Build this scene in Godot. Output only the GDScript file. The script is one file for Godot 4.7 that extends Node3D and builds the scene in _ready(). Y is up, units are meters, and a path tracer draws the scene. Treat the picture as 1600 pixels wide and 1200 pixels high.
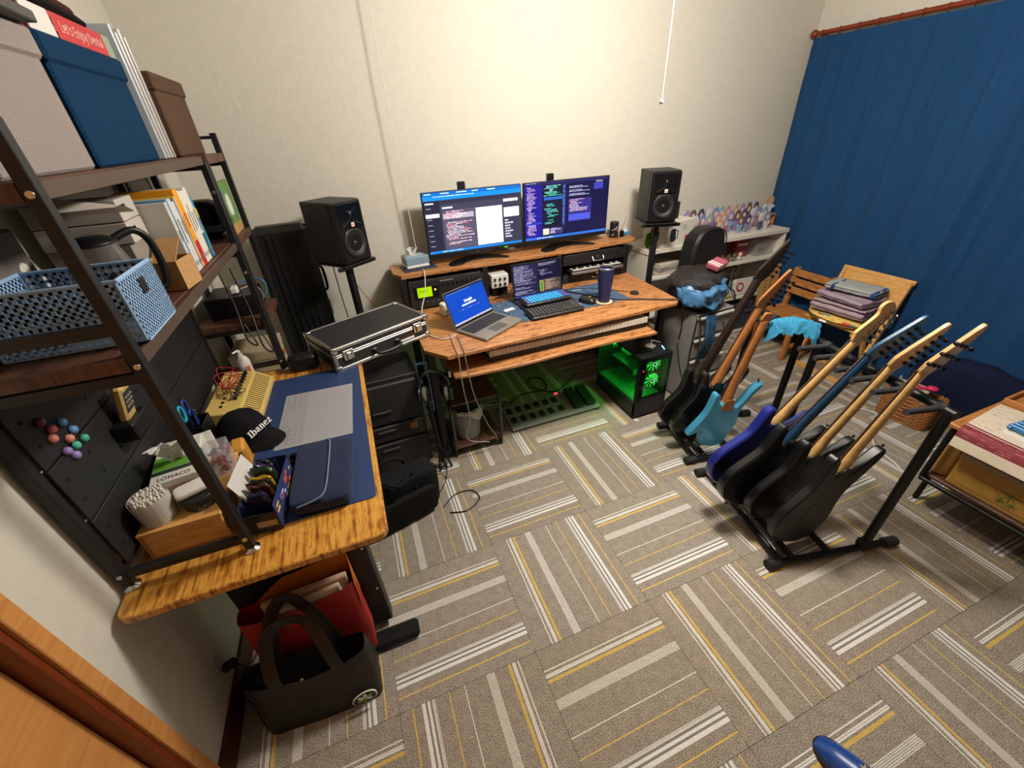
extends Node3D

var MC := {}
var used := {}
var NT := {}

# ------------------------------------------------------------------ mesh builder
class MB:
	var v := PackedVector3Array()
	var n := PackedVector3Array()
	var uv := PackedVector2Array()
	func tri(a: Vector3, b: Vector3, c: Vector3, na: Vector3, nb: Vector3, nc: Vector3, ua := Vector2.ZERO, ub := Vector2.ZERO, uc := Vector2.ZERO) -> void:
		if (c - a).cross(b - a).dot(na + nb + nc) < 0.0:
			v.append(a); v.append(c); v.append(b)
			n.append(na); n.append(nc); n.append(nb)
			uv.append(ua); uv.append(uc); uv.append(ub)
		else:
			v.append(a); v.append(b); v.append(c)
			n.append(na); n.append(nb); n.append(nc)
			uv.append(ua); uv.append(ub); uv.append(uc)
	func flat(a: Vector3, b: Vector3, c: Vector3, out: Vector3, ua := Vector2.ZERO, ub := Vector2.ZERO, uc := Vector2.ZERO) -> void:
		var k := (b - a).cross(c - a)
		if k.length_squared() < 1e-18: return
		k = k.normalized()
		if k.dot(out) < 0.0: k = -k
		tri(a, b, c, k, k, k, ua, ub, uc)
	func quad(a: Vector3, b: Vector3, c: Vector3, d: Vector3, out: Vector3, u := [Vector2(0, 0), Vector2(1, 0), Vector2(1, 1), Vector2(0, 1)]) -> void:
		flat(a, b, c, out, u[0], u[1], u[2])
		flat(a, c, d, out, u[0], u[2], u[3])
	func box(s: Vector3, xf := Transform3D.IDENTITY, bev := 0.0) -> void:
		var h := s * 0.5
		var b: float = minf(bev, minf(h.x, minf(h.y, h.z)) * 0.95)
		for ax in 3:
			var i := (ax + 1) % 3
			var j := (ax + 2) % 3
			for sg in [-1.0, 1.0]:
				var q := []
				var us := []
				for k in [[-1, -1], [1, -1], [1, 1], [-1, 1]]:
					var p := Vector3.ZERO
					p[ax] = sg * h[ax]
					p[i] = k[0] * (h[i] - b)
					p[j] = k[1] * (h[j] - b)
					q.append(xf * p)
					us.append(Vector2(p.z, -p.y) if ax == 0 else (Vector2(p.x, p.z) if ax == 1 else Vector2(p.x, -p.y)))
				var o := Vector3.ZERO
				o[ax] = sg
				quad(q[0], q[1], q[2], q[3], xf.basis * o, us)
		if b <= 0.0: return
		for ax in 3:
			var i := (ax + 1) % 3
			var j := (ax + 2) % 3
			for si in [-1.0, 1.0]:
				for sj in [-1.0, 1.0]:
					var q := []
					for k in [[0, -1], [0, 1], [1, 1], [1, -1]]:
						var p := Vector3.ZERO
						p[ax] = k[1] * (h[ax] - b)
						p[i] = si * (h[i] - (0.0 if k[0] == 0 else b))
						p[j] = sj * (h[j] - (b if k[0] == 0 else 0.0))
						q.append(xf * p)
					var o := Vector3.ZERO
					o[i] = si
					o[j] = sj
					var w: float = 2.0 * (h[ax] - b)
					quad(q[0], q[1], q[2], q[3], xf.basis * o, [Vector2(0, 0), Vector2(w, 0), Vector2(w, b), Vector2(0, b)])
		for sx in [-1.0, 1.0]:
			for sy in [-1.0, 1.0]:
				for sz in [-1.0, 1.0]:
					flat(xf * Vector3(sx * h.x, sy * (h.y - b), sz * (h.z - b)), xf * Vector3(sx * (h.x - b), sy * h.y, sz * (h.z - b)), xf * Vector3(sx * (h.x - b), sy * (h.y - b), sz * h.z), xf.basis * Vector3(sx, sy, sz))
	# rows of points -> smooth surface
	func grid(rows: Array, wrap := false, flip := 0, uvs := Vector2(1, 1), wrap_v := false) -> void:
		var R := rows.size()
		var K: int = rows[0].size()
		var nn := []
		var sum := 0.0
		for r in R:
			var line := PackedVector3Array()
			var ctr := Vector3.ZERO
			for k in K: ctr += rows[r][k]
			ctr /= K
			for k in K:
				var kp: int = (k + 1) % K if wrap else mini(k + 1, K - 1)
				var km: int = (k + K - 1) % K if wrap else maxi(k - 1, 0)
				var rp: int = (r + 1) % R if wrap_v else mini(r + 1, R - 1)
				var rm: int = (r + R - 1) % R if wrap_v else maxi(r - 1, 0)
				var du: Vector3 = rows[r][kp] - rows[r][km]
				var dv: Vector3 = rows[rp][k] - rows[rm][k]
				if du.length_squared() < 1e-14: du = rows[rp if r < R / 2 else rm][kp] - rows[rp if r < R / 2 else rm][km]
				var c := du.cross(dv)
				c = c.normalized() if c.length_squared() > 1e-20 else Vector3.UP
				line.append(c)
				sum += c.dot(rows[r][k] - ctr)
			nn.append(line)
		var sg := 1.0
		if flip != 0: sg = float(flip)
		elif wrap and sum < 0.0: sg = -1.0
		for r in (R if wrap_v else R - 1):
			var r2 := (r + 1) % R
			for k in (K if wrap else K - 1):
				var k2 := (k + 1) % K
				var u0 := Vector2(float(k) / K if wrap else float(k) / (K - 1), float(r) / (R - 1)) * uvs
				var u1 := Vector2(float(k + 1) / K if wrap else float(k + 1) / (K - 1), float(r + 1) / (R - 1)) * uvs
				var a: Vector3 = rows[r][k]
				var b: Vector3 = rows[r][k2]
				var c: Vector3 = rows[r2][k2]
				var d: Vector3 = rows[r2][k]
				if not (a.is_equal_approx(b)):
					tri(a, b, c, nn[r][k] * sg, nn[r][k2] * sg, nn[r2][k2] * sg, u0, Vector2(u1.x, u0.y), u1)
				if not (c.is_equal_approx(d)):
					tri(a, c, d, nn[r][k] * sg, nn[r2][k2] * sg, nn[r2][k] * sg, u0, u1, Vector2(u0.x, u1.y))
	func fan(ring: PackedVector3Array, out: Vector3) -> void:
		var c := Vector3.ZERO
		for p in ring: c += p
		c /= ring.size()
		for i in ring.size():
			flat(c, ring[i], ring[(i + 1) % ring.size()], out)
	func lathe(prof: Array, seg := 24, xf := Transform3D.IDENTITY, uvs := Vector2(1, 1)) -> void:
		var rows := []
		for p in prof:
			var row := PackedVector3Array()
			for k in seg:
				var a := TAU * k / seg
				row.append(xf * Vector3(p.x * cos(a), p.y, p.x * sin(a)))
			rows.append(row)
		grid(rows, true, 0, uvs)
	func tube(path: Array, r, sides := 8, closed := false, squash := 1.0) -> void:
		var N := path.size()
		if N < 2: return
		var rows := []
		var t0: Vector3 = (path[1] - path[0]).normalized()
		var up := Vector3.UP if absf(t0.y) < 0.9 else Vector3.RIGHT
		var x := up.cross(t0).normalized()
		for i in N:
			var t: Vector3
			if closed: t = (path[(i + 1) % N] - path[(i + N - 1) % N]).normalized()
			else: t = (path[mini(i + 1, N - 1)] - path[maxi(i - 1, 0)]).normalized()
			x = (x - t * x.dot(t))
			x = x.normalized() if x.length_squared() > 1e-9 else t.cross(Vector3(0.3, 0.7, 0.2)).normalized()
			var y := t.cross(x)
			var rr: float = r[i] if r is Array else r
			var row := PackedVector3Array()
			for k in sides:
				var a := TAU * k / sides
				row.append(path[i] + x * cos(a) * rr + y * sin(a) * rr * squash)
			rows.append(row)
		grid(rows, true, 0, Vector2(1, 1), closed)
		if not closed:
			fan(rows[0], path[0] - path[1])
			fan(rows[N - 1], path[N - 1] - path[N - 2])
	# polygon in local xy, extruded along z
	func prism(poly: PackedVector2Array, depth: float, xf := Transform3D.IDENTITY, bev := 0.0, smooth := false) -> void:
		var N := poly.size()
		var ccw := not Geometry2D.is_polygon_clockwise(poly)
		var sg := 1.0 if ccw else -1.0
		var inner := PackedVector2Array()
		var nr := PackedVector2Array()
		for i in N:
			var e0 := (poly[i] - poly[(i + N - 1) % N]).normalized()
			var e1 := (poly[(i + 1) % N] - poly[i]).normalized()
			var n0 := Vector2(e0.y, -e0.x) * sg
			var n1 := Vector2(e1.y, -e1.x) * sg
			var b := (n0 + n1)
			b = b.normalized() if b.length() > 0.05 else n0
			nr.append(b)
			inner.append(poly[i] - b * bev / maxf(0.35, b.dot(n0)))
		var h := depth * 0.5
		var idx := Geometry2D.triangulate_polygon(poly)
		for s in [-1.0, 1.0]:
			var z: float = s * h
			for k in range(0, idx.size(), 3):
				var a := inner[idx[k]]
				var b := inner[idx[k + 1]]
				var c := inner[idx[k + 2]]
				flat(xf * Vector3(a.x, a.y, z), xf * Vector3(b.x, b.y, z), xf * Vector3(c.x, c.y, z), xf.basis * Vector3(0, 0, s), Vector2(a.x, -a.y), Vector2(b.x, -b.y), Vector2(c.x, -c.y))
		var ring := [[inner, -h], [poly, -h + bev], [poly, h - bev], [inner, h]] if bev > 0.0 else [[poly, -h], [poly, h]]
		var along := 0.0
		for i in N:
			var j := (i + 1) % N
			var e := (poly[j] - poly[i])
			var L := e.length()
			var en := Vector2(e.y, -e.x).normalized() * sg
			for q in ring.size() - 1:
				var A: PackedVector2Array = ring[q][0]
				var B: PackedVector2Array = ring[q + 1][0]
				var za: float = ring[q][1]
				var zb: float = ring[q + 1][1]
				var p0 := xf * Vector3(A[i].x, A[i].y, za)
				var p1 := xf * Vector3(A[j].x, A[j].y, za)
				var p2 := xf * Vector3(B[j].x, B[j].y, zb)
				var p3 := xf * Vector3(B[i].x, B[i].y, zb)
				var us := [Vector2(along, za), Vector2(along + L, za), Vector2(along + L, zb), Vector2(along, zb)]
				var tilt := 0.0
				if bev > 0.0 and q == 0: tilt = -1.0
				if bev > 0.0 and q == 2: tilt = 1.0
				if smooth:
					var ni := xf.basis * Vector3(nr[i].x, nr[i].y, tilt)
					var nj := xf.basis * Vector3(nr[j].x, nr[j].y, tilt)
					ni = ni.normalized(); nj = nj.normalized()
					tri(p0, p1, p2, ni, nj, nj, us[0], us[1], us[2])
					tri(p0, p2, p3, ni, nj, ni, us[0], us[2], us[3])
				else:
					quad(p0, p1, p2, p3, xf.basis * Vector3(en.x, en.y, tilt), us)
			along += L
	# rounded box / cushion: superellipsoid, e small = boxy
	func blob(s: Vector3, e1 := 0.5, e2 := 0.5, xf := Transform3D.IDENTITY, seg := 24, ring := 14, noise: FastNoiseLite = null, amp := 0.0) -> void:
		var rows := []
		for r in ring + 1:
			var ph := -PI / 2 + PI * r / ring
			var row := PackedVector3Array()
			var cp := pow(absf(cos(ph)), e1)
			var sp := signf(sin(ph)) * pow(absf(sin(ph)), e1)
			for k in seg:
				var th := TAU * k / seg
				var p := Vector3(cp * signf(cos(th)) * pow(absf(cos(th)), e2), sp, cp * signf(sin(th)) * pow(absf(sin(th)), e2)) * s * 0.5
				if noise: p *= 1.0 + amp * noise.get_noise_3d(p.x * 100.0, p.y * 100.0, p.z * 100.0)
				row.append(xf * p)
			rows.append(row)
		grid(rows, true)
	func plane(a: Vector3, b: Vector3, c: Vector3, d: Vector3, out: Vector3) -> void:
		quad(a, b, c, d, out)
	func mesh() -> ArrayMesh:
		var am := ArrayMesh.new()
		var arr := []
		arr.resize(Mesh.ARRAY_MAX)
		arr[Mesh.ARRAY_VERTEX] = v
		arr[Mesh.ARRAY_NORMAL] = n
		arr[Mesh.ARRAY_TEX_UV] = uv
		am.add_surface_from_arrays(Mesh.PRIMITIVE_TRIANGLES, arr)
		return am

# ------------------------------------------------------------------ scene helpers
func num(n: String) -> String:
	if not used.has(n):
		used[n] = 0
		return n
	used[n] += 1
	return "%s_%03d" % [n, used[n]]

func thing(called: String, label: String, cat: String, at := Vector3.ZERO, turn := 0.0, group := "") -> Node3D:
	var o := Node3D.new()
	o.name = num(called)
	add_child(o)
	o.position = at
	o.rotation_degrees.y = turn
	tag(o, label, cat, group)
	return o

func tag(o: Node3D, label: String, cat: String, group := "") -> void:
	o.set_meta("label", label)
	o.set_meta("category", cat)
	if group != "": o.set_meta("group", group)

func obj(called: String, mb, mat: Material, parent: Node = null) -> MeshInstance3D:
	var o := MeshInstance3D.new()
	o.mesh = mb.mesh() if mb is MB else mb
	o.material_override = mat
	if parent == null:
		o.name = num(called)
		add_child(o)
	else:
		o.name = called
		parent.add_child(o, true)
	return o

func solo(called: String, label: String, cat: String, mb, mat: Material, at := Vector3.ZERO, turn := 0.0, group := "") -> MeshInstance3D:
	var o := obj(called, mb, mat)
	o.position = at
	o.rotation_degrees.y = turn
	tag(o, label, cat, group)
	return o

func struct(called: String, mb, mat: Material, parent: Node = null) -> MeshInstance3D:
	var o := obj(called, mb, mat, parent)
	if parent == null: o.set_meta("kind", "structure")
	return o

func copy(o: Node3D, label: String, at: Vector3, turn := 0.0) -> Node3D:
	var base := String(o.name)
	var c: Node3D = o.duplicate()
	c.name = num(base)
	add_child(c)
	c.position = at
	c.rotation_degrees.y = turn
	c.set_meta("label", label)
	return c

func T(p: Vector3, yaw := 0.0, pitch := 0.0, roll := 0.0) -> Transform3D:
	return Transform3D(Basis.from_euler(Vector3(deg_to_rad(pitch), deg_to_rad(yaw), deg_to_rad(roll))), p)

func pbox(par: Node, called: String, s: Vector3, p: Vector3, mat: Material, bev := 0.002, yaw := 0.0, pitch := 0.0, roll := 0.0) -> MeshInstance3D:
	var b := MB.new()
	b.box(s, T(p, yaw, pitch, roll), bev)
	return obj(called, b, mat, par)

func ptube(par: Node, called: String, path: Array, r, mat: Material, sides := 8, closed := false) -> MeshInstance3D:
	var b := MB.new()
	b.tube(path, r, sides, closed)
	return obj(called, b, mat, par)

func plathe(par: Node, called: String, prof: Array, mat: Material, p := Vector3.ZERO, seg := 24, yaw := 0.0, pitch := 0.0, roll := 0.0) -> MeshInstance3D:
	var b := MB.new()
	b.lathe(prof, seg, T(p, yaw, pitch, roll))
	return obj(called, b, mat, par)

func cyl(r: float, h: float, bev := 0.001) -> Array:
	return [Vector2(0.0001, 0), Vector2(r - bev, 0), Vector2(r - bev, 0), Vector2(r, bev), Vector2(r, h - bev), Vector2(r - bev, h), Vector2(r - bev, h), Vector2(0.0001, h)]

func smooth(pts: Array, sub := 6, closed := false) -> Array:
	var out := []
	var N := pts.size()
	for i in (N if closed else N - 1):
		var p0: Vector3 = pts[(i + N - 1) % N] if closed else pts[maxi(i - 1, 0)]
		var p1: Vector3 = pts[i]
		var p2: Vector3 = pts[(i + 1) % N]
		var p3: Vector3 = pts[(i + 2) % N] if closed else pts[mini(i + 2, N - 1)]
		for k in sub:
			var t := float(k) / sub
			out.append(0.5 * ((2.0 * p1) + (p2 - p0) * t + (2.0 * p0 - 5.0 * p1 + 4.0 * p2 - p3) * t * t + (3.0 * p1 - p0 - 3.0 * p2 + p3) * t * t * t))
	if not closed: out.append(pts[N - 1])
	return out

func smooth2(pts: Array, sub := 5) -> PackedVector2Array:
	var a := []
	for p in pts: a.append(Vector3(p.x, p.y, 0))
	var r := PackedVector2Array()
	for p in smooth(a, sub, true): r.append(Vector2(p.x, p.y))
	return r

func rrect(w: float, h: float, r: float, k := 4) -> PackedVector2Array:
	var o := PackedVector2Array()
	for c in [[1, 1, 0], [-1, 1, 1], [-1, -1, 2], [1, -1, 3]]:
		for i in k + 1:
			var a: float = PI / 2 * (c[2] + float(i) / k)
			o.append(Vector2(c[0] * (w / 2 - r) + r * cos(a), c[1] * (h / 2 - r) + r * sin(a)))
	return o

# flat picture (print, screen): quad with uv 0..1, u along x, v down y, facing +z of xf
func ppic(par: Node, called: String, w: float, h: float, xf: Transform3D, mat: Material) -> MeshInstance3D:
	var b := MB.new()
	b.quad(xf * Vector3(-w / 2, h / 2, 0), xf * Vector3(w / 2, h / 2, 0), xf * Vector3(w / 2, -h / 2, 0), xf * Vector3(-w / 2, -h / 2, 0), xf.basis.z)
	return obj(called, b, mat, par)

func ptext(par: Node, called: String, s: String, size: float, xf: Transform3D, mat: Material, font := "Droid Sans", bold := false) -> MeshInstance3D:
	var tm := TextMesh.new()
	var f := SystemFont.new()
	f.font_names = PackedStringArray([font])
	if bold: f.font_weight = 700
	tm.font = f
	tm.font_size = 48
	tm.pixel_size = size / 48.0
	tm.depth = 0.0008
	tm.text = s
	var o := MeshInstance3D.new()
	o.mesh = tm
	o.material_override = mat
	o.name = called
	par.add_child(o, true)
	o.transform = xf
	return o

# ------------------------------------------------------------------ materials
func ntex(key: String, freq: float, oct := 3, normal := false, strength := 4.0, size := 256) -> NoiseTexture2D:
	if NT.has(key): return NT[key]
	var f := FastNoiseLite.new()
	f.seed = 7 + NT.size()
	f.noise_type = FastNoiseLite.TYPE_SIMPLEX_SMOOTH
	f.frequency = freq
	f.fractal_octaves = oct
	var t := NoiseTexture2D.new()
	t.width = size
	t.height = size
	t.seamless = true
	t.noise = f
	t.as_normal_map = normal
	t.bump_strength = strength
	NT[key] = t
	return t

func m(col: String, rough := 0.6, o := {}) -> StandardMaterial3D:
	var key := "%s|%.3f|%s" % [col, rough, str(o)]
	if MC.has(key): return MC[key]
	var t := StandardMaterial3D.new()
	t.albedo_color = Color(col)
	t.roughness = rough
	t.metallic = o.get("metal", 0.0)
	if o.has("spec"): t.metallic_specular = o.spec
	if o.has("tex"):
		t.albedo_texture = o.tex
	if o.has("uvs"): t.uv1_scale = o.uvs
	if o.has("tri"):
		t.uv1_triplanar = true
		t.uv1_scale = Vector3.ONE * float(o.tri)
	if o.has("bump"):
		t.normal_enabled = true
		t.normal_texture = o.bump
		t.normal_scale = o.get("bs", 1.0)
	if o.has("em"):
		t.emission_enabled = true
		if o.has("emtex"):
			t.emission_texture = o.emtex
			t.emission_operator = BaseMaterial3D.EMISSION_OP_MULTIPLY
		t.emission = Color(o.em)
		t.emission_energy_multiplier = o.get("ee", 1.0)
	if o.has("alpha"):
		t.transparency = BaseMaterial3D.TRANSPARENCY_ALPHA
		t.albedo_color.a = o.alpha
	if o.has("clear"):
		t.clearcoat_enabled = true
		t.clearcoat = o.clear
		t.clearcoat_roughness = 0.12
	if o.has("rim"):
		t.rim_enabled = true
		t.rim = o.rim
		t.rim_tint = 0.5
	if o.has("back"):
		t.backlight_enabled = true
		t.backlight = Color(o.back)
	if o.has("cut"):
		t.transparency = BaseMaterial3D.TRANSPARENCY_ALPHA_SCISSOR
		t.alpha_scissor_threshold = 0.5
	MC[key] = t
	return t

func fab(col: String, rough := 0.9, sc := 14.0, bs := 0.6) -> StandardMaterial3D:
	return m(col, rough, {"tri": sc, "bump": ntex("fabn", 0.09, 3, true, 6.0), "bs": bs, "tex": ntexc("fabc", 0.16, 0.74), "spec": 0.25})

# pale mottled noise used to multiply a colour (grain of cloth, paint, plaster)
func ntexc(key: String, freq: float, lo: float, oct := 4) -> NoiseTexture2D:
	if NT.has(key): return NT[key]
	var t := NoiseTexture2D.new()
	var f := FastNoiseLite.new()
	f.seed = 31 + NT.size()
	f.frequency = freq
	f.fractal_octaves = oct
	t.noise = f
	t.width = 256
	t.height = 256
	t.seamless = true
	var g := Gradient.new()
	g.set_color(0, Color(lo, lo, lo))
	g.set_color(1, Color(1, 1, 1))
	t.color_ramp = g
	NT[key] = t
	return t

func plastic(col: String, rough := 0.42) -> StandardMaterial3D:
	return m(col, rough, {"tri": 9.0, "bump": ntex("plan", 0.2, 2, true, 2.0), "bs": 0.12})

func wood_tex(w: int, h: int, cols: Array, fx: float, fy: float, sd: int, mott := 0.3, streak := 0.5) -> ImageTexture:
	var f := FastNoiseLite.new()
	f.seed = sd
	f.frequency = 0.01
	f.fractal_octaves = 4
	var g := FastNoiseLite.new()
	g.seed = sd + 5
	g.frequency = 0.012
	g.fractal_octaves = 4
	var gr := Gradient.new()
	var offs := PackedFloat32Array()
	var cs := PackedColorArray()
	for i in cols.size():
		offs.append(float(i) / (cols.size() - 1))
		cs.append(Color(cols[i]))
	gr.offsets = offs
	gr.colors = cs
	var by := PackedByteArray()
	by.resize(w * h * 3)
	for y in h:
		for x in w:
			# blend over the wrap so the grain tiles
			var tx := float(x) / w
			var a := f.get_noise_2d(x * fx, y * fy) * (1.0 - tx) + f.get_noise_2d((x - w) * fx, y * fy) * tx
			var b := g.get_noise_2d(x * 1.3, y * 2.2) * (1.0 - tx) + g.get_noise_2d((x - w) * 1.3, y * 2.2) * tx
			var c := gr.sample(clampf(0.5 + a * streak * 1.6 + b * mott * 1.6, 0.0, 1.0))
			var i := (y * w + x) * 3
			by[i] = int(c.r * 255.0)
			by[i + 1] = int(c.g * 255.0)
			by[i + 2] = int(c.b * 255.0)
	return ImageTexture.create_from_image(with_mips(Image.create_from_data(w, h, false, Image.FORMAT_RGB8, by)))

func with_mips(im: Image) -> Image:
	im.generate_mipmaps()
	return im

func _ready() -> void:
	# ---- camera
	var yaw := deg_to_rad(19.7413)
	var pit := deg_to_rad(32.2794)
	var rol := deg_to_rad(3.0484)
	var fw := Vector3(sin(yaw) * cos(pit), -sin(pit), -cos(yaw) * cos(pit))
	var rt := Vector3(cos(yaw), 0, sin(yaw))
	var dn := fw.cross(rt)
	var r2 := rt * cos(rol) + dn * sin(rol)
	var d2 := dn * cos(rol) - rt * sin(rol)
	var cam := Camera3D.new()
	cam.name = "camera"
	add_child(cam)
	cam.transform = Transform3D(Basis(r2, -d2, -fw), Vector3(-0.782923, 1.653355, 1.186762))
	cam.fov = 86.876
	cam.near = 0.02
	cam.current = true
	# ---- environment: a closed room at night, black outside
	var we := WorldEnvironment.new()
	we.name = "world_environment"
	var env := Environment.new()
	env.background_mode = Environment.BG_COLOR
	env.background_color = Color.BLACK
	env.ambient_light_source = Environment.AMBIENT_SOURCE_DISABLED
	env.tonemap_mode = Environment.TONE_MAPPER_LINEAR
	env.tonemap_exposure = 1.0
	env.sdfgi_enabled = true
	env.ssao_enabled = true
	env.ssil_enabled = true
	we.environment = env
	add_child(we)
	# ---- the room's lamp: a round ceiling light with a pull cord
	build_lamp(Vector3(0.46, 2.42, -0.04))
	# ---- structure, then things from large to small
	build_room()
	build_pull_cord()
	build_curtain()
	build_left_desk()
	build_shelf_unit()
	build_studio_desk()
	build_monitors()
	build_bookcase()
	build_guitars()
	build_chairs()
	build_right_table()
	build_under_desks()
	build_desk_things()
	build_left_things()
	build_shelf_things()
	build_bookcase_things()
	build_cables()

func build_lamp(p: Vector3) -> void:
	var t := thing("ceiling_lamp", "round white flush ceiling lamp lighting the whole room", "lamp", p)
	plathe(t, "base", cyl(0.2, 0.03), plastic("e8e6e0"), Vector3(0, -0.03, 0), 32)
	var pr := [Vector2(0.0001, -0.095), Vector2(0.1, -0.093), Vector2(0.2, -0.08), Vector2(0.255, -0.06), Vector2(0.27, -0.04), Vector2(0.26, -0.031), Vector2(0.2, -0.0305)]
	plathe(t, "shade", pr, m("fff6e4", 0.5, {"em": "fff7ec", "ee": 2.2}), Vector3.ZERO, 40)
	var l := OmniLight3D.new()
	l.name = "lamp_light"
	t.add_child(l)
	l.position = Vector3(0, -0.13, 0)
	l.light_color = Color("fff8ee")
	l.light_energy = 5.1
	l.light_size = 0.16
	l.omni_range = 12.0
	l.omni_attenuation = 2.0
	l.shadow_enabled = true

func build_pull_cord() -> void:
	var t := thing("pull_cord", "thin white ceiling pull cord ending in a small ball", "pull cord", Vector3(0.352, 2.42, -0.25))
	plathe(t, "ceiling_rose", cyl(0.03, 0.02), plastic("e8e6e0"), Vector3(0, -0.0205, 0), 20)
	ptube(t, "cord", [Vector3(0, -0.02, 0), Vector3(0, -0.4, 0), Vector3(0, -0.706, 0)], 0.0016, m("f4efe2", 0.6), 6)
	plathe(t, "cord_ball", [Vector2(0.0001, -0.008), Vector2(0.005, -0.0065), Vector2(0.008, 0), Vector2(0.005, 0.0065), Vector2(0.0001, 0.008)], m("f6f2e8", 0.4), Vector3(0, -0.713, 0), 14)

# ------------------------------------------------------------------ room shell
var LX := -1.51
var RX := 2.6
var BZ := -1.5
var FZ := 2.3
var CH := 2.42

func carpet_tex() -> ImageTexture:
	var S := 1024
	var by := PackedByteArray()
	by.resize(S * S * 3)
	var rng := RandomNumberGenerator.new()
	rng.seed = 42
	var fn := FastNoiseLite.new()
	fn.seed = 3
	fn.frequency = 0.11
	fn.fractal_octaves = 2
	var fc := FastNoiseLite.new()
	fc.seed = 9
	fc.frequency = 0.012
	# stripes across the tile: start, end, kind (0 white, 1 yellow, 2 fine lines, 3 dark gap)
	var st := [[0.139, 0.147, 0], [0.167, 0.189, 4], [0.204, 0.222, 5], [0.33, 0.39, 2], [0.547, 0.553, 0], [0.659, 0.666, 1], [0.762, 0.785, 6], [0.785, 0.797, 3], [0.797, 0.815, 0], [0.815, 0.829, 3], [0.829, 0.853, 0], [0.909, 0.917, 1]]
	for y in S:
		var v := float(y) / S
		var kind := -1
		var w := 0.0
		for q in st:
			if v >= q[0] and v < q[1]:
				kind = q[2]
				w = (v - q[0]) / (q[1] - q[0])
		for x in S:
			var k := fn.get_noise_2d(x, y) * 0.5 + rng.randf() * 0.34 - 0.17 + fc.get_noise_2d(x, y) * 0.08
			var c := Color(0.575, 0.54, 0.495)
			var a := 0.27
			match kind:
				0: c = Color(0.89, 0.885, 0.87); a = 0.09
				1: c = Color(0.86, 0.73, 0.36); a = 0.10
				2:
					if fmod(w * 6.0, 1.0) < 0.62: c = Color(0.85, 0.84, 0.82); a = 0.09
				3: c = Color(0.50, 0.495, 0.485); a = 0.08
				4:
					if w < 0.42 or w > 0.55: c = Color(0.89, 0.885, 0.87); a = 0.09
				5:
					if w < 0.45 or w > 0.55: c = Color(0.86, 0.72, 0.35); a = 0.10
				6:
					if fmod(w * 3.0, 1.0) < 0.66: c = Color(0.87, 0.865, 0.85); a = 0.09
			var i := (y * S + x) * 3
			var g := 1.0 + k * a * 4.0
			by[i] = int(clampf(c.r * g, 0, 1) * 255.0)
			by[i + 1] = int(clampf(c.g * g, 0, 1) * 255.0)
			by[i + 2] = int(clampf(c.b * g, 0, 1) * 255.0)
	return ImageTexture.create_from_image(with_mips(Image.create_from_data(S, S, false, Image.FORMAT_RGB8, by)))

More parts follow.
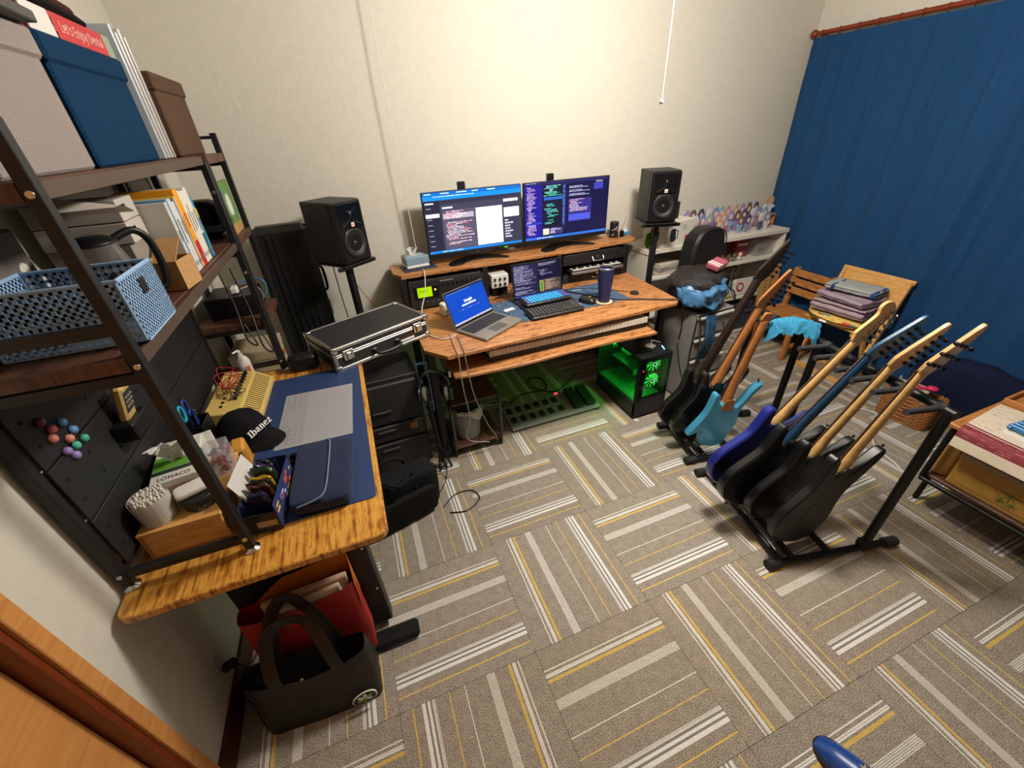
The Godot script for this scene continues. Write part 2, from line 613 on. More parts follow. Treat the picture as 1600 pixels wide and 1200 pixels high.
func build_room() -> void:
	# floor slab with carpet tiles laid on it
	var b := MB.new()
	b.box(Vector3(RX - LX + 0.2, 0.1, FZ - BZ + 0.2), T(Vector3((LX + RX) / 2, -0.056, (BZ + FZ) / 2)))
	var fl := struct("floor", b, m("5c564e", 0.95))
	var ct := carpet_tex()
	var cn := ntex("carp", 0.33, 2, true, 5.0, 1024)
	var mats := []
	for c in ["ffffff", "f6f5f4", "fbf8f4"]:
		mats.append(m(c, 0.97, {"tex": ct, "bump": cn, "bs": 0.5, "spec": 0.15}))
	for i in range(-4, 6):
		for j in range(-3, 5):
			var x0: float = maxf(i * 0.5, LX)
			var x1: float = minf(i * 0.5 + 0.5, RX)
			var z0: float = maxf(j * 0.5, BZ)
			var z1: float = minf(j * 0.5 + 0.5, FZ)
			if x1 - x0 < 0.005 or z1 - z0 < 0.005: continue
			var g := 0.0006
			var bb := MB.new()
			var along_x := posmod(i + j, 2) == 0
			var rev := (i == -2 and j == 1)
			var q := []
			var us := []
			for k in [[x0 + g, z0 + g], [x1 - g, z0 + g], [x1 - g, z1 - g], [x0 + g, z1 - g]]:
				q.append(Vector3(k[0], 0, k[1]))
				var a: float = (k[0] - i * 0.5) / 0.5
				var c: float = (k[1] - j * 0.5) / 0.5
				var uvp := Vector2(a, c) if along_x else Vector2(c, a)
				if rev: uvp = Vector2.ONE - uvp
				us.append(uvp)
			bb.quad(q[0], q[1], q[2], q[3], Vector3.UP, us)
			var e := 0.0022
			for s in 4:
				var a0: Vector3 = q[s]
				var a1: Vector3 = q[(s + 1) % 4]
				var out := (a1 - a0).cross(Vector3.UP).normalized()
				if out.dot(a0 - Vector3((x0 + x1) / 2, 0, (z0 + z1) / 2)) < 0: out = -out
				bb.quad(a0, a1, a1 + Vector3(0, -0.0058, 0) + out * 0.0004, a0 + Vector3(0, -0.0058, 0) + out * 0.0004, out, [us[s], us[(s + 1) % 4], us[(s + 1) % 4], us[s]])
			obj("carpet_tile", bb, mats[posmod(i * 3 + j * 5, 3)], fl)
	# walls of plaster paper
	var wn := ntex("wall", 0.06, 4, true, 5.0)
	var wall := m("d3cec1", 0.93, {"tri": 2.0, "bump": wn, "bs": 0.07, "tex": ntexc("wallc", 0.03, 0.975), "spec": 0.2})
	b = MB.new()
	b.box(Vector3(RX - LX + 0.4, CH + 0.2, 0.12), T(Vector3((LX + RX) / 2, CH / 2, BZ - 0.06)))
	struct("wall_back", b, wall)
	b = MB.new()
	b.box(Vector3(0.12, CH + 0.2, FZ - BZ), T(Vector3(RX + 0.06, CH / 2, (BZ + FZ) / 2)))
	struct("wall_right", b, wall)
	b = MB.new()
	b.box(Vector3(RX - LX + 0.4, CH + 0.2, 0.12), T(Vector3((LX + RX) / 2, CH / 2, FZ + 0.06)))
	struct("wall_front", b, m("6b5a48", 0.8))  # unseen wall behind the camera, coloured dark to cut bounced light and deepen shadows
	# left wall with the door opening
	var dz0 := 0.512
	var dz1 := 1.32
	var dh := 2.0
	b = MB.new()
	b.box(Vector3(0.14, CH + 0.2, dz0 - BZ), T(Vector3(LX - 0.07, CH / 2, (BZ + dz0) / 2)))
	b.box(Vector3(0.14, CH + 0.2, FZ - dz1), T(Vector3(LX - 0.07, CH / 2, (dz1 + FZ) / 2)))
	b.box(Vector3(0.14, CH + 0.1 - dh, dz1 - dz0), T(Vector3(LX - 0.07, (CH + 0.1 + dh) / 2, (dz0 + dz1) / 2)))
	struct("wall_left", b, wall)
	b = MB.new()
	b.box(Vector3(RX - LX + 0.4, 0.1, FZ - BZ + 0.4), T(Vector3((LX + RX) / 2, CH + 0.05, (BZ + FZ) / 2)))
	struct("ceiling", b, m("d2cdc0", 0.93))
	# door: jamb and casing, slab, wooden lever handle
	var dwt := wood_tex(512, 512, ["bd7c40", "c9884a", "d09150", "d69a59"], 0.5, 7.0, 21, 0.12, 0.4)
	var dwv := m("ffffff", 0.45, {"tex": dwt, "uvs": Vector3(1.4, 1.4, 1), "clear": 0.25})
	b = MB.new()
	for z in [dz0 - 0.018, dz1 + 0.018]:
		b.box(Vector3(0.018, dh + 0.02, 0.036), T(Vector3(LX + 0.009, (dh + 0.02) / 2, z)), 0.002)
	b.box(Vector3(0.018, 0.036, dz1 - dz0 + 0.072), T(Vector3(LX + 0.009, dh + 0.038, (dz0 + dz1) / 2)), 0.002)
	struct("trim_1", b, dwv)
	b = MB.new()
	for z in [dz0 + 0.008, dz1 - 0.008]:
		b.box(Vector3(0.14, dh, 0.016), T(Vector3(LX - 0.062, dh / 2, z)), 0.001)
	b.box(Vector3(0.13, 0.016, dz1 - dz0), T(Vector3(LX - 0.066, dh - 0.008, (dz0 + dz1) / 2)), 0.001)
	struct("trim_2", b, m("8a5526", 0.45, {"tex": dwt, "uvs": Vector3(1.4, 1.4, 1), "clear": 0.25}))
	var dr := struct("door_1", door_slab(Vector3(0.036, dh - 0.02, dz1 - dz0 - 0.036), Vector3(LX - 0.046, dh / 2, (dz0 + dz1) / 2)), m("ffffff", 0.5, {"tex": dwt, "uvs": Vector3(1.1, 1.1, 1), "clear": 0.2}))
	var hw := m("b98a52", 0.4, {"clear": 0.3})
	var hy := 0.93
	plathe(dr, "handle_rose", cyl(0.026, 0.012), m("9a8468", 0.35, {"metal": 0.8}), Vector3(LX - 0.029, hy, dz0 + 0.085), 20, 0, 0, -90)
	ptube(dr, "door_handle", smooth([Vector3(LX - 0.018, hy, dz0 + 0.085), Vector3(LX + 0.012, hy, dz0 + 0.085), Vector3(LX + 0.022, hy - 0.004, dz0 + 0.105), Vector3(LX + 0.025, hy - 0.006, dz0 + 0.16), Vector3(LX + 0.022, hy - 0.008, dz0 + 0.2)], 5), 0.0125, hw, 10)
	# baseboards
	var bb := m("5b3420", 0.5, {"tex": dwt, "uvs": Vector3(1.0, 6.0, 1)})
	b = MB.new()
	b.box(Vector3(0.012, 0.1, dz0 - 0.037 - BZ), T(Vector3(LX + 0.006, 0.05, (BZ + dz0 - 0.037) / 2)), 0.002)
	struct("baseboard_left", b, bb)
	b = MB.new()
	b.box(Vector3(RX - LX - 0.03, 0.1, 0.012), T(Vector3((LX + RX) / 2, 0.05, BZ + 0.006)), 0.002)
	struct("baseboard_back", b, bb)
	b = MB.new()
	b.box(Vector3(0.012, 0.1, FZ - BZ - 0.03), T(Vector3(RX - 0.006, 0.05, (BZ + FZ) / 2)), 0.002)
	struct("baseboard_right", b, bb)

func door_slab(s: Vector3, p: Vector3) -> MB:
	var b := MB.new()
	b.box(s, T(p), 0.002)
	# two flush stiles of the slab, a hair proud
	return b

# ------------------------------------------------------------------ curtain on a wooden pole
func build_curtain() -> void:
	var x := 2.54
	var y := 2.105
	var wd := m("b06a45", 0.45, {"tex": wood_tex(256, 256, ["9a5a3a", "b8754f", "c98860"], 0.5, 6.0, 33, 0.1, 0.4), "clear": 0.3})
	var t := thing("curtain_rod", "reddish wooden curtain rod with a ball finial and rings", "curtain rod", Vector3(x, y, 0))
	ptube(t, "pole", [Vector3(0, 0, -1.45), Vector3(0, 0, 0.4), Vector3(0, 0, 1.6)], 0.013, wd, 14)
	plathe(t, "finial", [Vector2(0.0001, -0.026), Vector2(0.012, -0.023), Vector2(0.022, -0.013), Vector2(0.0255, 0), Vector2(0.022, 0.013), Vector2(0.012, 0.023), Vector2(0.0001, 0.026)], wd, Vector3(0, 0, -1.468), 20)
	for z in [-1.42, 1.5]:
		pbox(t, "bracket", Vector3(0.07, 0.02, 0.02), Vector3(0.045, -0.005, z), wd, 0.003)
	for i in 26:
		var z := -1.405 + i * 0.118
		if z > 1.55: break
		var ring := []
		for k in 16:
			var a := TAU * k / 16
			ring.append(Vector3(cos(a) * 0.0185, sin(a) * 0.0185 - 0.004, z))
		ptube(t, "ring", ring, 0.0028, wd, 6, true)
	# pleated cloth
	var rows := []
	var z0 := -1.445
	var z1 := 1.55
	var NZ := 420
	var NY := 44
	var fn := FastNoiseLite.new()
	fn.seed = 17
	fn.frequency = 0.6
	for r in NY + 1:
		var v := float(r) / NY
		var yy := y - 0.028 - v * (y - 0.028 - 0.02)
		var row := PackedVector3Array()
		for k in NZ + 1:
			var u := float(k) / NZ
			var z := z0 + (z1 - z0) * u
			# narrow pinches at the rings, opening to broad soft folds lower down
			var ph := (z + 1.405) / 0.118
			var hd := smoothstep(0.03, 0.06, v)
			var pinch := pow(absf(cos(PI * ph)), 10.0) * (0.006 + 0.010 * hd) * exp(-v * 2.2)
			var wob := fn.get_noise_2d(ph * 0.35, v * 0.9) * 2.2
			var broad := sin(TAU * ph * 0.5 + wob) * 0.014 * (0.15 + 0.85 * smoothstep(0.05, 0.5, v)) + sin(TAU * ph + wob * 1.6) * 0.006 * smoothstep(0.02, 0.3, v)
			var big := fn.get_noise_2d(z * 2.2 + v * 0.5, v * 0.6 + 4.0) * 0.05 * v
			var cre := pow(absf(sin(PI * (ph * 0.085 + 0.62 + v * 0.05 + fn.get_noise_2d(v * 1.2, 9.0) * 0.06))), 40.0) * 0.045 * smoothstep(0.0, 0.2, v)
			var slope := fn.get_noise_2d(z * 5.0 - v * 2.5, v * 3.0 + z) * 0.010 * hd
			pinch += slope
			row.append(Vector3(x - 0.026 - pinch - broad - big * 0.45 - cre, yy, z + fn.get_noise_2d(z * 4.0, v * 3.0) * 0.01 * v))
		rows.append(row)
	var b := MB.new()
	b.grid(rows, false, 0, Vector2(60, 44))
	solo("curtain", "deep blue pleated curtain hanging from the wooden rod to the floor", "curtain", b, m("1d4c7c", 0.85, {"bump": ntex("fabn", 0.09, 3, true, 6.0), "bs": 0.35, "tex": ntexc("fabc", 0.16, 0.74), "rim": 0.25, "spec": 0.3}))

# ------------------------------------------------------------------ shared materials
var W := {}
func woods() -> void:
	if W.size() > 0: return
	var rustic := wood_tex(768, 512, ["7a4a1a", "a3691f", "bc8130", "cb933c", "d6a24a", "b0762a"], 0.3, 7.0, 5, 0.24, 0.5)
	W.rustic = m("ffffff", 0.42, {"tex": rustic, "uvs": Vector3(2.0, 2.0, 1), "clear": 0.15})
	var rz := rustic.get_image()
	rz.rotate_90(CLOCKWISE)
	W.rustic_z = m("ffffff", 0.42, {"tex": ImageTexture.create_from_image(rz), "uvs": Vector3(2.0, 2.0, 1), "clear": 0.15})
	W.studio = m("ffffff", 0.45, {"tex": wood_tex(768, 512, ["5a3012", "94592b", "ad7440", "b98150", "c28e5c", "9a6232"], 0.3, 5.0, 11, 0.3, 0.6), "uvs": Vector3(1.6, 2.4, 1), "clear": 0.1})
	var wal := wood_tex(512, 512, ["2f1c13", "4a2d1f", "5b3a2a", "6a4636"], 0.6, 6.0, 15, 0.2, 0.5)
	var wz := wal.get_image()
	wz.rotate_90(CLOCKWISE)
	W.walnut = m("ffffff", 0.5, {"tex": wal, "uvs": Vector3(2, 2, 1)})
	W.walnut_z = m("ffffff", 0.5, {"tex": ImageTexture.create_from_image(wz), "uvs": Vector3(2, 2, 1)})
	W.oak = m("ffffff", 0.5, {"tex": wood_tex(512, 256, ["8a5424", "a86c35", "b97d44", "c78d54"], 0.5, 6.0, 19, 0.2, 0.5), "uvs": Vector3(3, 3, 1)})
	W.pale = m("ffffff", 0.5, {"tex": wood_tex(512, 256, ["b8823f", "cc9750", "d8a862", "dcb172"], 0.4, 5.0, 23, 0.15, 0.35), "uvs": Vector3(3, 3, 1)})
	W.maple = m("d2a86a", 0.38, {"tex": ntexc("maple", 0.02, 0.86), "tri": 6.0, "clear": 0.3})
	W.roast = m("b0703a", 0.38, {"tex": ntexc("maple", 0.02, 0.86), "tri": 6.0, "clear": 0.3})
	W.card = m("b98d57", 0.85, {"tex": ntexc("card", 0.05, 0.88), "tri": 5.0})
	W.steel = m("100f12", 0.5, {"tri": 12.0, "bump": ntex("plan", 0.2, 2, true, 2.0), "bs": 0.15, "spec": 0.5})
	W.black = plastic("0f0e10", 0.45)
	W.satin = m("0d0c0e", 0.42, {"spec": 0.4})
	W.rubber = m("161517", 0.8)
	W.chrome = m("c8c6c2", 0.22, {"metal": 1.0})
	W.alu = m("b9b7b4", 0.35, {"metal": 0.9})
	W.white = plastic("e9e4da", 0.45)
	W.grey = plastic("6d6c6c", 0.5)

# ------------------------------------------------------------------ left desk
var DH := 0.735
func build_left_desk() -> void:
	woods()
	var t := thing("standing_desk", "rustic brown standing desk with black legs along the left wall", "desk", Vector3(-1.186, 0, -0.2035))
	var b := MB.new()
	# polygon x,y -> world x,-z ; lies flat
	b.prism(rrect(0.622, 1.163, 0.03), 0.025, Transform3D(Basis(Vector3.RIGHT, Vector3(0, 0, -1), Vector3.UP), Vector3(0, DH - 0.0125, 0)), 0.003)
	obj("desktop", b, W.rustic_z, t)
	pbox(t, "foot", Vector3(0.6, 0.03, 0.075), Vector3(0.0, 0.016, 0.4475), W.satin, 0.012)
	pbox(t, "leg_panel", Vector3(0.42, 0.68, 0.06), Vector3(0.0, 0.37, 0.3575), W.steel, 0.004)
	for yy in [0.25, 0.48, 0.62]:
		plathe(t, "screw", cyl(0.005, 0.004), W.chrome, Vector3(0.195, yy, 0.388), 10, 0, 90)
	pbox(t, "foot", Vector3(0.6, 0.03, 0.075), Vector3(0.0, 0.016, -0.43), W.satin, 0.012)
	pbox(t, "column", Vector3(0.05, 0.67, 0.075), Vector3(-0.02, 0.365, -0.43), W.satin, 0.004)
	pbox(t, "crossbar", Vector3(0.05, 0.04, 0.8), Vector3(-0.02, 0.68, 0.0), W.satin, 0.003)
	# clip under the near corner
	pbox(t, "cable_clip", Vector3(0.03, 0.02, 0.02), Vector3(0.27, DH - 0.036, 0.47), W.satin, 0.003)
	# navy mat
	b = MB.new()
	b.prism(rrect(0.375, 0.89, 0.012), 0.003, Transform3D(Basis(Vector3.RIGHT, Vector3(0, 0, -1), Vector3.UP), Vector3.ZERO), 0.0008)
	solo("desk_mat", "plain navy leather desk mat on the rustic brown desk", "mat", b, m("1f3560", 0.55, {"tri": 30.0, "bump": ntex("leather", 0.25, 2, true, 3.0), "bs": 0.2}), Vector3(-1.0785, DH + 0.0016, -0.212))
# ------------------------------------------------------------------ steel and walnut shelf on the desk, and the one behind it
func post(par: Node, x: float, z: float, y0: float, y1: float, foot := true) -> void:
	pbox(par, "post", Vector3(0.022, y1 - y0 - 0.012, 0.022), Vector3(x, (y0 + y1) / 2 + 0.006, z), W.steel, 0.0015)
	if foot:
		plathe(par, "levelling_foot", [Vector2(0.0001, 0), Vector2(0.019, 0), Vector2(0.02, 0.003), Vector2(0.012, 0.007), Vector2(0.008, 0.013), Vector2(0.0001, 0.013)], W.chrome, Vector3(x, y0, z), 16)
	for yy in [y1 - 0.1, y1 - 0.4, y0 + 0.05]:
		for s in [0.012]:
			plathe(par, "bolt", cyl(0.0065, 0.003), W.chrome, Vector3(x + 0.0, yy, z + s * 0.9), 10, 0, 90)

func build_shelf_unit() -> void:
	woods()
	var t := thing("desktop_shelf", "walnut and black steel two tier shelf standing on the brown desk", "shelf", Vector3(0, DH, 0))
	var xf := -1.219
	var xb := -1.487
	var z0 := 0.285
	var z1 := -0.765
	for x in [xf, xb]:
		for z in [z0, z1]:
			post(t, x, z, 0.0, (1.7 if z > 0.0 else 1.6) - DH)
	var xm := (xf + xb) / 2
	var zm := (z0 + z1) / 2
	for y in [1.604, 1.306]:
		var o := pbox(t, "shelf_board", Vector3(xf - xb - 0.024, 0.03, z0 - z1 + 0.02), Vector3(xm, y - DH - 0.0005, zm), W.walnut_z, 0.0015)
		for x in [xf, xb]:
			pbox(t, "side_rail", Vector3(0.012, 0.026, z0 - z1 - 0.024), Vector3(x, y - 0.001 - DH, zm), m("4a3a30", 0.5) if x == xf else W.steel, 0.001)
	for z in [z0, z1]:
		for y in [0.045, 1.375 - DH, 1.275 - DH]:
			pbox(t, "end_rail", Vector3(xf - xb - 0.022, 0.022, 0.016), Vector3(xm, y, z), W.steel, 0.001)
	pbox(t, "back_rail", Vector3(0.012, 0.02, z0 - z1 - 0.024), Vector3(xb, 0.05, zm), W.steel, 0.001)
	# pegboard of three black panels behind the desk
	var g := thing("pegboard", "black magnetic pegboard panels behind the brown desk under the shelf", "pegboard", Vector3(-1.4735, DH + 0.062, zm))
	var ph := 0.152
	for k in 3:
		var b := MB.new()
		b.box(Vector3(0.006, ph - 0.004, z0 - z1 - 0.03), T(Vector3(0, ph * (k + 0.5), 0)), 0.0015)
		var pn := obj("panel", b, m("171618", 0.55, {"tri": 10.0, "bump": ntex("plan", 0.2, 2, true, 2.0), "bs": 0.2}), g)
		var hb := MB.new()
		for iz in 11:
			for iy in 2:
				hb.lathe(cyl(0.0045, 0.0008, 0.0002), 8, T(Vector3(0.004, ph * (k + 0.3 + 0.4 * iy), -0.48 + iz * 0.096), 0, 0, -90))
		obj("peg_holes", hb, m("0a0a0a", 0.9), pn).set_meta("kind", "stuff")
	for h in [[-0.17, 0.38, 0], [-0.24, 0.41, 0], [-0.30, 0.35, 0]]:
		var p := Vector3(0.006, h[1], h[0])
		ptube(g, "hook", smooth([p, p + Vector3(0.05, -0.004, 0), p + Vector3(0.058, 0.002, 0), p + Vector3(0.06, 0.016, 0)], 4), 0.0028, W.satin, 6)
	# floor-standing rack behind the desk's far end
	var r := thing("storage_rack", "tall walnut and black steel rack standing behind the brown desk", "rack", Vector3.ZERO)
	for x in [xf, xb]:
		for z in [-0.80, -1.105]:
			post(r, x, z, 0.0, 1.69 if z < -1.0 else 1.6)
	for y in [1.604, 1.306, 0.965, 0.5, 0.12]:
		pbox(r, "shelf_board", Vector3(xf - xb + 0.02, 0.03, 0.31), Vector3(xm, y - 0.0005, -0.955), W.walnut_z, 0.0015)
		for z in [-0.80, -1.105]:
			pbox(r, "end_rail", Vector3(xf - xb - 0.022, 0.02, 0.012), Vector3(xm, y - 0.022, z), W.steel, 0.001)
	ptube(r, "guard_rail", [Vector3(xf, 1.675, -1.105), Vector3(xb, 1.675, -1.105)], 0.006, W.steel, 8)

# ------------------------------------------------------------------ studio desk with hutch and keyboard tray
var SH := 0.732
func build_studio_desk() -> void:
	woods()
	var t := thing("studio_desk", "orange brown studio desk with raised hutch, rack bays and sliding tray", "desk", Vector3.ZERO)
	var flat := Transform3D(Basis(Vector3.RIGHT, Vector3(0, 0, 1), Vector3.DOWN), Vector3(0, SH - 0.01, 0))
	var poly := PackedVector2Array([Vector2(-0.574, -1.47), Vector2(-0.574, -0.668), Vector2(-0.481, -0.549), Vector2(0.93, -0.607), Vector2(0.972, -0.645), Vector2(1.012, -1.19), Vector2(1.012, -1.47)])
	var b := MB.new()
	b.prism(poly, 0.02, flat, 0.0015)
	obj("desktop", b, W.studio, t)
	# hutch top in two boards
	b = MB.new()
	flat.origin.y = 0.952 - 0.011
	b.prism(PackedVector2Array([Vector2(-0.602, -1.47), Vector2(-0.602, -1.29), Vector2(-0.565, -1.228), Vector2(0.766, -1.232), Vector2(0.766, -1.47)]), 0.022, flat, 0.0015)
	obj("hutch_board", b, W.studio, t)
	b = MB.new()
	flat.origin.y = 0.952 - 0.009
	b.prism(PackedVector2Array([Vector2(0.769, -1.47), Vector2(0.769, -1.252), Vector2(1.06, -1.256), Vector2(1.1, -1.29), Vector2(1.1, -1.47)]), 0.022, flat, 0.0015)
	obj("hutch_board", b, W.studio, t)
	# uprights of the hutch
	for x in [-0.556, -0.055, 0.465, 0.985]:
		pbox(t, "hutch_upright", Vector3(0.022, 0.198, 0.21), Vector3(x, SH + 0.0995, -1.335), W.steel, 0.002)
		pbox(t, "rack_strip", Vector3(0.034, 0.196, 0.004), Vector3(x, SH + 0.0995, -1.228), W.steel, 0.001)
	pbox(t, "hutch_back", Vector3(1.54, 0.19, 0.01), Vector3(0.215, SH + 0.0995, -1.448), m("2c2b2c", 0.6), 0.001)
	# tray with a wavy front edge
	var pts := PackedVector2Array()
	for i in 41:
		var u := float(i) / 40
		pts.append(Vector2(-0.46 + 1.21 * u, -0.545 + 0.02 * u + 0.012 * sin(u * TAU) - 0.005))
	pts.append(Vector2(0.75, -1.05))
	pts.append(Vector2(-0.46, -1.05))
	b = MB.new()
	flat.origin.y = 0.6
	b.prism(pts, 0.02, flat, 0.004, true)
	obj("sliding_tray", b, W.studio, t)
	for x in [-0.478, 0.768]:
		pbox(t, "tray_slide", Vector3(0.014, 0.035, 0.5), Vector3(x, 0.608, -0.84), W.alu, 0.001)
	# side frames
	for x in [-0.54, 0.935]:
		pbox(t, "side_panel", Vector3(0.02, 0.64, 0.1), Vector3(x, 0.39, -0.9), W.steel, 0.002)
		pbox(t, "leg", Vector3(0.045, 0.66, 0.035), Vector3(x, 0.38, -1.38), W.steel, 0.002)
		pbox(t, "leg", Vector3(0.04, 0.66, 0.035), Vector3(x, 0.38, -0.73), W.steel, 0.002)
		pbox(t, "foot", Vector3(0.05, 0.04, 0.76), Vector3(x, 0.03, -1.05), W.steel, 0.006)
		pbox(t, "rail", Vector3(0.03, 0.03, 0.62), Vector3(x, 0.705, -1.05), W.steel, 0.002)
	pbox(t, "rear_beam", Vector3(1.43, 0.05, 0.02), Vector3(0.2, 0.5, -1.42), W.steel, 0.002)

	# digital piano on the tray, only its white key fronts show
	var p := thing("keyboard_piano", "long white-keyed piano keyboard on the tray under the studio desk", "piano", Vector3(0.24, 0.61, -0.78))
	pbox(p, "body", Vector3(0.99, 0.05, 0.3), Vector3(0, 0.025, -0.05), W.black, 0.004)
	b = MB.new()
	for i in 42:
		b.box(Vector3(0.0218, 0.034, 0.14), T(Vector3(-0.483 + i * 0.02345 + 0.0, 0.053, 0.105)), 0.001)
	obj("white_keys", b, m("ddd6ca", 0.35), p).set_meta("kind", "stuff")
	b = MB.new()
	for i in 42:
		if [0, 1, 3, 4, 5].has(i % 7):
			b.box(Vector3(0.012, 0.012, 0.09), T(Vector3(-0.471 + i * 0.02345, 0.0765, 0.065)), 0.002)
	obj("black_keys", b, W.satin, p).set_meta("kind", "stuff")
	pbox(p, "key_slip", Vector3(0.99, 0.03, 0.02), Vector3(0, 0.017, 0.155), W.black, 0.003)

	# rack gear in the left bay
	var k := thing("rack_processor", "black rack effects processor with a glowing green display", "rack unit", Vector3(-0.306, SH + 0.01, -1.225))
	pbox(k, "chassis", Vector3(0.43, 0.15, 0.19), Vector3(0, 0.08, -0.1), W.black, 0.003)
	pbox(k, "faceplate", Vector3(0.462, 0.155, 0.006), Vector3(0, 0.081, 0.012), m("222124", 0.45), 0.001)
	pbox(k, "top_cover", Vector3(0.45, 0.003, 0.18), Vector3(0, 0.1605, -0.09), m("3a393b", 0.5), 0.001)
	pbox(k, "display_bezel", Vector3(0.15, 0.075, 0.006), Vector3(-0.13, 0.098, 0.017), W.satin, 0.002)
	ppic(k, "display", 0.088, 0.06, T(Vector3(-0.142, 0.1, 0.0205)), m("1a2a00", 0.3, {"em": "b4e600", "ee": 1.0}))
	ptext(k, "display_text", "PITCH", 0.018, T(Vector3(-0.15, 0.106, 0.0208)), m("203000", 0.6))
	plathe(k, "lamp_button", cyl(0.006, 0.004), m("ffe27a", 0.4, {"em": "ffd23c", "ee": 1.2}), Vector3(-0.078, 0.108, 0.02), 12, 0, 90)
	for i in 8:
		plathe(k, "knob", [Vector2(0.0001, 0), Vector2(0.008, 0), Vector2(0.007, 0.012), Vector2(0.0001, 0.012)], W.rubber, Vector3(-0.02 + i * 0.03, 0.135, 0.015), 12, 0, 90)
	for i in 4:
		pbox(k, "button", Vector3(0.022, 0.009, 0.006), Vector3(-0.17 + i * 0.035, 0.035, 0.017), m("3b3a3c", 0.5), 0.001)
	ptext(k, "lettering", "BASS V-AMP PRO", 0.011, T(Vector3(-0.0, 0.152, 0.0155)), m("c9c7c2", 0.6))
	# white mixer in the middle bay
	k = thing("audio_interface", "small white audio interface with black knobs behind the laptops", "audio interface", Vector3(0.035, SH + 0.055, -1.27))
	pbox(k, "body", Vector3(0.115, 0.085, 0.12), Vector3(0, 0.043, 0), m("d8d6d0", 0.45), 0.004)
	for i in 3:
		for j in 2:
			plathe(k, "knob", [Vector2(0.0001, 0), Vector2(0.008, 0), Vector2(0.0065, 0.012), Vector2(0.0001, 0.012)], W.satin, Vector3(-0.035 + i * 0.033, 0.025 + j * 0.034, 0.06), 12, 0, 90)
	var kb := pbox(k, "stand", Vector3(0.1, 0.05, 0.1), Vector3(0, -0.028, 0), W.satin, 0.004)
	kb.position.y = 0.001
	# two rack drawers in the right bay and a small keyboard between them
	for d in [[0.1465, 0.088, "upper"], [0.0335, 0.062, "lower"]]:
		k = thing("rack_case", "black steel rack drawer with chrome latch, %s of the two" % d[2], "rack unit", Vector3(0.725, SH + d[0], -1.228), 0.0, "rack drawers in the right bay")
		pbox(k, "body", Vector3(0.43, d[1] - 0.006 if d[2] == "lower" else 0.07, 0.19), Vector3(0, 0.0 if d[2] == "lower" else 0.006, -0.1), W.black, 0.002)
		pbox(k, "front", Vector3(0.482, d[1] - 0.006 if d[2] == "lower" else 0.066, 0.006), Vector3(0, 0.0 if d[2] == "lower" else 0.01, 0.012), m("1c1b1d", 0.4), 0.002)
		var hh := Vector3(0.02, 0.002, 0.014)
		ptube(k, "pull", smooth([hh + Vector3(-0.04, 0.012, 0), hh + Vector3(-0.04, -0.008, 0.014), hh + Vector3(-0.032, -0.012, 0.018), hh + Vector3(0.032, -0.012, 0.018), hh + Vector3(0.04, -0.008, 0.014), hh + Vector3(0.04, 0.012, 0)], 3), 0.004, W.chrome, 8)
		plathe(k, "lock", cyl(0.009, 0.008), W.chrome, Vector3(0.02, 0.012, 0.014), 14, 0, 90)
		for s in [-1, 1]:
			plathe(k, "rack_screw", cyl(0.005, 0.004), W.chrome, Vector3(s * 0.228, 0.012, 0.014), 10, 0, 90)
	k = thing("mini_keyboard", "small silver-edged MIDI keyboard slid between two rack drawers", "keyboard", Vector3(0.725, SH + 0.066, -1.2))
	pbox(k, "body", Vector3(0.41, 0.028, 0.16), Vector3(0, 0.015, -0.05), W.black, 0.004)
	pbox(k, "front_edge", Vector3(0.4, 0.017, 0.012), Vector3(0, 0.014, 0.034), m("a5a3a0", 0.3, {"metal": 0.7}), 0.004)
	b = MB.new()
	for i in 25:
		b.box(Vector3(0.0135, 0.004, 0.055), T(Vector3(-0.178 + i * 0.0148, 0.0315, -0.0)), 0.001)
	obj("white_keys", b, m("c9c5bd", 0.4), k).set_meta("kind", "stuff")
	b = MB.new()
	for i in 25:
		if [0, 1, 3, 4, 5].has(i % 7): b.box(Vector3(0.008, 0.006, 0.035), T(Vector3(-0.1706 + i * 0.0148, 0.0365, -0.01)), 0.001)
	obj("black_keys", b, W.satin, k).set_meta("kind", "stuff")

# ------------------------------------------------------------------ screens
func txt_rows(im: Image, x0: int, y0: int, w: int, h: int, lh: int, cols: Array, rng: RandomNumberGenerator, indent := 0.3, dens := 0.8) -> void:
	var y := y0
	while y < y0 + h - lh:
		if rng.randf() < dens:
			var x := x0 + int(rng.randf() * indent * w)
			var stop: int = x0 + int(w * (0.35 + 0.6 * rng.randf()))
			while x < stop:
				var ww := 5 + rng.randi() % 22
				ww = mini(ww, x0 + w - x)
				if ww < 3: break
				im.fill_rect(Rect2i(x, y, ww, int(lh * 0.55)), Color(cols[rng.randi() % cols.size()]))
				x += ww + 4
		y += lh

func screen_mat(im: Image, ee := 1.0) -> StandardMaterial3D:
	var t := ImageTexture.create_from_image(with_mips(im))
	return m("050507", 0.25, {"em": "ffffff", "emtex": t, "ee": ee})

func img(w: int, h: int, c: String) -> Image:
	var i := Image.create(w, h, false, Image.FORMAT_RGB8)
	i.fill(Color(c))
	return i

func rc(im: Image, x: int, y: int, w: int, h: int, c: String) -> void:
	im.fill_rect(Rect2i(x, y, w, h), Color(c))

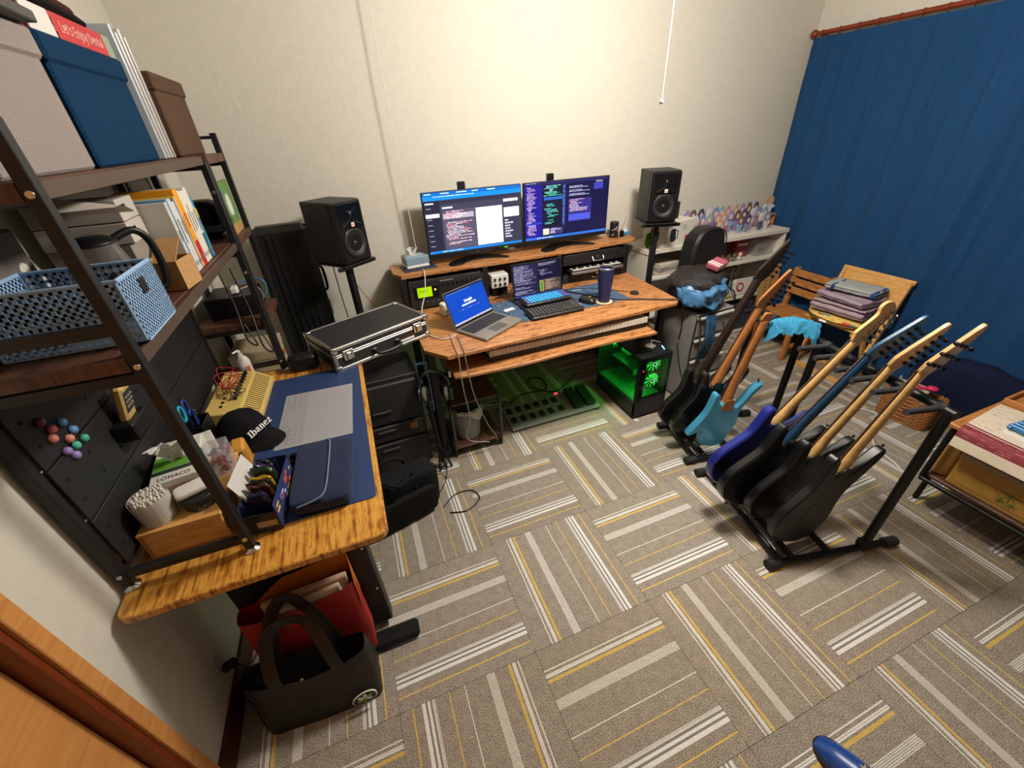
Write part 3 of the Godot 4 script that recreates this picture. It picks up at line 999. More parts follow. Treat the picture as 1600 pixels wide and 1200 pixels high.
func build_monitors() -> void:
	woods()
	var rng := RandomNumberGenerator.new()
	rng.seed = 5
	# left: browser with a dark page and a white sheet
	var a := img(960, 540, "3b3a4e")
	rc(a, 0, 0, 960, 30, "0d63b4")
	rc(a, 0, 30, 960, 38, "1380d6")
	for i in 5: rc(a, 20 + i * 150, 9, 60 + 20 * (i % 3), 8, "d4e6f8")
	txt_rows(a, 60, 34, 820, 24, 12, ["e8f2fc", "bcd9f4"], rng, 0.05, 1.0)
	rc(a, 0, 68, 150, 452, "232333")
	rc(a, 14, 86, 80, 12, "e8e8f0")
	rc(a, 8, 180, 130, 34, "dcdce4")
	for i in 8: rc(a, 20, 130 + i * 48, 44, 7, "8d8da0")
	rc(a, 150, 68, 810, 40, "2d2c3d")
	rc(a, 170, 130, 100, 14, "f0f0f6")
	rc(a, 165, 160, 320, 350, "4f4a5e")
	rc(a, 170, 190, 300, 46, "a89fae")
	txt_rows(a, 176, 168, 290, 320, 14, ["e9e2ea", "d8707a", "cfc8d6", "e3a0a6"], rng, 0.1, 0.75)
	rc(a, 492, 164, 268, 346, "fffdf2")
	rc(a, 772, 90, 180, 430, "343346")
	rc(a, 778, 112, 150, 24, "fbf6ee")
	rc(a, 778, 190, 160, 86, "fffaf0")
	txt_rows(a, 784, 300, 100, 190, 26, ["c9c7d4"], rng, 0.02, 1.0)
	rc(a, 0, 516, 960, 24, "1e70be")
	for i in 9: rc(a, 130 + i * 24, 522, 14, 12, ["9fd0f5", "e8c46a", "6fb0e8"][i % 3])
	# right: code editor
	var c := img(960, 540, "16153c")
	rc(c, 0, 0, 960, 26, "262355")
	txt_rows(c, 10, 4, 180, 20, 11, ["a7a3dd"], rng, 0.05, 1.0)
	rc(c, 0, 26, 190, 490, "201b86")
	txt_rows(c, 18, 40, 110, 460, 13, ["c9a2c8", "d8c3e8", "b58fd0"], rng, 0.25, 1.0)
	rc(c, 0, 372, 190, 14, "3340c0")
	rc(c, 200, 30, 220, 400, "14182f")
	txt_rows(c, 210, 36, 200, 100, 11, ["3ce08a", "4fc0f0", "7ae8b8", "d8e0ff"], rng, 0.35, 0.95)
	rc(c, 212, 142, 220, 26, "2c64b8")
	txt_rows(c, 210, 180, 170, 230, 11, ["3ce08a", "4f9cf0", "58d0e0", "a8e070"], rng, 0.35, 0.75)
	rc(c, 420, 30, 36, 400, "2b2a6a")
	txt_rows(c, 424, 36, 28, 380, 7, ["6e7ad8", "4a9fd0"], rng, 0.1, 0.9)
	rc(c, 200, 440, 70, 60, "d8d2b8")
	rc(c, 280, 440, 150, 62, "40386e")
	txt_rows(c, 284, 444, 140, 56, 11, ["e6d8f0", "c4b6e0"], rng, 0.05, 1.0)
	txt_rows(c, 490, 36, 260, 130, 12, ["d6d2ee", "b8b4da"], rng, 0.05, 0.8)
	rc(c, 490, 180, 270, 220, "332c78")
	txt_rows(c, 498, 186, 250, 130, 12, ["f0c8d8", "d8d0f4", "e89aa8"], rng, 0.08, 1.0)
	rc(c, 496, 330, 258, 60, "4a53c8")
	rc(c, 780, 50, 110, 60, "3f3ca8")
	txt_rows(c, 800, 30, 90, 20, 9, ["d8d6f0"], rng, 0.1, 1.0)
	rc(c, 0, 516, 960, 24, "2f69c8")
	for i in 9: rc(c, 130 + i * 22, 522, 13, 12, ["bfe0ff", "f0d080", "88b8f0"][i % 3])
	for s in [[-0.06, a, "left monitor showing a white page in a browser window", 1.7], [0.567, c, "right monitor filled with dark blue code editor panes", 1.5]]:
		var t := thing("monitor", s[2], "monitor", Vector3(s[0], 0.952, -1.33), 0.0, "monitors on the hutch")
		pbox(t, "housing", Vector3(0.612, 0.366, 0.022), Vector3(0, 0.229, -0.012), W.black, 0.003)
		pbox(t, "rear_housing", Vector3(0.3, 0.2, 0.03), Vector3(0, 0.23, -0.036), W.black, 0.01)
		ppic(t, "screen", 0.6, 0.338, T(Vector3(0, 0.24, 0.0004)), screen_mat(s[1], s[3]))
		pbox(t, "chin", Vector3(0.6, 0.018, 0.003), Vector3(0, 0.056, 0.0), W.black, 0.001)
		pbox(t, "chin_lip", Vector3(0.16, 0.014, 0.006), Vector3(0.02, 0.043, 0.0), W.black, 0.002)
		if s[0] < 0.2:
			plathe(t, "badge", cyl(0.007, 0.0006, 0.0002), W.chrome, Vector3(0.0, 0.0555, 0.0013), 14, 0, 90)
			pbox(t, "power_sticker", Vector3(0.026, 0.009, 0.001), Vector3(0.19, 0.056, 0.0017), m("5cc832", 0.5), 0.0002)
		pbox(t, "stand_column", Vector3(0.045, 0.4, 0.025), Vector3(-0.05 + (0.0 if s[0] < 0.2 else -0.045), 0.247, -0.066), W.satin, 0.003)
		pbox(t, "tilt_arm", Vector3(0.07, 0.07, 0.02), Vector3(-0.02, 0.23, -0.052), W.satin, 0.003)
		# foot: curved sled
		var fp := [Vector2(-0.2, 0.03), Vector2(-0.185, 0.075), Vector2(-0.12, 0.068), Vector2(-0.08, 0.03), Vector2(0.0, 0.005), Vector2(0.1, 0.02), Vector2(0.175, 0.06), Vector2(0.19, 0.052), Vector2(0.16, 0.0), Vector2(0.06, -0.085), Vector2(-0.06, -0.085), Vector2(-0.16, -0.02)]
		var b := MB.new()
		b.prism(smooth2(fp, 4), 0.008, Transform3D(Basis(Vector3.RIGHT, Vector3(0, 0, 1), Vector3.DOWN), Vector3(0, 0.0045, -0.01)), 0.002, true)
		obj("foot", b, W.satin, t)

	# laptops
	var g := img(960, 600, "0f4fd0")
	rc(g, 0, 0, 960, 18, "15307c")
	rc(g, 0, 18, 960, 34, "1b4fb4")
	txt_rows(g, 20, 24, 900, 26, 13, ["a9c4ee", "7fa6e6"], rng, 0.05, 1.0)
	rc(g, 300, 286, 360, 30, "ffffff")
	for i in 8: rc(g, 210 + i * 68, 370, 30, 8, ["e84a3a", "f4f6ff", "38a852", "f6c22e", "f4f6ff", "8ab6ff", "e84a3a", "f4f6ff"][i])
	rc(g, 0, 566, 960, 34, "d9d6e8")
	for i in 16: rc(g, 300 + i * 26, 574, 16, 18, ["e85a4a", "4a8ae8", "f0f0f6", "f0c040"][i % 4])
	var l1 := laptop("silver grey laptop with a bright blue search page on screen", Vector3(-0.187, SH, -0.79), 30.5, 0.31, 0.222, 0.198, -21.0, g, m("857f74", 0.42, {"metal": 0.3}), 1.0)
	ptext(l1.get_node("lid"), "search_logo", "Google", 0.02, T(Vector3(0, 0.122, 0.0052)), m("ffffff", 0.5, {"em": "ffffff", "ee": 0.9}))
	var h := img(960, 600, "1a1838")
	rc(h, 0, 0, 480, 600, "2a2650")
	txt_rows(h, 10, 20, 450, 540, 14, ["d2cdea", "a49fd0", "8f8ac8", "efeaff"], rng, 0.03, 0.85)
	txt_rows(h, 496, 20, 440, 80, 14, ["d2cdea", "a49fd0"], rng, 0.05, 0.8)
	txt_rows(h, 496, 130, 300, 130, 14, ["d2cdea", "8f8ac8"], rng, 0.2, 0.8)
	rc(h, 500, 330, 440, 230, "574a44")
	rc(h, 510, 345, 80, 200, "c8c25c")
	rc(h, 525, 365, 50, 170, "5aa03c")
	txt_rows(h, 610, 340, 310, 210, 14, ["f0d8b8", "e88a5a", "e8e2f0"], rng, 0.05, 1.0)
	rc(h, 0, 575, 960, 25, "40509c")
	laptop("open laptop showing terminal panes behind the two keyboards", Vector3(0.232, SH + 0.0035, -0.965), 2.0, 0.34, 0.17, 0.215, -9.0, h, m("2b2a30", 0.4), 0.9)

func laptop(label: String, p: Vector3, turn: float, w: float, d: float, hgt: float, tilt: float, im: Image, mat: Material, ee: float) -> Node3D:
	var t := thing("laptop", label, "laptop", p, turn)
	pbox(t, "base", Vector3(w, 0.013, d), Vector3(0, 0.0085, 0), mat, 0.003)
	pbox(t, "keyboard_deck", Vector3(w * 0.9, 0.0006, d * 0.46), Vector3(0, 0.0153, -d * 0.18), m("1c1b1c", 0.6), 0.0)
	var b := MB.new()
	for r in 5:
		for k in 14:
			b.box(Vector3(w * 0.9 / 14 - 0.003, 0.0016, d * 0.46 / 5 - 0.003), T(Vector3(-w * 0.45 + w * 0.9 / 14 * (k + 0.5), 0.0162, -d * 0.18 + d * 0.46 * ((r + 0.5) / 5 - 0.5))), 0.0005)
	obj("keycaps", b, m("2b2a2a", 0.55), t).set_meta("kind", "stuff")
	if d > 0.18: pbox(t, "touchpad", Vector3(w * 0.34, 0.0005, d * 0.3), Vector3(0, 0.0153, d * 0.27), m("4b4944", 0.3, {"metal": 0.3}), 0.0)
	var lid := Node3D.new()
	lid.name = "lid"
	t.add_child(lid)
	lid.position = Vector3(0, 0.014, -d / 2 + 0.004)
	lid.rotation_degrees.x = tilt
	pbox(lid, "lid_shell", Vector3(w, hgt, 0.006), Vector3(0, hgt / 2, 0.0), mat, 0.002)
	pbox(lid, "bezel", Vector3(w - 0.006, hgt - 0.006, 0.001), Vector3(0, hgt / 2, 0.0034), m("0b0b0c", 0.3), 0.0)
	ppic(lid, "screen", w - 0.014, hgt - 0.022, T(Vector3(0, hgt / 2 + 0.003, 0.0043)), screen_mat(im, ee))
	return t

# ------------------------------------------------------------------ studio monitor speakers on stands
func speaker(label: String, p: Vector3, turn: float) -> Node3D:
	woods()
	var t := thing("speaker", label, "speaker", p, turn, "studio monitor speakers")
	var body := m("1c1b1d", 0.5, {"tri": 14.0, "bump": ntex("plan", 0.2, 2, true, 2.0), "bs": 0.25})
	pbox(t, "cabinet", Vector3(0.185, 0.298, 0.2), Vector3(0, 0.149, -0.015), body, 0.004)
	pbox(t, "baffle", Vector3(0.183, 0.296, 0.034), Vector3(0, 0.149, 0.098), m("131214", 0.28), 0.009)
	var gl := m("0c0c0e", 0.12, {"clear": 0.6})
	# waveguide: dished panel with a pointed lower lip
	var b := MB.new()
	b.prism(smooth2([Vector2(-0.072, 0.06), Vector2(-0.04, 0.066), Vector2(0.04, 0.066), Vector2(0.072, 0.06), Vector2(0.068, -0.02), Vector2(0.06, -0.05), Vector2(-0.06, -0.05), Vector2(-0.068, -0.02)], 4), 0.004, T(Vector3(0, 0.218, 0.1165)), 0.0015, true)
	obj("waveguide", b, gl, t)
	b = MB.new()
	b.prism(smooth2([Vector2(-0.062, -0.036), Vector2(-0.02, -0.012), Vector2(0, 0.012), Vector2(0.02, -0.012), Vector2(0.062, -0.036), Vector2(0.03, -0.044), Vector2(-0.03, -0.044)], 4), 0.01, T(Vector3(0, 0.218, 0.121)), 0.004, true)
	obj("horn_lip", b, m("0e0e10", 0.2), t)
	b = MB.new()
	b.prism(smooth2([Vector2(-0.036, 0.045), Vector2(-0.012, 0.018), Vector2(0.012, 0.018), Vector2(0.036, 0.045), Vector2(0.02, 0.034), Vector2(-0.02, 0.034)], 4), 0.008, T(Vector3(0, 0.218, 0.12)), 0.003, true)
	obj("horn_lip", b, m("0e0e10", 0.2), t)
	plathe(t, "tweeter", [Vector2(0.0001, 0.012), Vector2(0.008, 0.01), Vector2(0.013, 0.004), Vector2(0.014, 0)], m("19181a", 0.3), Vector3(0, 0.238, 0.118), 18, 0, 90)
	pbox(t, "badge", Vector3(0.02, 0.02, 0.003), Vector3(0, 0.188, 0.1265), m("d9d3c8", 0.4), 0.001)
	ptext(t, "badge_text", "JBL", 0.009, T(Vector3(0, 0.187, 0.1285)), m("d85a28", 0.5), "Droid Sans", true)
	plathe(t, "surround", [Vector2(0.052, 0.0), Vector2(0.057, 0.006), Vector2(0.064, 0.007), Vector2(0.0695, 0.003), Vector2(0.0695, 0)], m("1a191b", 0.6), Vector3(0, 0.1, 0.114), 36, 0, 90)
	plathe(t, "cone", [Vector2(0.017, -0.012), Vector2(0.035, -0.004), Vector2(0.054, 0.003)], m("262527", 0.45), Vector3(0, 0.1, 0.116), 36, 0, 90)
	plathe(t, "dust_cap", [Vector2(0.0001, 0.002), Vector2(0.008, 0.0), Vector2(0.015, -0.006), Vector2(0.0175, -0.012)], m("343335", 0.35), Vector3(0, 0.1, 0.116), 20, 0, 90)
	plathe(t, "rim", [Vector2(0.0685, 0), Vector2(0.0695, 0.005), Vector2(0.073, 0.005), Vector2(0.074, 0)], m("100f11", 0.2), Vector3(0, 0.1, 0.114), 36, 0, 90)
	return t

func speaker_stand(label: String, p: Vector3, turn: float, h: float) -> void:
	var t := thing("speaker_stand", label, "stand", p, turn, "speaker stands")
	pbox(t, "top_plate", Vector3(0.21, 0.006, 0.25), Vector3(0, h - 0.003, -0.01), W.steel, 0.002)
	pbox(t, "front_lip", Vector3(0.25, 0.02, 0.02), Vector3(0, h - 0.014, 0.09), W.steel, 0.004)
	pbox(t, "pole", Vector3(0.034, h - 0.03, 0.034), Vector3(0, h / 2 + 0.005, 0.012), W.steel, 0.004)
	pbox(t, "base", Vector3(0.22, 0.02, 0.16), Vector3(0.0, 0.011, 0.075), W.steel, 0.004)

# ------------------------------------------------------------------ white bookcase
func build_bookcase() -> void:
	woods()
	var sh := 1.093
	speaker_stand("black speaker stand standing between suitcase and studio desk", Vector3(-0.842, 0, -1.194), 40.0, sh)
	speaker("black studio speaker on the stand left of the monitors", Vector3(-0.842, sh, -1.194), 40.0)
	speaker_stand("black speaker stand standing in front of white bookcase", Vector3(1.12, 0, -1.125), -19.0, sh)
	speaker("black studio speaker on the stand right of the monitors", Vector3(1.125, sh, -1.145), -19.0)
	var t := thing("bookcase", "low white open bookcase against the back wall by the curtain", "bookcase", Vector3(1.115, 0, -1.15))
	var wh := plastic("d8d2c4", 0.5)
	var L := 1.33
	pbox(t, "top", Vector3(L + 0.01, 0.03, 0.335), Vector3(L / 2, 0.871, -0.168), wh, 0.002)
	pbox(t, "back_panel", Vector3(L - 0.02, 0.84, 0.008), Vector3(L / 2, 0.435, -0.328), m("cfc8b8", 0.6), 0.0)
	for x in [0.03, L - 0.012]:
		pbox(t, "side_panel", Vector3(0.06 if x < 0.1 else 0.022, 0.855, 0.32), Vector3(x, 0.428, -0.168), wh, 0.002)
	for y in [0.05, 0.37, 0.67]:
		pbox(t, "shelf_board", Vector3(L - 0.085, 0.02, 0.315), Vector3(0.02 + L / 2, y, -0.17), wh, 0.002)
	pbox(t, "plinth", Vector3(L - 0.085, 0.04, 0.02), Vector3(0.02 + L / 2, 0.02, -0.03), wh, 0.001)

# ------------------------------------------------------------------ guitars and their racks
func guitar_rack(label: String, org: Vector3, L: float, arms: Array, h := 0.755) -> void:
	var t := thing("guitar_rack", label, "guitar rack", org, -12.0, "guitar racks")
	for q in [[0.0, 0.036, 0.014], [0.17, 0.036, 0.014]]:
		ptube(t, "bottom_rail", [Vector3(q[0], q[1], 0.0), Vector3(q[0], q[1], -L)], q[2], W.rubber, 12)
	ptube(t, "front_tube", [Vector3(-0.055, 0.03, 0.0), Vector3(-0.055, 0.03, -L)], 0.012, W.satin, 10)
	for z in [0.0, -L]:
		ptube(t, "foot_tube", [Vector3(-0.075, 0.022, z), Vector3(0.47, 0.022, z)], 0.0145, W.satin, 10)
		for x in [-0.085, 0.48]:
			ptube(t, "rubber_foot", [Vector3(x - 0.03, 0.021, z), Vector3(x + 0.03, 0.021, z)], 0.021, W.rubber, 12)
		ptube(t, "end_post", [Vector3(0.345, 0.03, z), Vector3(0.343, 0.4, z), Vector3(0.34, h, z)], 0.017, W.satin, 12)
		pbox(t, "clamp", Vector3(0.06, 0.05, 0.045), Vector3(0.348, 0.045, z), W.rubber, 0.01)
		ptube(t, "rail_riser", [Vector3(0.0, 0.02, z), Vector3(0.0, 0.036, z)], 0.012, W.satin, 8)
		ptube(t, "rail_riser", [Vector3(0.17, 0.02, z), Vector3(0.17, 0.036, z)], 0.012, W.satin, 8)
	ptube(t, "top_rail", [Vector3(0.345, h, 0.02), Vector3(0.345, h, -L - 0.02)], 0.017, W.satin, 12)
	for z in arms:
		ptube(t, "foam_arm", [Vector3(0.345, h, z), Vector3(0.3, h, z), Vector3(0.2, h + 0.004, z)], 0.0118, m("262528", 0.85), 12)
		ptube(t, "foam_saddle", [Vector3(0.345, h + 0.001, z - 0.014), Vector3(0.345, h + 0.001, z + 0.014)], 0.019, m("262528", 0.85), 12)

func guitar(label: String, org: Vector3, tilt: float, o: Dictionary) -> void:
	# origin at the neck heel; y along the neck, x towards the long horn, z out of the back
	var t := thing("electric_guitar", label, "guitar", org, 0.0, "guitars on the racks")
	t.basis = Basis(Vector3.UP, deg_to_rad(float(o.get("yaw", -12.0)))) * Basis(Vector3.BACK, deg_to_rad(-tilt))
	var ys: float = o.get("ys", 1.0)
	var pts := [Vector2(-0.031, -0.02), Vector2(-0.046, -0.03), Vector2(-0.062, -0.008), Vector2(-0.085, 0.035), Vector2(-0.108, 0.047), Vector2(-0.124, 0.02), Vector2(-0.112, -0.05), Vector2(-0.107, -0.105), Vector2(-0.13, -0.17), Vector2(-0.155, -0.245), Vector2(-0.145, -0.32), Vector2(-0.085, -0.372), Vector2(0.0, -0.385), Vector2(0.085, -0.372), Vector2(0.148, -0.31), Vector2(0.152, -0.235), Vector2(0.118, -0.155), Vector2(0.11, -0.09), Vector2(0.132, -0.01), Vector2(0.152, 0.075), Vector2(0.146, 0.112), Vector2(0.122, 0.105), Vector2(0.085, 0.04), Vector2(0.055, -0.018), Vector2(0.031, -0.02)]
	if o.get("shape", "") == "headless":
		pts = [Vector2(-0.03, -0.02), Vector2(-0.05, -0.02), Vector2(-0.075, 0.03), Vector2(-0.105, 0.028), Vector2(-0.108, -0.06), Vector2(-0.125, -0.12), Vector2(-0.17, -0.215), Vector2(-0.155, -0.235), Vector2(-0.09, -0.21), Vector2(-0.06, -0.29), Vector2(0.06, -0.3), Vector2(0.1, -0.23), Vector2(0.115, -0.14), Vector2(0.105, -0.06), Vector2(0.128, 0.02), Vector2(0.165, 0.1), Vector2(0.145, 0.112), Vector2(0.11, 0.07), Vector2(0.085, 0.005), Vector2(0.06, -0.035), Vector2(0.03, -0.02)]
	var sp := []
	for p in pts: sp.append(Vector2(p.x * 0.92, p.y * ys if p.y < 0 else p.y))
	var b := MB.new()
	b.prism(smooth2(sp, 4), 0.043, Transform3D.IDENTITY, 0.007, true)
	obj("body", b, o.body, t)
	# neck: D section, flat fretboard to the front
	var L: float = o.get("neck", 0.43)
	var rows := []
	for q in [[-0.05, 0.028, 0.016], [0.0, 0.028, 0.019], [0.045, 0.0275, 0.016], [0.075, 0.0265, 0.0115], [0.2, 0.0245, 0.0105], [L - 0.03, 0.0215, 0.0095], [L, 0.0215, 0.009]]:
		var row := PackedVector3Array()
		for k in 14:
			var a := PI * k / 13.0
			row.append(Vector3(cos(a) * q[1], q[0], -0.008 + sin(a) * (q[2] + 0.006)))
		for k in 3:
			row.append(Vector3(-q[1] + q[1] * 2.0 * (k + 1) / 4.0, q[0], -0.012))
		rows.append(row)
	b = MB.new()
	b.grid(rows, true)
	b.fan(rows[0], Vector3.DOWN)
	b.fan(rows[rows.size() - 1], Vector3.UP)
	obj("neck", b, o.neckmat, t)
	b = MB.new()
	b.prism(PackedVector2Array([Vector2(-0.0285, -0.14), Vector2(0.0285, -0.14), Vector2(0.0215, L), Vector2(-0.0215, L)]), 0.006, T(Vector3(0, 0, -0.0262 + 0.011)), 0.0008)
	obj("fretboard", b, o.get("board", m("3a2418", 0.5)), t)
	# hardware on the front
	pbox(t, "pickup", Vector3(0.07, 0.036, 0.008), Vector3(0, -0.17 * ys, -0.0245), W.satin, 0.002)
	pbox(t, "pickup", Vector3(0.07, 0.036, 0.008), Vector3(0, -0.235 * ys, -0.0245), W.satin, 0.002)
	pbox(t, "bridge", Vector3(0.08, 0.03, 0.012), Vector3(0, -0.285 * ys, -0.0265), W.satin, 0.003)
	# back plates
	if o.get("shape", "") != "headless":
		b = MB.new()
		b.prism(rrect(0.075, 0.1, 0.01), 0.002, T(Vector3(0.0, -0.22 * ys, 0.0216)), 0.0005)
		obj("spring_cover", b, m("101012", 0.35), t)
		b = MB.new()
		b.prism(smooth2([Vector2(-0.04, -0.03), Vector2(0.03, -0.04), Vector2(0.035, 0.02), Vector2(-0.02, 0.035)], 4), 0.002, T(Vector3(-0.095, -0.28 * ys, 0.0216)), 0.0005)
		obj("control_cover", b, m("0e0e10", 0.35), t)
	b = MB.new()
	b.prism(smooth2([Vector2(-0.028, -0.045), Vector2(0.028, -0.045), Vector2(0.03, 0.01), Vector2(0.012, 0.02), Vector2(-0.024, 0.012)], 4), 0.004, T(Vector3(0, -0.012, 0.0225)), 0.0015, true)
	obj("neck_joint", b, o.get("joint", o.body), t)
	for q in [[0.125, 0.118], [0.0, -0.395 * ys]]:
		plathe(t, "strap_button", [Vector2(0.0001, 0), Vector2(0.005, 0), Vector2(0.0035, 0.006), Vector2(0.0065, 0.011), Vector2(0.0001, 0.012)], m("2a2a2c", 0.3, {"metal": 0.8}), Vector3(q[0], q[1], 0), 12, 0, 0, 0.0 if q[1] > 0 else 180.0)
	# headstock
	var hd: String = o.get("head", "point")
	var hn := Node3D.new()
	hn.name = "headstock"
	t.add_child(hn)
	hn.position = Vector3(0, L, -0.006)
	hn.rotation_degrees.x = 0.0 if hd == "round" else (4.0 if hd == "headless" else 13.0)
	var hp: Array
	if hd == "round":
		hp = [Vector2(0.021, -0.005), Vector2(0.026, 0.03), Vector2(0.034, 0.1), Vector2(0.035, 0.16), Vector2(0.02, 0.185), Vector2(-0.015, 0.192), Vector2(-0.04, 0.175), Vector2(-0.043, 0.15), Vector2(-0.028, 0.13), Vector2(-0.03, 0.1), Vector2(-0.046, 0.035), Vector2(-0.04, 0.02), Vector2(-0.021, -0.005)]
	elif hd == "headless":
		hp = [Vector2(0.022, -0.004), Vector2(0.024, 0.02), Vector2(0.018, 0.04), Vector2(-0.018, 0.04), Vector2(-0.024, 0.02), Vector2(-0.022, -0.004)]
	else:
		hp = [Vector2(0.0215, -0.004), Vector2(0.027, 0.02), Vector2(0.034, 0.05), Vector2(0.026, 0.13), Vector2(0.012, 0.19), Vector2(-0.002, 0.212), Vector2(-0.012, 0.205), Vector2(-0.022, 0.15), Vector2(-0.038, 0.05), Vector2(-0.034, 0.02), Vector2(-0.0215, -0.004)]
	b = MB.new()
	b.prism(smooth2(hp, 3), 0.014, Transform3D.IDENTITY, 0.0015, true)
	obj("head_plate", b, o.get("headmat", o.neckmat), hn)
	if hd != "headless":
		var tm: Material = o.get("tuner", m("8f8d8a", 0.25, {"metal": 0.9}))
		for k in 6:
			var y := 0.035 + k * 0.0255
			var side: float = 1.0 if (hd == "round" or o.get("side", 1) == 1) else -1.0
			if hd == "three": side = 1.0 if k < 3 else -1.0
			if hd == "three": y = 0.04 + (k % 3) * 0.045
			var tb := MB.new()
			tb.box(Vector3(0.018, 0.012, 0.01), T(Vector3(side * 0.014, y, 0.0125)), 0.002)
			tb.tube([Vector3(side * 0.02, y, 0.012), Vector3(side * 0.045, y, 0.012)], 0.0022, 6)
			tb.blob(Vector3(0.008, 0.014, 0.018), 0.8, 0.8, T(Vector3(side * 0.05, y, 0.012)), 10, 6)
			obj("tuner", tb, tm, hn)
		pbox(hn, "nut_clamp", Vector3(0.045, 0.014, 0.012), Vector3(0, -0.006, -0.01), W.satin, 0.002)

func build_guitars() -> void:
	woods()
	var O := Vector3(0.664, 0, 0.60)
	guitar_rack("near black guitar rack with foam arms holding four guitars", O, 0.56, [-0.03, -0.157, -0.247, -0.325, -0.43, -0.52])
	guitar_rack("far black guitar rack beside the plastic drawers holding three guitars", O + Vector3(0.128, 0, -0.645), 0.33, [-0.085, -0.19, -0.3])
	var blk := m("131216", 0.3, {"clear": 0.35})
	var tune_b := m("1a191b", 0.3, {"metal": 0.6})
	guitar("black electric guitar with maple neck, nearest on the rack", Vector3(0.823, 0.458, 0.545), 22.0, {"yaw": -6.0, "body": m("0d0c0e", 0.4), "neckmat": W.maple, "head": "three", "tuner": tune_b, "ys": 1.07, "joint": m("1a191c", 0.25)})
	guitar("black electric guitar with maple neck and black tuners in one row", Vector3(0.835, 0.43, 0.428), 26.0, {"yaw": -9.0, "body": m("0e0e11", 0.3, {"clear": 0.3}), "neckmat": W.maple, "head": "point", "tuner": tune_b, "joint": m("222327", 0.2)})
	guitar("dark guitar with a glossy blue neck and blue pointed headstock", Vector3(0.775, 0.468, 0.347), 33.0, {"yaw": -9.0, "body": m("0c0e13", 0.28, {"clear": 0.5}), "neckmat": m("0a3452", 0.3, {"clear": 0.4}), "head": "point", "tuner": m("2a2a2e", 0.22, {"metal": 0.7}), "headmat": m("15496e", 0.3, {"clear": 0.4}), "joint": m("1c1c22", 0.2)})
	guitar("metallic violet-blue guitar with maple neck and rounded headstock", Vector3(0.795, 0.492, 0.259), 35.0, {"yaw": -9.0, "body": m("1b2a86", 0.3, {"metal": 0.35, "clear": 0.6}), "neckmat": W.maple, "head": "round", "headmat": m("d0a76a", 0.4), "joint": m("1b2a86", 0.3, {"metal": 0.35, "clear": 0.6})})
	guitar("small light blue guitar with an orange-brown roasted neck", Vector3(0.865, 0.395, -0.06), 11.0, {"body": m("4aa6d0", 0.3, {"metal": 0.4, "clear": 0.5}), "neckmat": W.roast, "head": "headless", "shape": "headless", "neck": 0.44, "joint": W.roast})
	guitar("black guitar with an amber neck behind the light blue guitar", Vector3(0.885, 0.436, -0.165), 18.0, {"body": m("101012", 0.2, {"clear": 0.6}), "neckmat": W.roast, "head": "point", "tuner": tune_b, "neck": 0.43})
	guitar("black bass guitar with a long dark neck edged in pale binding", Vector3(0.885, 0.402, -0.275), 19.5, {"body": m("151517", 0.35), "neckmat": m("241814", 0.4), "head": "point", "tuner": tune_b, "neck": 0.585, "ys": 0.88, "headmat": m("2a2220", 0.4)})
	# blue cloth slung over the rack's end
	var rows := []
	var fn := FastNoiseLite.new()
	fn.seed = 4
	fn.frequency = 6.0
	for i in 25:
		var u := float(i) / 24
		var row := PackedVector3Array()
		var a := -0.1 + 0.2 * u
		for k in 15:
			var v := float(k) / 14 * 2.0 - 1.0
			var drop := pow(absf(v), 1.8) * (0.06 + 0.03 * fn.get_noise_2d(u * 2.0, v) + 0.03 * pow(absf(u - 0.5) * 2.0, 2.0)) + 0.03 * pow(absf(u - 0.45) * 2.0, 2.0)
			row.append(Vector3(v * (0.05 + 0.008 * sin(u * 17.0)), -drop + 0.014 * fn.get_noise_2d(u * 5.0, v * 2.0), -a + 0.014 * fn.get_noise_2d(v * 5.0, u * 3.0)))
		rows.append(row)
	var b := MB.new()
	b.grid(rows, false)
	solo("dust_cloth", "light blue cloth draped over the far end of guitar rack", "cloth", b, fab("3a8db4", 0.85, 10.0), Vector3(1.06, 0.85, 0.02), 40.0)

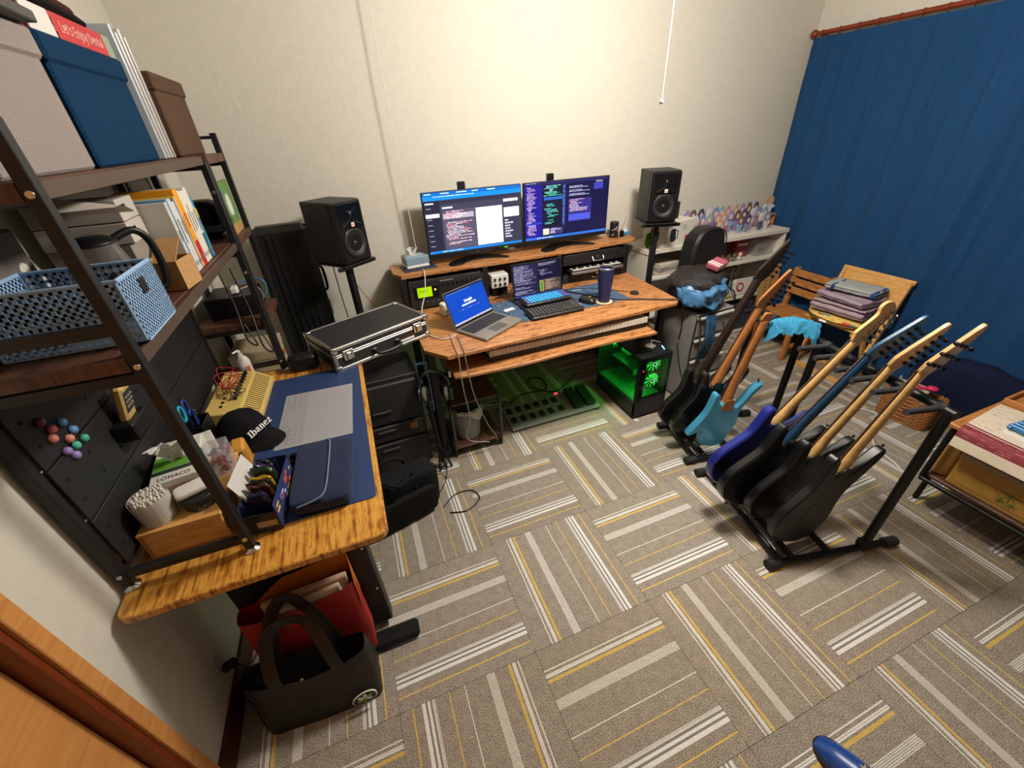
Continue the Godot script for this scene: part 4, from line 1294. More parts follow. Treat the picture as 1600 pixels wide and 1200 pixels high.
# ------------------------------------------------------------------ chairs by the curtain
func build_chairs() -> void:
	woods()
	var c := thing("slatted_chair", "small oak slatted wooden chair beside the white bookcase", "chair", Vector3(2.3, 0, -0.845), -3.0)
	for z in [-0.155, 0.155]:
		pbox(c, "front_leg", Vector3(0.035, 0.3, 0.03), Vector3(-0.125, 0.15, z), W.oak, 0.003)
		pbox(c, "back_leg", Vector3(0.04, 0.62, 0.03), Vector3(0.135, 0.31, z), W.oak, 0.003, 0, 0, -4)
		pbox(c, "side_rail", Vector3(0.25, 0.04, 0.02), Vector3(0.0, 0.28, z), W.oak, 0.002)
		pbox(c, "side_stretcher", Vector3(0.25, 0.03, 0.018), Vector3(0.0, 0.11, z), W.oak, 0.002)
	pbox(c, "front_apron", Vector3(0.02, 0.045, 0.3), Vector3(-0.125, 0.277, 0), W.oak, 0.002)
	pbox(c, "stretcher", Vector3(0.02, 0.03, 0.3), Vector3(0.13, 0.13, 0), W.oak, 0.002)
	for k in 6:
		pbox(c, "seat_slat", Vector3(0.046, 0.018, 0.345), Vector3(-0.122 + k * 0.0485, 0.31, 0), W.oak, 0.003)
	for k in 3:
		pbox(c, "back_slat", Vector3(0.016, 0.052, 0.33), Vector3(0.118 + k * 0.005, 0.45 + k * 0.068, 0), W.oak, 0.003, 0, 0, -4)
	# folding chair
	var f := thing("folding_chair", "pale wooden folding chair carrying a cushion and folded towels", "chair", Vector3(2.285, 0, -0.43))
	for z in [-0.2, 0.2]:
		pbox(f, "long_leg", Vector3(0.03, 0.74, 0.024), Vector3(0.035, 0.365, z), W.pale, 0.003, 0, 0, -16)
		pbox(f, "short_leg", Vector3(0.03, 0.47, 0.022), Vector3(0.02, 0.215, z * 0.86), W.pale, 0.003, 0, 0, 25)
		pbox(f, "seat_rail", Vector3(0.3, 0.03, 0.02), Vector3(0.0, 0.398, z * 0.74), W.pale, 0.002)
	pbox(f, "floor_rail", Vector3(0.045, 0.022, 0.44), Vector3(-0.068, 0.012, 0), W.pale, 0.003)
	pbox(f, "rear_rail", Vector3(0.03, 0.022, 0.33), Vector3(0.115, 0.013, 0), W.pale, 0.003)
	pbox(f, "seat", Vector3(0.32, 0.014, 0.36), Vector3(0.0, 0.42, 0), W.pale, 0.004)
	pbox(f, "back_panel", Vector3(0.012, 0.16, 0.42), Vector3(0.119, 0.64, 0), W.pale, 0.004, 0, 0, -16)
	pbox(f, "top_rail", Vector3(0.02, 0.03, 0.44), Vector3(0.142, 0.715, 0), W.pale, 0.004, 0, 0, -16)
	# cushion with a printed pattern
	var im := img(256, 256, "e9c368")
	var rng := RandomNumberGenerator.new()
	rng.seed = 12
	for k in 26:
		var cc: String = ["d8542e", "f0a83c", "f4e2a0", "c8402c", "3f8fb4", "f2d070"][k % 6]
		rc(im, rng.randi() % 230, rng.randi() % 230, 10 + rng.randi() % 34, 8 + rng.randi() % 22, cc)
	for k in 34:
		rc(im, rng.randi() % 240, rng.randi() % 240, 3 + rng.randi() % 12, 3 + rng.randi() % 7, ["3a2018", "7a2a20"][k % 2])
	var b := MB.new()
	b.blob(Vector3(0.3, 0.056, 0.4), 0.6, 0.85, Transform3D.IDENTITY, 36, 14)
	solo("seat_cushion", "round yellow and orange printed cushion on the folding chair", "cushion", b, m("ffffff", 0.85, {"tex": ImageTexture.create_from_image(with_mips(im)), "uvs": Vector3(3, 1.2, 1), "bump": ntex("fabn", 0.09, 3, true, 6.0), "bs": 0.4}), Vector3(2.225, 0.458, -0.43))
	var cu: Node3D = get_node("seat_cushion")
	b = MB.new()
	var ring := []
	for k in 40:
		var a := TAU * k / 40
		ring.append(Vector3(signf(cos(a)) * pow(absf(cos(a)), 0.85) * 0.151, 0, signf(sin(a)) * pow(absf(sin(a)), 0.85) * 0.201))
	b.tube(ring, 0.003, 6, true)
	obj("piping", b, fab("2a1c16"), cu)
	pbox(cu, "care_tag", Vector3(0.003, 0.035, 0.05), Vector3(-0.148, -0.002, -0.02), m("ece8de", 0.7), 0.001, 0, 0, -30)
	# folded towels
	towel("pale lilac folded towel at the bottom of the chair's stack", Vector3(2.225, 0.495, -0.43), Vector3(0.25, 0.07, 0.325), fab("c9b1be", 0.95, 7.0, 1.0), 4, 6.0)
	towel("lilac folded towel between two others on the chair", Vector3(2.235, 0.573, -0.43), Vector3(0.23, 0.045, 0.31), fab("c4aebf", 0.95, 7.0, 1.0), 3, -4.0)
	var w := towel("white and blue striped folded cloth on top of lilac towels", Vector3(2.25, 0.632, -0.43), Vector3(0.18, 0.04, 0.3), fab("c3c8c6", 0.95, 9.0, 0.8), 2, 8.0)
	for s in [[0.135, 0.03], [-0.1, 0.02]]:
		pbox(w, "blue_band", Vector3(0.184, 0.044, s[1]), Vector3(0, 0.02, s[0]), fab("3c5f9c", 0.9, 9.0, 0.8), 0.012)

func towel(label: String, p: Vector3, s: Vector3, mat: Material, n: int, turn: float) -> Node3D:
	var t := thing("folded_towel", label, "towel", p, turn, "folded towels on the chair")
	var fn := FastNoiseLite.new()
	fn.seed = int(s.y * 1000.0) + n
	fn.frequency = 0.05
	# a strip folded back and forth: one continuous thick ribbon
	var path := []
	var h := s.y / n
	for k in n:
		var y := h * (k + 0.5)
		var dir := 1.0 if k % 2 == 0 else -1.0
		for i in 9:
			var u := float(i) / 8.0 * 2.0 - 1.0
			path.append(Vector2(dir * u * (s.x / 2 - h * 0.6), y + 0.004 * sin(u * 5.0 + k)))
		if k < n - 1:
			path.append(Vector2(dir * (s.x / 2 - h * 0.1), y + h * 0.5))
	var th := h * 0.46
	var rows := []
	for j in 17:
		var v := float(j) / 16.0 - 0.5
		var row := PackedVector3Array()
		var up := PackedVector3Array()
		for i in path.size():
			var a: Vector2 = path[maxi(i - 1, 0)]
			var c: Vector2 = path[mini(i + 1, path.size() - 1)]
			var d := (c - a).normalized()
			var nn := Vector2(-d.y, d.x)
			var q: Vector2 = path[i]
			var wob := fn.get_noise_2d(i * 9.0, v * 90.0) * 0.006
			var e := 1.0 - pow(absf(v) * 2.0, 8.0) * 0.5
			up.append(Vector3(q.x + nn.x * th * e, q.y + nn.y * th * e + wob, v * s.z))
			row.append(Vector3(q.x - nn.x * th * e, q.y - nn.y * th * e + wob, v * s.z))
		for i in path.size(): row.append(up[path.size() - 1 - i])
		rows.append(row)
	var b := MB.new()
	b.grid(rows, true)
	b.fan(rows[0], Vector3(0, 0, -1))
	b.fan(rows[16], Vector3(0, 0, 1))
	obj("cloth", b, mat, t)
	return t

# ------------------------------------------------------------------ low table at the right, basket, bean bag
func build_right_table() -> void:
	woods()
	var t := thing("low_table", "low two-tier table with black frame at the right edge", "table", Vector3(1.44, 0, 0.56))
	pbox(t, "table_top", Vector3(0.72, 0.02, 0.95), Vector3(0.36, 0.482, 0.475), W.oak, 0.003)
	pbox(t, "lower_shelf", Vector3(0.68, 0.016, 0.9), Vector3(0.36, 0.198, 0.475), W.walnut_z, 0.003)
	for z in [0.02, 0.93]:
		ptube(t, "side_frame", smooth([Vector3(0.03, 0.465, z), Vector3(0.02, 0.44, z), Vector3(0.012, 0.23, z), Vector3(0.02, 0.18, z), Vector3(0.06, 0.165, z), Vector3(0.36, 0.165, z), Vector3(0.66, 0.165, z), Vector3(0.7, 0.18, z), Vector3(0.708, 0.23, z), Vector3(0.7, 0.44, z), Vector3(0.69, 0.465, z)], 4), 0.012, W.satin, 8)
		for x in [0.1, 0.62]:
			ptube(t, "leg", [Vector3(x, 0.165, z), Vector3(x, 0.005, z)], 0.012, W.satin, 8)
	ptube(t, "shelf_rail", [Vector3(0.01, 0.178, 0.02), Vector3(0.01, 0.178, 0.93)], 0.011, W.satin, 8)
	# box on the lower shelf
	var bx := thing("cardboard_box", "ochre cardboard gift box with green writing on the table's lower shelf", "box", Vector3(1.60, 0.2065, 0.955), 0.0)
	pbox(bx, "body", Vector3(0.24, 0.16, 0.62), Vector3(0, 0.08, 0), m("b58a3a", 0.75, {"tex": ntexc("card", 0.05, 0.88), "tri": 5.0}), 0.002)
	pbox(bx, "lid", Vector3(0.248, 0.03, 0.628), Vector3(0, 0.15, 0), m("a98f62", 0.7, {"tex": ntexc("card", 0.05, 0.88), "tri": 5.0}), 0.002)
	var ink := m("47632a", 0.7)
	for q in [[-0.12, 0], [-0.01, 1], [0.1, 0]]:
		var kb := MB.new()
		var kx := Transform3D(Basis(Vector3(0, 0, 1), Vector3.UP, Vector3(-1, 0, 0)), Vector3(-0.1208, 0.06, q[0])).scaled_local(Vector3.ONE * 1.35)
		if q[1] == 0:
			for tr3 in [[0.0, 0.014, 0.02], [-0.013, -0.012, 0.012], [0.013, -0.012, 0.012]]:
				var c3 := Vector3(tr3[0], tr3[1], 0)
				var h3: float = tr3[2]
				kb.tube([kx * (c3 + Vector3(-h3, 0.003, 0)), kx * (c3 + Vector3(h3, 0.003, 0))], 0.0017, 4)
				kb.tube([kx * (c3 + Vector3(0, h3 * 0.6, 0)), kx * (c3 + Vector3(0, -h3, 0))], 0.0017, 4)
				for s3 in [-1, 1]: kb.tube([kx * (c3 + Vector3(0, 0.002, 0)), kx * (c3 + Vector3(s3 * h3 * 0.8, -h3 * 0.8, 0))], 0.0015, 4)
		else:
			var lp3 := []
			for a3 in [[0.0, 0.016], [-0.004, -0.004], [-0.012, -0.012], [-0.018, -0.004], [-0.014, 0.01], [0.0, 0.016], [0.014, 0.01], [0.018, -0.002], [0.012, -0.012], [0.003, -0.016]]: lp3.append(kx * Vector3(a3[0], a3[1], 0))
			kb.tube(smooth(lp3, 4), 0.0017, 5)
		obj("lettering", kb, ink, bx)
	b_leafprint(bx)
	# kraft paper roll behind
	var kr := thing("kraft_roll", "brown kraft paper roll standing under the low table's corner", "paper roll", Vector3(1.56, 0.2065, 0.64), 0.0)
	kr.position = Vector3(1.525, 0.2065, 0.6)
	plathe(kr, "roll", [Vector2(0.0001, 0), Vector2(0.032, 0), Vector2(0.035, 0.01), Vector2(0.035, 0.23), Vector2(0.032, 0.235), Vector2(0.02, 0.235), Vector2(0.02, 0.18), Vector2(0.0001, 0.18)], m("a37b41", 0.85), Vector3.ZERO, 24)
	# printed wrapping sheet over the near edge of the top
	var im := img(512, 512, "d9cdb8")
	var rng := RandomNumberGenerator.new()
	rng.seed = 77
	for q in 260:
		rc(im, rng.randi() % 512, rng.randi() % 330, 3 + rng.randi() % 18, 2 + rng.randi() % 5, ["a4738a", "b98f8a", "c2a48c", "8c5a66"][q % 4])
	rc(im, 0, 352, 512, 14, "6e2a34")
	rc(im, 0, 374, 512, 90, "7a2630")
	for q in 70: rc(im, rng.randi() % 512, 380 + rng.randi() % 76, 6 + rng.randi() % 20, 3, "b06a66")
	rc(im, 0, 470, 512, 8, "d8c8b4")
	rc(im, 60, 180, 300, 110, "e9e2d6")
	rng.seed = 8
	var rows := []
	for j in 26:
		var v := float(j) / 25
		var row := PackedVector3Array()
		for i in 22:
			var u := float(i) / 21
			var x := 0.34 - 0.42 * v
			var y := 0.004 + 0.003 * sin(u * 9.0 + v * 4.0)
			if x < -0.003:
				y = (x + 0.003) * 1.1 + 0.006
				x = -0.006 + x * 0.3
			row.append(Vector3(x, y, u * 0.78 + 0.03 * v))
		rows.append(row)
	var b := MB.new()
	b.grid(rows, false, 0, Vector2(1, 1))
	var fl := []
	solo("wrapping_sheet", "cream and maroon printed paper sheet hanging over low table edge", "paper sheet", b, m("ffffff", 0.7, {"tex": ImageTexture.create_from_image(with_mips(im))}), Vector3(1.44, 0.4925, 0.575))
	# blue corrugated pad on the sheet
	var p := thing("blue_rack", "bright blue plastic slatted rack lying on the printed sheet", "rack", Vector3(1.66, 0.503, 0.86), -8.0)
	for i in 9:
		pbox(p, "slat", Vector3(0.012, 0.02, 0.34), Vector3(-0.1 + i * 0.025, 0.012, 0), plastic("1c6aa8", 0.35), 0.003)
	for z in [-0.16, 0.16]:
		pbox(p, "end_bar", Vector3(0.23, 0.014, 0.014), Vector3(0, 0.009, z), plastic("1a62a0", 0.35), 0.003)
	# wooden tray and remote at the back
	var tr := thing("wooden_tray", "orange brown wooden tray at the back of the low table", "tray", Vector3(1.9, 0.4925, 0.74), 0.0)
	pbox(tr, "bottom", Vector3(0.2, 0.01, 0.34), Vector3(0, 0.005, 0), W.oak, 0.002)
	for s in [-1, 1]:
		pbox(tr, "long_side", Vector3(0.012, 0.03, 0.34), Vector3(s * 0.1, 0.015, 0), W.oak, 0.002)
		pbox(tr, "short_side", Vector3(0.2, 0.03, 0.012), Vector3(0, 0.015, s * 0.165), W.oak, 0.002)
	var rm := thing("remote_control", "black remote control with pale buttons on the wooden tray", "remote", Vector3(1.9, 0.503, 0.72), 40.0)
	pbox(rm, "body", Vector3(0.055, 0.02, 0.17), Vector3(0, 0.011, 0), W.black, 0.006)
	for i in 3:
		for j in 5:
			pbox(rm, "button", Vector3(0.01, 0.003, 0.012), Vector3(-0.016 + i * 0.016, 0.022, -0.06 + j * 0.024), m(["b8b6b0", "7fc0a8", "c8c4bc"][(i + j) % 3], 0.5), 0.001)
	var pd := thing("plastic_bag", "crumpled clear plastic bag standing at the back of low table", "bag", Vector3(2.05, 0.4925, 0.84), 0.0)
	var fn := FastNoiseLite.new()
	fn.seed = 5
	fn.frequency = 0.16
	b = MB.new()
	b.blob(Vector3(0.11, 0.14, 0.16), 0.8, 0.9, T(Vector3(0, 0.078, 0)), 26, 18, fn, 0.25)
	obj("film", b, m("dfe4ea", 0.12, {"alpha": 0.3}), pd)
	# wicker basket
	var w := thing("wicker_basket", "honey brown wicker basket filled with small things by the bean bag", "basket", Vector3(2.185, 0, 0.155), 4.0)
	var wk := m("a5682f", 0.6, {"tex": ntexc("card", 0.05, 0.88), "tri": 20.0})
	for r in 15:
		var ring := []
		for k in 72:
			var a := TAU * k / 72
			var s := 1.0 + 0.012 * r / 4.0
			var ph := 1.0 if r % 2 == 0 else -1.0
			var off := 0.0035 * cos(a * 18.0) * ph
			ring.append(Vector3((0.075 * s + off) * signf(cos(a)) * pow(absf(cos(a)), 0.4), 0.008 + r * 0.0125, (0.125 * s + off) * signf(sin(a)) * pow(absf(sin(a)), 0.4)))
		ptube(w, "weave", ring, 0.0058, wk, 6, true)
	for k in 18:
		var a := TAU * k / 18
		ptube(w, "stake", [Vector3(0.075 * signf(cos(a)) * pow(absf(cos(a)), 0.4), 0.002, 0.125 * signf(sin(a)) * pow(absf(sin(a)), 0.4)), Vector3(0.079 * signf(cos(a)) * pow(absf(cos(a)), 0.4), 0.195, 0.13 * signf(sin(a)) * pow(absf(sin(a)), 0.4))], 0.004, wk, 6)
	pbox(w, "base", Vector3(0.13, 0.006, 0.23), Vector3(0, 0.004, 0), wk, 0.002)
	pbox(w, "lining", Vector3(0.13, 0.15, 0.23), Vector3(0, 0.085, 0), fab("a89a86", 0.9), 0.02)
	var q2 := thing("folded_napkin", "white folded napkin lying on top of the wicker basket", "napkin", Vector3(2.19, 0.197, 0.12), 12.0)
	b = MB.new()
	b.blob(Vector3(0.12, 0.022, 0.16), 0.5, 0.4, T(Vector3(0, 0.011, 0)), 24, 8)
	obj("cloth", b, fab("d4c8bc", 0.9), q2)
	var pk := thing("pink_brush", "small hot pink brush lying on the napkin in the basket", "brush", Vector3(2.2, 0.221, 0.17), 30.0)
	b = MB.new()
	b.blob(Vector3(0.042, 0.03, 0.055), 0.9, 0.9, T(Vector3(0, 0.014, 0.03)), 20, 10)
	obj("head", b, m("d8305c", 0.5), pk)
	var lp := []
	for i in 20:
		var a := TAU * i / 20
		lp.append(Vector3(sin(a) * 0.016, 0.006, -0.03 + cos(a) * 0.032))
	ptube(pk, "handle", lp, 0.0055, m("d8305c", 0.5), 8, true)
	var cd := thing("picture_card", "glossy white card with a blue corner leaning in the basket", "card", Vector3(2.16, 0.2, 0.065), 20.0)
	pbox(cd, "sheet", Vector3(0.09, 0.055, 0.002), Vector3(0, 0.026, 0), m("dcdcd8", 0.4), 0.0, 0, -30)
	pbox(cd, "blue_corner", Vector3(0.03, 0.02, 0.0024), Vector3(-0.03, 0.04, -0.0085), m("4f92c4", 0.4), 0.0, 0, -30)
	# bean bag
	fn = FastNoiseLite.new()
	fn.seed = 22
	fn.frequency = 0.035
	b = MB.new()
	b.blob(Vector3(0.18, 0.4, 0.6), 0.75, 0.8, T(Vector3(0, 0.199, 0)), 48, 28, fn, 0.12)
	solo("bean_bag", "dark navy fabric bean bag slumped against the blue curtain", "bean bag", b, fab("1c2340", 0.95, 6.0, 1.0), Vector3(2.375, 0, 0.3))
	# slipper at the bottom of the picture
	var sl := thing("slipper", "blue leather slipper with a pale star on the carpet", "slipper", Vector3(0.225, 0, 1.19), 12.0)
	var up := []
	for i in 15:
		var u := float(i) / 14
		var ww := 0.048 * pow(sin(PI * (0.08 + 0.5 * u)), 0.6)
		var row := PackedVector3Array()
		for k in 13:
			var a := PI * k / 12
			row.append(Vector3(cos(a) * ww, 0.012 + sin(a) * (0.02 + 0.048 * u) * pow(minf(1.0, u * 3.0 + 0.1), 0.5), -0.13 + 0.13 * u))
		up.append(row)
	b = MB.new()
	b.grid(up, false)
	obj("upper", b, m("153f88", 0.3, {"clear": 0.3}), sl)
	b = MB.new()
	b.prism(smooth2([Vector2(0, 0.135), Vector2(0.038, 0.11), Vector2(0.05, 0.04), Vector2(0.04, -0.06), Vector2(0.035, -0.12), Vector2(0, -0.14), Vector2(-0.035, -0.12), Vector2(-0.04, -0.06), Vector2(-0.05, 0.04), Vector2(-0.038, 0.11)], 4), 0.014, Transform3D(Basis(Vector3.RIGHT, Vector3(0, 0, -1), Vector3.UP), Vector3(0, 0.0075, 0)), 0.003, true)
	obj("sole", b, W.rubber, sl)
	b = MB.new()
	var star := PackedVector2Array()
	for k in 10:
		var r := 0.016 if k % 2 == 0 else 0.0065
		star.append(Vector2(sin(TAU * k / 10) * r, cos(TAU * k / 10) * r))
	b.prism(star, 0.0012, T(Vector3(0.0, 0.0775, -0.025), 0, -70), 0.0)
	obj("star", b, m("c8b878", 0.5), sl)

func b_leafprint(bx: Node3D) -> void:
	# printed line drawing on the box side
	var pr := m("6d5222", 0.8)
	for q in [[[-0.24, 0.085], [0.28, 0.09]], [[-0.17, 0.08], [-0.1, 0.015]], [[-0.28, 0.02], [0.29, 0.02]]]:
		var a := Vector3(-0.1206, q[0][1], q[0][0])
		var c := Vector3(-0.1206, q[1][1], q[1][0])
		ptube(bx, "printed_line", [a, c], 0.0011, pr, 4)

# ------------------------------------------------------------------ under and beside the desks
func bag_shell(w: float, h: float, d0: float, d1: float, seed_: int, amp := 0.012, sag := 0.02) -> MB:
	# open soft bag: rounded section, wrinkled, open top
	var fn := FastNoiseLite.new()
	fn.seed = seed_
	fn.frequency = 4.0
	var rows := []
	for r in 19:
		var v := float(r) / 18
		var row := PackedVector3Array()
		for k in 48:
			var a := TAU * k / 48
			var d := lerpf(d0, d1, v)
			var ww := w * (1.0 + 0.04 * sin(v * PI))
			var p := Vector3(signf(cos(a)) * pow(absf(cos(a)), 0.35) * ww / 2, v * h, signf(sin(a)) * pow(absf(sin(a)), 0.35) * d / 2)
			var q := fn.get_noise_3d(p.x * 1.4, p.y * 1.0, p.z * 1.4) * amp
			p += Vector3(cos(a), 0, sin(a)) * q
			p.y -= sag * v * (1.0 - pow(absf(p.x) / (w / 2), 2.0)) * (1.0 + 0.6 * sin(a))
			p.y = maxf(p.y, 0.003 if r > 0 else 0.0)
			row.append(p)
		rows.append(row)
	var b := MB.new()
	b.grid(rows, true)
	b.fan(rows[0], Vector3.DOWN)
	return b

func build_under_desks() -> void:
	woods()
	# black tote with a leaf badge
	var t := thing("tote_bag", "black leather tote bag with a green and white leaf badge", "bag", Vector3(-1.222, 0, 0.352), -4.0)
	var lea := m("14110f", 0.5, {"tri": 22.0, "bump": ntex("leather", 0.25, 2, true, 3.0), "bs": 0.5})
	obj("body", bag_shell(0.36, 0.27, 0.13, 0.075, 3, 0.014, 0.03), lea, t)
	for s in [-1, 1]:
		var z: float = 0.036 * s
		var pts := smooth([Vector3(-0.09, 0.2, z), Vector3(-0.085, 0.3, z * 1.0), Vector3(-0.06, 0.43, z * 0.6 - 0.03), Vector3(0.0, 0.5 - 0.06 * (s + 1) * 0.5, z * 0.5 - 0.05), Vector3(0.055, 0.42, z * 0.6 - 0.03), Vector3(0.085, 0.3, z), Vector3(0.09, 0.2, z)], 6)
		var b := MB.new()
		var rows := []
		for i in pts.size():
			var tg: Vector3 = (pts[mini(i + 1, pts.size() - 1)] - pts[maxi(i - 1, 0)]).normalized()
			var sx := tg.cross(Vector3(0, 0, 1)).normalized() * 0.019
			var nz := tg.cross(sx).normalized() * 0.002
			rows.append(PackedVector3Array([pts[i] - sx + nz, pts[i] + sx + nz, pts[i] + sx - nz, pts[i] - sx - nz]))
		b.grid(rows, true)
		obj("handle", b, m("14100d", 0.55), t)
	var badge := MB.new()
	badge.prism(smooth2([Vector2(-0.04, -0.006), Vector2(-0.03, 0.018), Vector2(0.005, 0.032), Vector2(0.035, 0.02), Vector2(0.038, -0.01), Vector2(0.012, -0.028), Vector2(-0.022, -0.024)], 5), 0.004, Transform3D.IDENTITY, 0.001, true)
	var bd := obj("badge", badge, m("e6e3d8", 0.5), t)
	bd.transform = T(Vector3(0.132, 0.062, 0.0735), 6, -5)
	badge = MB.new()
	badge.prism(smooth2([Vector2(-0.036, -0.006), Vector2(-0.027, 0.015), Vector2(0.005, 0.028), Vector2(0.031, 0.017), Vector2(0.034, -0.009), Vector2(0.011, -0.024), Vector2(-0.02, -0.021)], 5), 0.001, T(Vector3(0, 0, 0.0022)), 0.0, true)
	obj("badge_field", badge, m("191613", 0.5), bd)
	for k in 6:
		var a := TAU * k / 6 + 0.4
		var lf := MB.new()
		lf.blob(Vector3(0.022, 0.0125, 0.004), 0.9, 0.9, T(Vector3(cos(a) * 0.0155 + 0.001, sin(a) * 0.0105 + 0.002, 0.0028), 0, 0, rad_to_deg(a)), 14, 6)
		obj("leaf", lf, m(["7cb83a", "e8ecdc", "e8ecdc"][k % 3] if k != 4 else "5a9a30", 0.5), bd)
	plathe(t, "snap", cyl(0.006, 0.003), m("b8a05a", 0.3, {"metal": 0.8}), Vector3(-0.02, 0.228, 0.036), 12, 0, 90)
	# red shopping bag
	t = thing("paper_bag", "red and orange shopping bag behind the black tote bag", "bag", Vector3(-1.205, 0.034, 0.245), 2.0)
	obj("body", bag_shell(0.33, 0.4, 0.075, 0.07, 9, 0.008, 0.012), m("9c1714", 0.6), t)
	var b2 := MB.new()
	b2.quad(Vector3(-0.165, 0.36, -0.038), Vector3(0.17, 0.36, -0.038), Vector3(0.168, 0.47, -0.046), Vector3(-0.03, 0.455, -0.046), Vector3.BACK)
	b2.quad(Vector3(0.17, 0.28, 0.03), Vector3(0.17, 0.28, -0.038), Vector3(0.168, 0.47, -0.046), Vector3(0.172, 0.4, 0.025), Vector3.RIGHT)
	obj("orange_flap", b2, m("b8660f", 0.6), t)
	pbox(t, "paper_inside", Vector3(0.25, 0.42, 0.02), Vector3(0.03, 0.215, 0.0), m("b49a80", 0.8), 0.004)
	pbox(t, "paper_inside", Vector3(0.2, 0.4, 0.015), Vector3(0.04, 0.21, 0.02), m("c0a890", 0.8), 0.004, 0, 0, 3)
	# power plug and cord on the wall
	t = thing("wall_outlet", "beige wall outlet with black plugs low on the left wall", "outlet", Vector3(-1.5095, 0.21, 0.225), 90.0)
	pbox(t, "plate", Vector3(0.05, 0.06, 0.005), Vector3(0, 0, 0.003), m("b9b3a6", 0.6), 0.002)
	pbox(t, "plug", Vector3(0.03, 0.028, 0.045), Vector3(-0.008, -0.01, 0.03), W.black, 0.006, 0, -25)
	ptube(t, "cord", smooth([Vector3(-0.008, -0.02, 0.05), Vector3(0.0, -0.06, 0.06), Vector3(0.05, -0.14, 0.04), Vector3(0.12, -0.2, 0.03)], 5), 0.003, W.black, 6)
	# briefcase
	t = thing("laptop_bag", "black nylon laptop bag with top handles standing on the carpet", "bag", Vector3(-0.86, 0, -0.335), 14.0)
	var ny := fab("1d1d1f", 0.8, 18.0, 0.5)
	var fn := FastNoiseLite.new()
	fn.seed = 8
	fn.frequency = 0.05
	var b := MB.new()
	b.blob(Vector3(0.4, 0.3, 0.13), 0.32, 0.36, T(Vector3(0, 0.149, 0), 0, 6), 40, 22, fn, 0.05)
	obj("body", b, ny, t)
	b = MB.new()
	b.blob(Vector3(0.34, 0.19, 0.05), 0.35, 0.4, T(Vector3(0, 0.11, 0.062), 0, 6), 36, 16, fn, 0.05)
	obj("front_pocket", b, ny, t)
	for s in [-1, 1]:
		ptube(t, "handle", smooth([Vector3(-0.075, 0.22, 0.07 * s), Vector3(-0.07, 0.31, 0.05 * s), Vector3(0, 0.345 if s < 0 else 0.3, 0.05 * s + (0.05 if s > 0 else 0.0)), Vector3(0.07, 0.31, 0.05 * s), Vector3(0.075, 0.22, 0.07 * s)], 6), 0.009, ny, 8)
	ptube(t, "zip", smooth([Vector3(-0.17, 0.26, 0.035), Vector3(0, 0.272, 0.035), Vector3(0.16, 0.262, 0.035), Vector3(0.19, 0.2, 0.03)], 6), 0.004, m("2c2c2e", 0.4), 6)
	ptube(t, "ring", smooth([Vector3(0.19, 0.25, 0), Vector3(0.215, 0.255, 0.01), Vector3(0.22, 0.225, 0), Vector3(0.195, 0.22, -0.01)], 5, true), 0.003, W.chrome, 6, true)
	# black drawer cabinet
	t = thing("drawer_cabinet", "black fabric drawer cabinet with a small orange label under the desks", "cabinet", Vector3(-0.79, 0, -0.845), 2.0)
	pbox(t, "body", Vector3(0.31, 0.6, 0.27), Vector3(0, 0.305, 0.015), m("19181a", 0.6), 0.005)
	for k in 3:
		var dr := pbox(t, "drawer", Vector3(0.29, [0.2, 0.1, 0.24][k], 0.02), Vector3(0, [0.11, 0.275, 0.46][k], 0.155), m("232224", 0.55), 0.008)
		pbox(dr, "pull", Vector3(0.1, 0.016, 0.012), Vector3(-0.06, [0.17, 0.295, 0.42][k], 0.169), m("2e2d2f", 0.5), 0.004)
	pbox(t, "label", Vector3(0.042, 0.042, 0.001), Vector3(0.085, 0.29, 0.1658), m("9c5a24", 0.6), 0.0)
	for x in [-0.12, 0.12]:
		for z in [-0.12, 0.12]:
			pbox(t, "foot", Vector3(0.04, 0.012, 0.04), Vector3(x, 0.006, z), W.rubber, 0.002)
	# black tower speaker / case leaning behind laptop bag
	t = thing("music_stand", "folded black music stand leaning on the side of the drawer cabinet", "stand", Vector3(-0.585, 0, -0.61), 8.0)
	ptube(t, "pole", [Vector3(0.0, 0.01, 0.0), Vector3(-0.02, 0.5, -0.01)], 0.012, W.satin, 10)
	for s in [-1, 0, 1]:
		ptube(t, "leg", smooth([Vector3(-0.004, 0.16, 0.0), Vector3(0.02 * s - 0.004, 0.1, 0.02), Vector3(0.035 * s + 0.002, 0.008, 0.03)], 4), 0.006, W.satin, 8)
	plathe(t, "collar", cyl(0.018, 0.03), W.chrome, Vector3(-0.004, 0.02, 0), 14)
	# blue hanger frame with headphones
	t = thing("hanger_frame", "light blue plastic hanger frame on the cabinet's right side", "hanger", Vector3(-0.598, 0.32, -0.725), 2.0)
	for x in [-0.028, 0.028]:
		pbox(t, "upright", Vector3(0.012, 0.32, 0.012), Vector3(x, 0.16, 0), plastic("5d83ae", 0.4), 0.003)
	for y in [0.006, 0.06, 0.314]:
		pbox(t, "crossbar", Vector3(0.066, 0.014, 0.012), Vector3(0, y, 0), plastic("5d83ae", 0.4), 0.003)
	pbox(t, "bracket", Vector3(0.03, 0.02, 0.02), Vector3(-0.02, 0.2, -0.01), plastic("5d83ae", 0.4), 0.003)
	t = thing("headphones", "black over-ear headphones with grey ear pads hanging by desk", "headphones", Vector3(-0.56, 0.62, -0.62), -18.0)
	var arc := []
	for k in 17:
		var a := PI * k / 16
		arc.append(Vector3(cos(a) * 0.075, sin(a) * 0.085 - 0.07, 0))
	b = MB.new()
	b.tube(arc, 0.013, 10, false, 0.45)
	obj("headband", b, m("232325", 0.5), t)
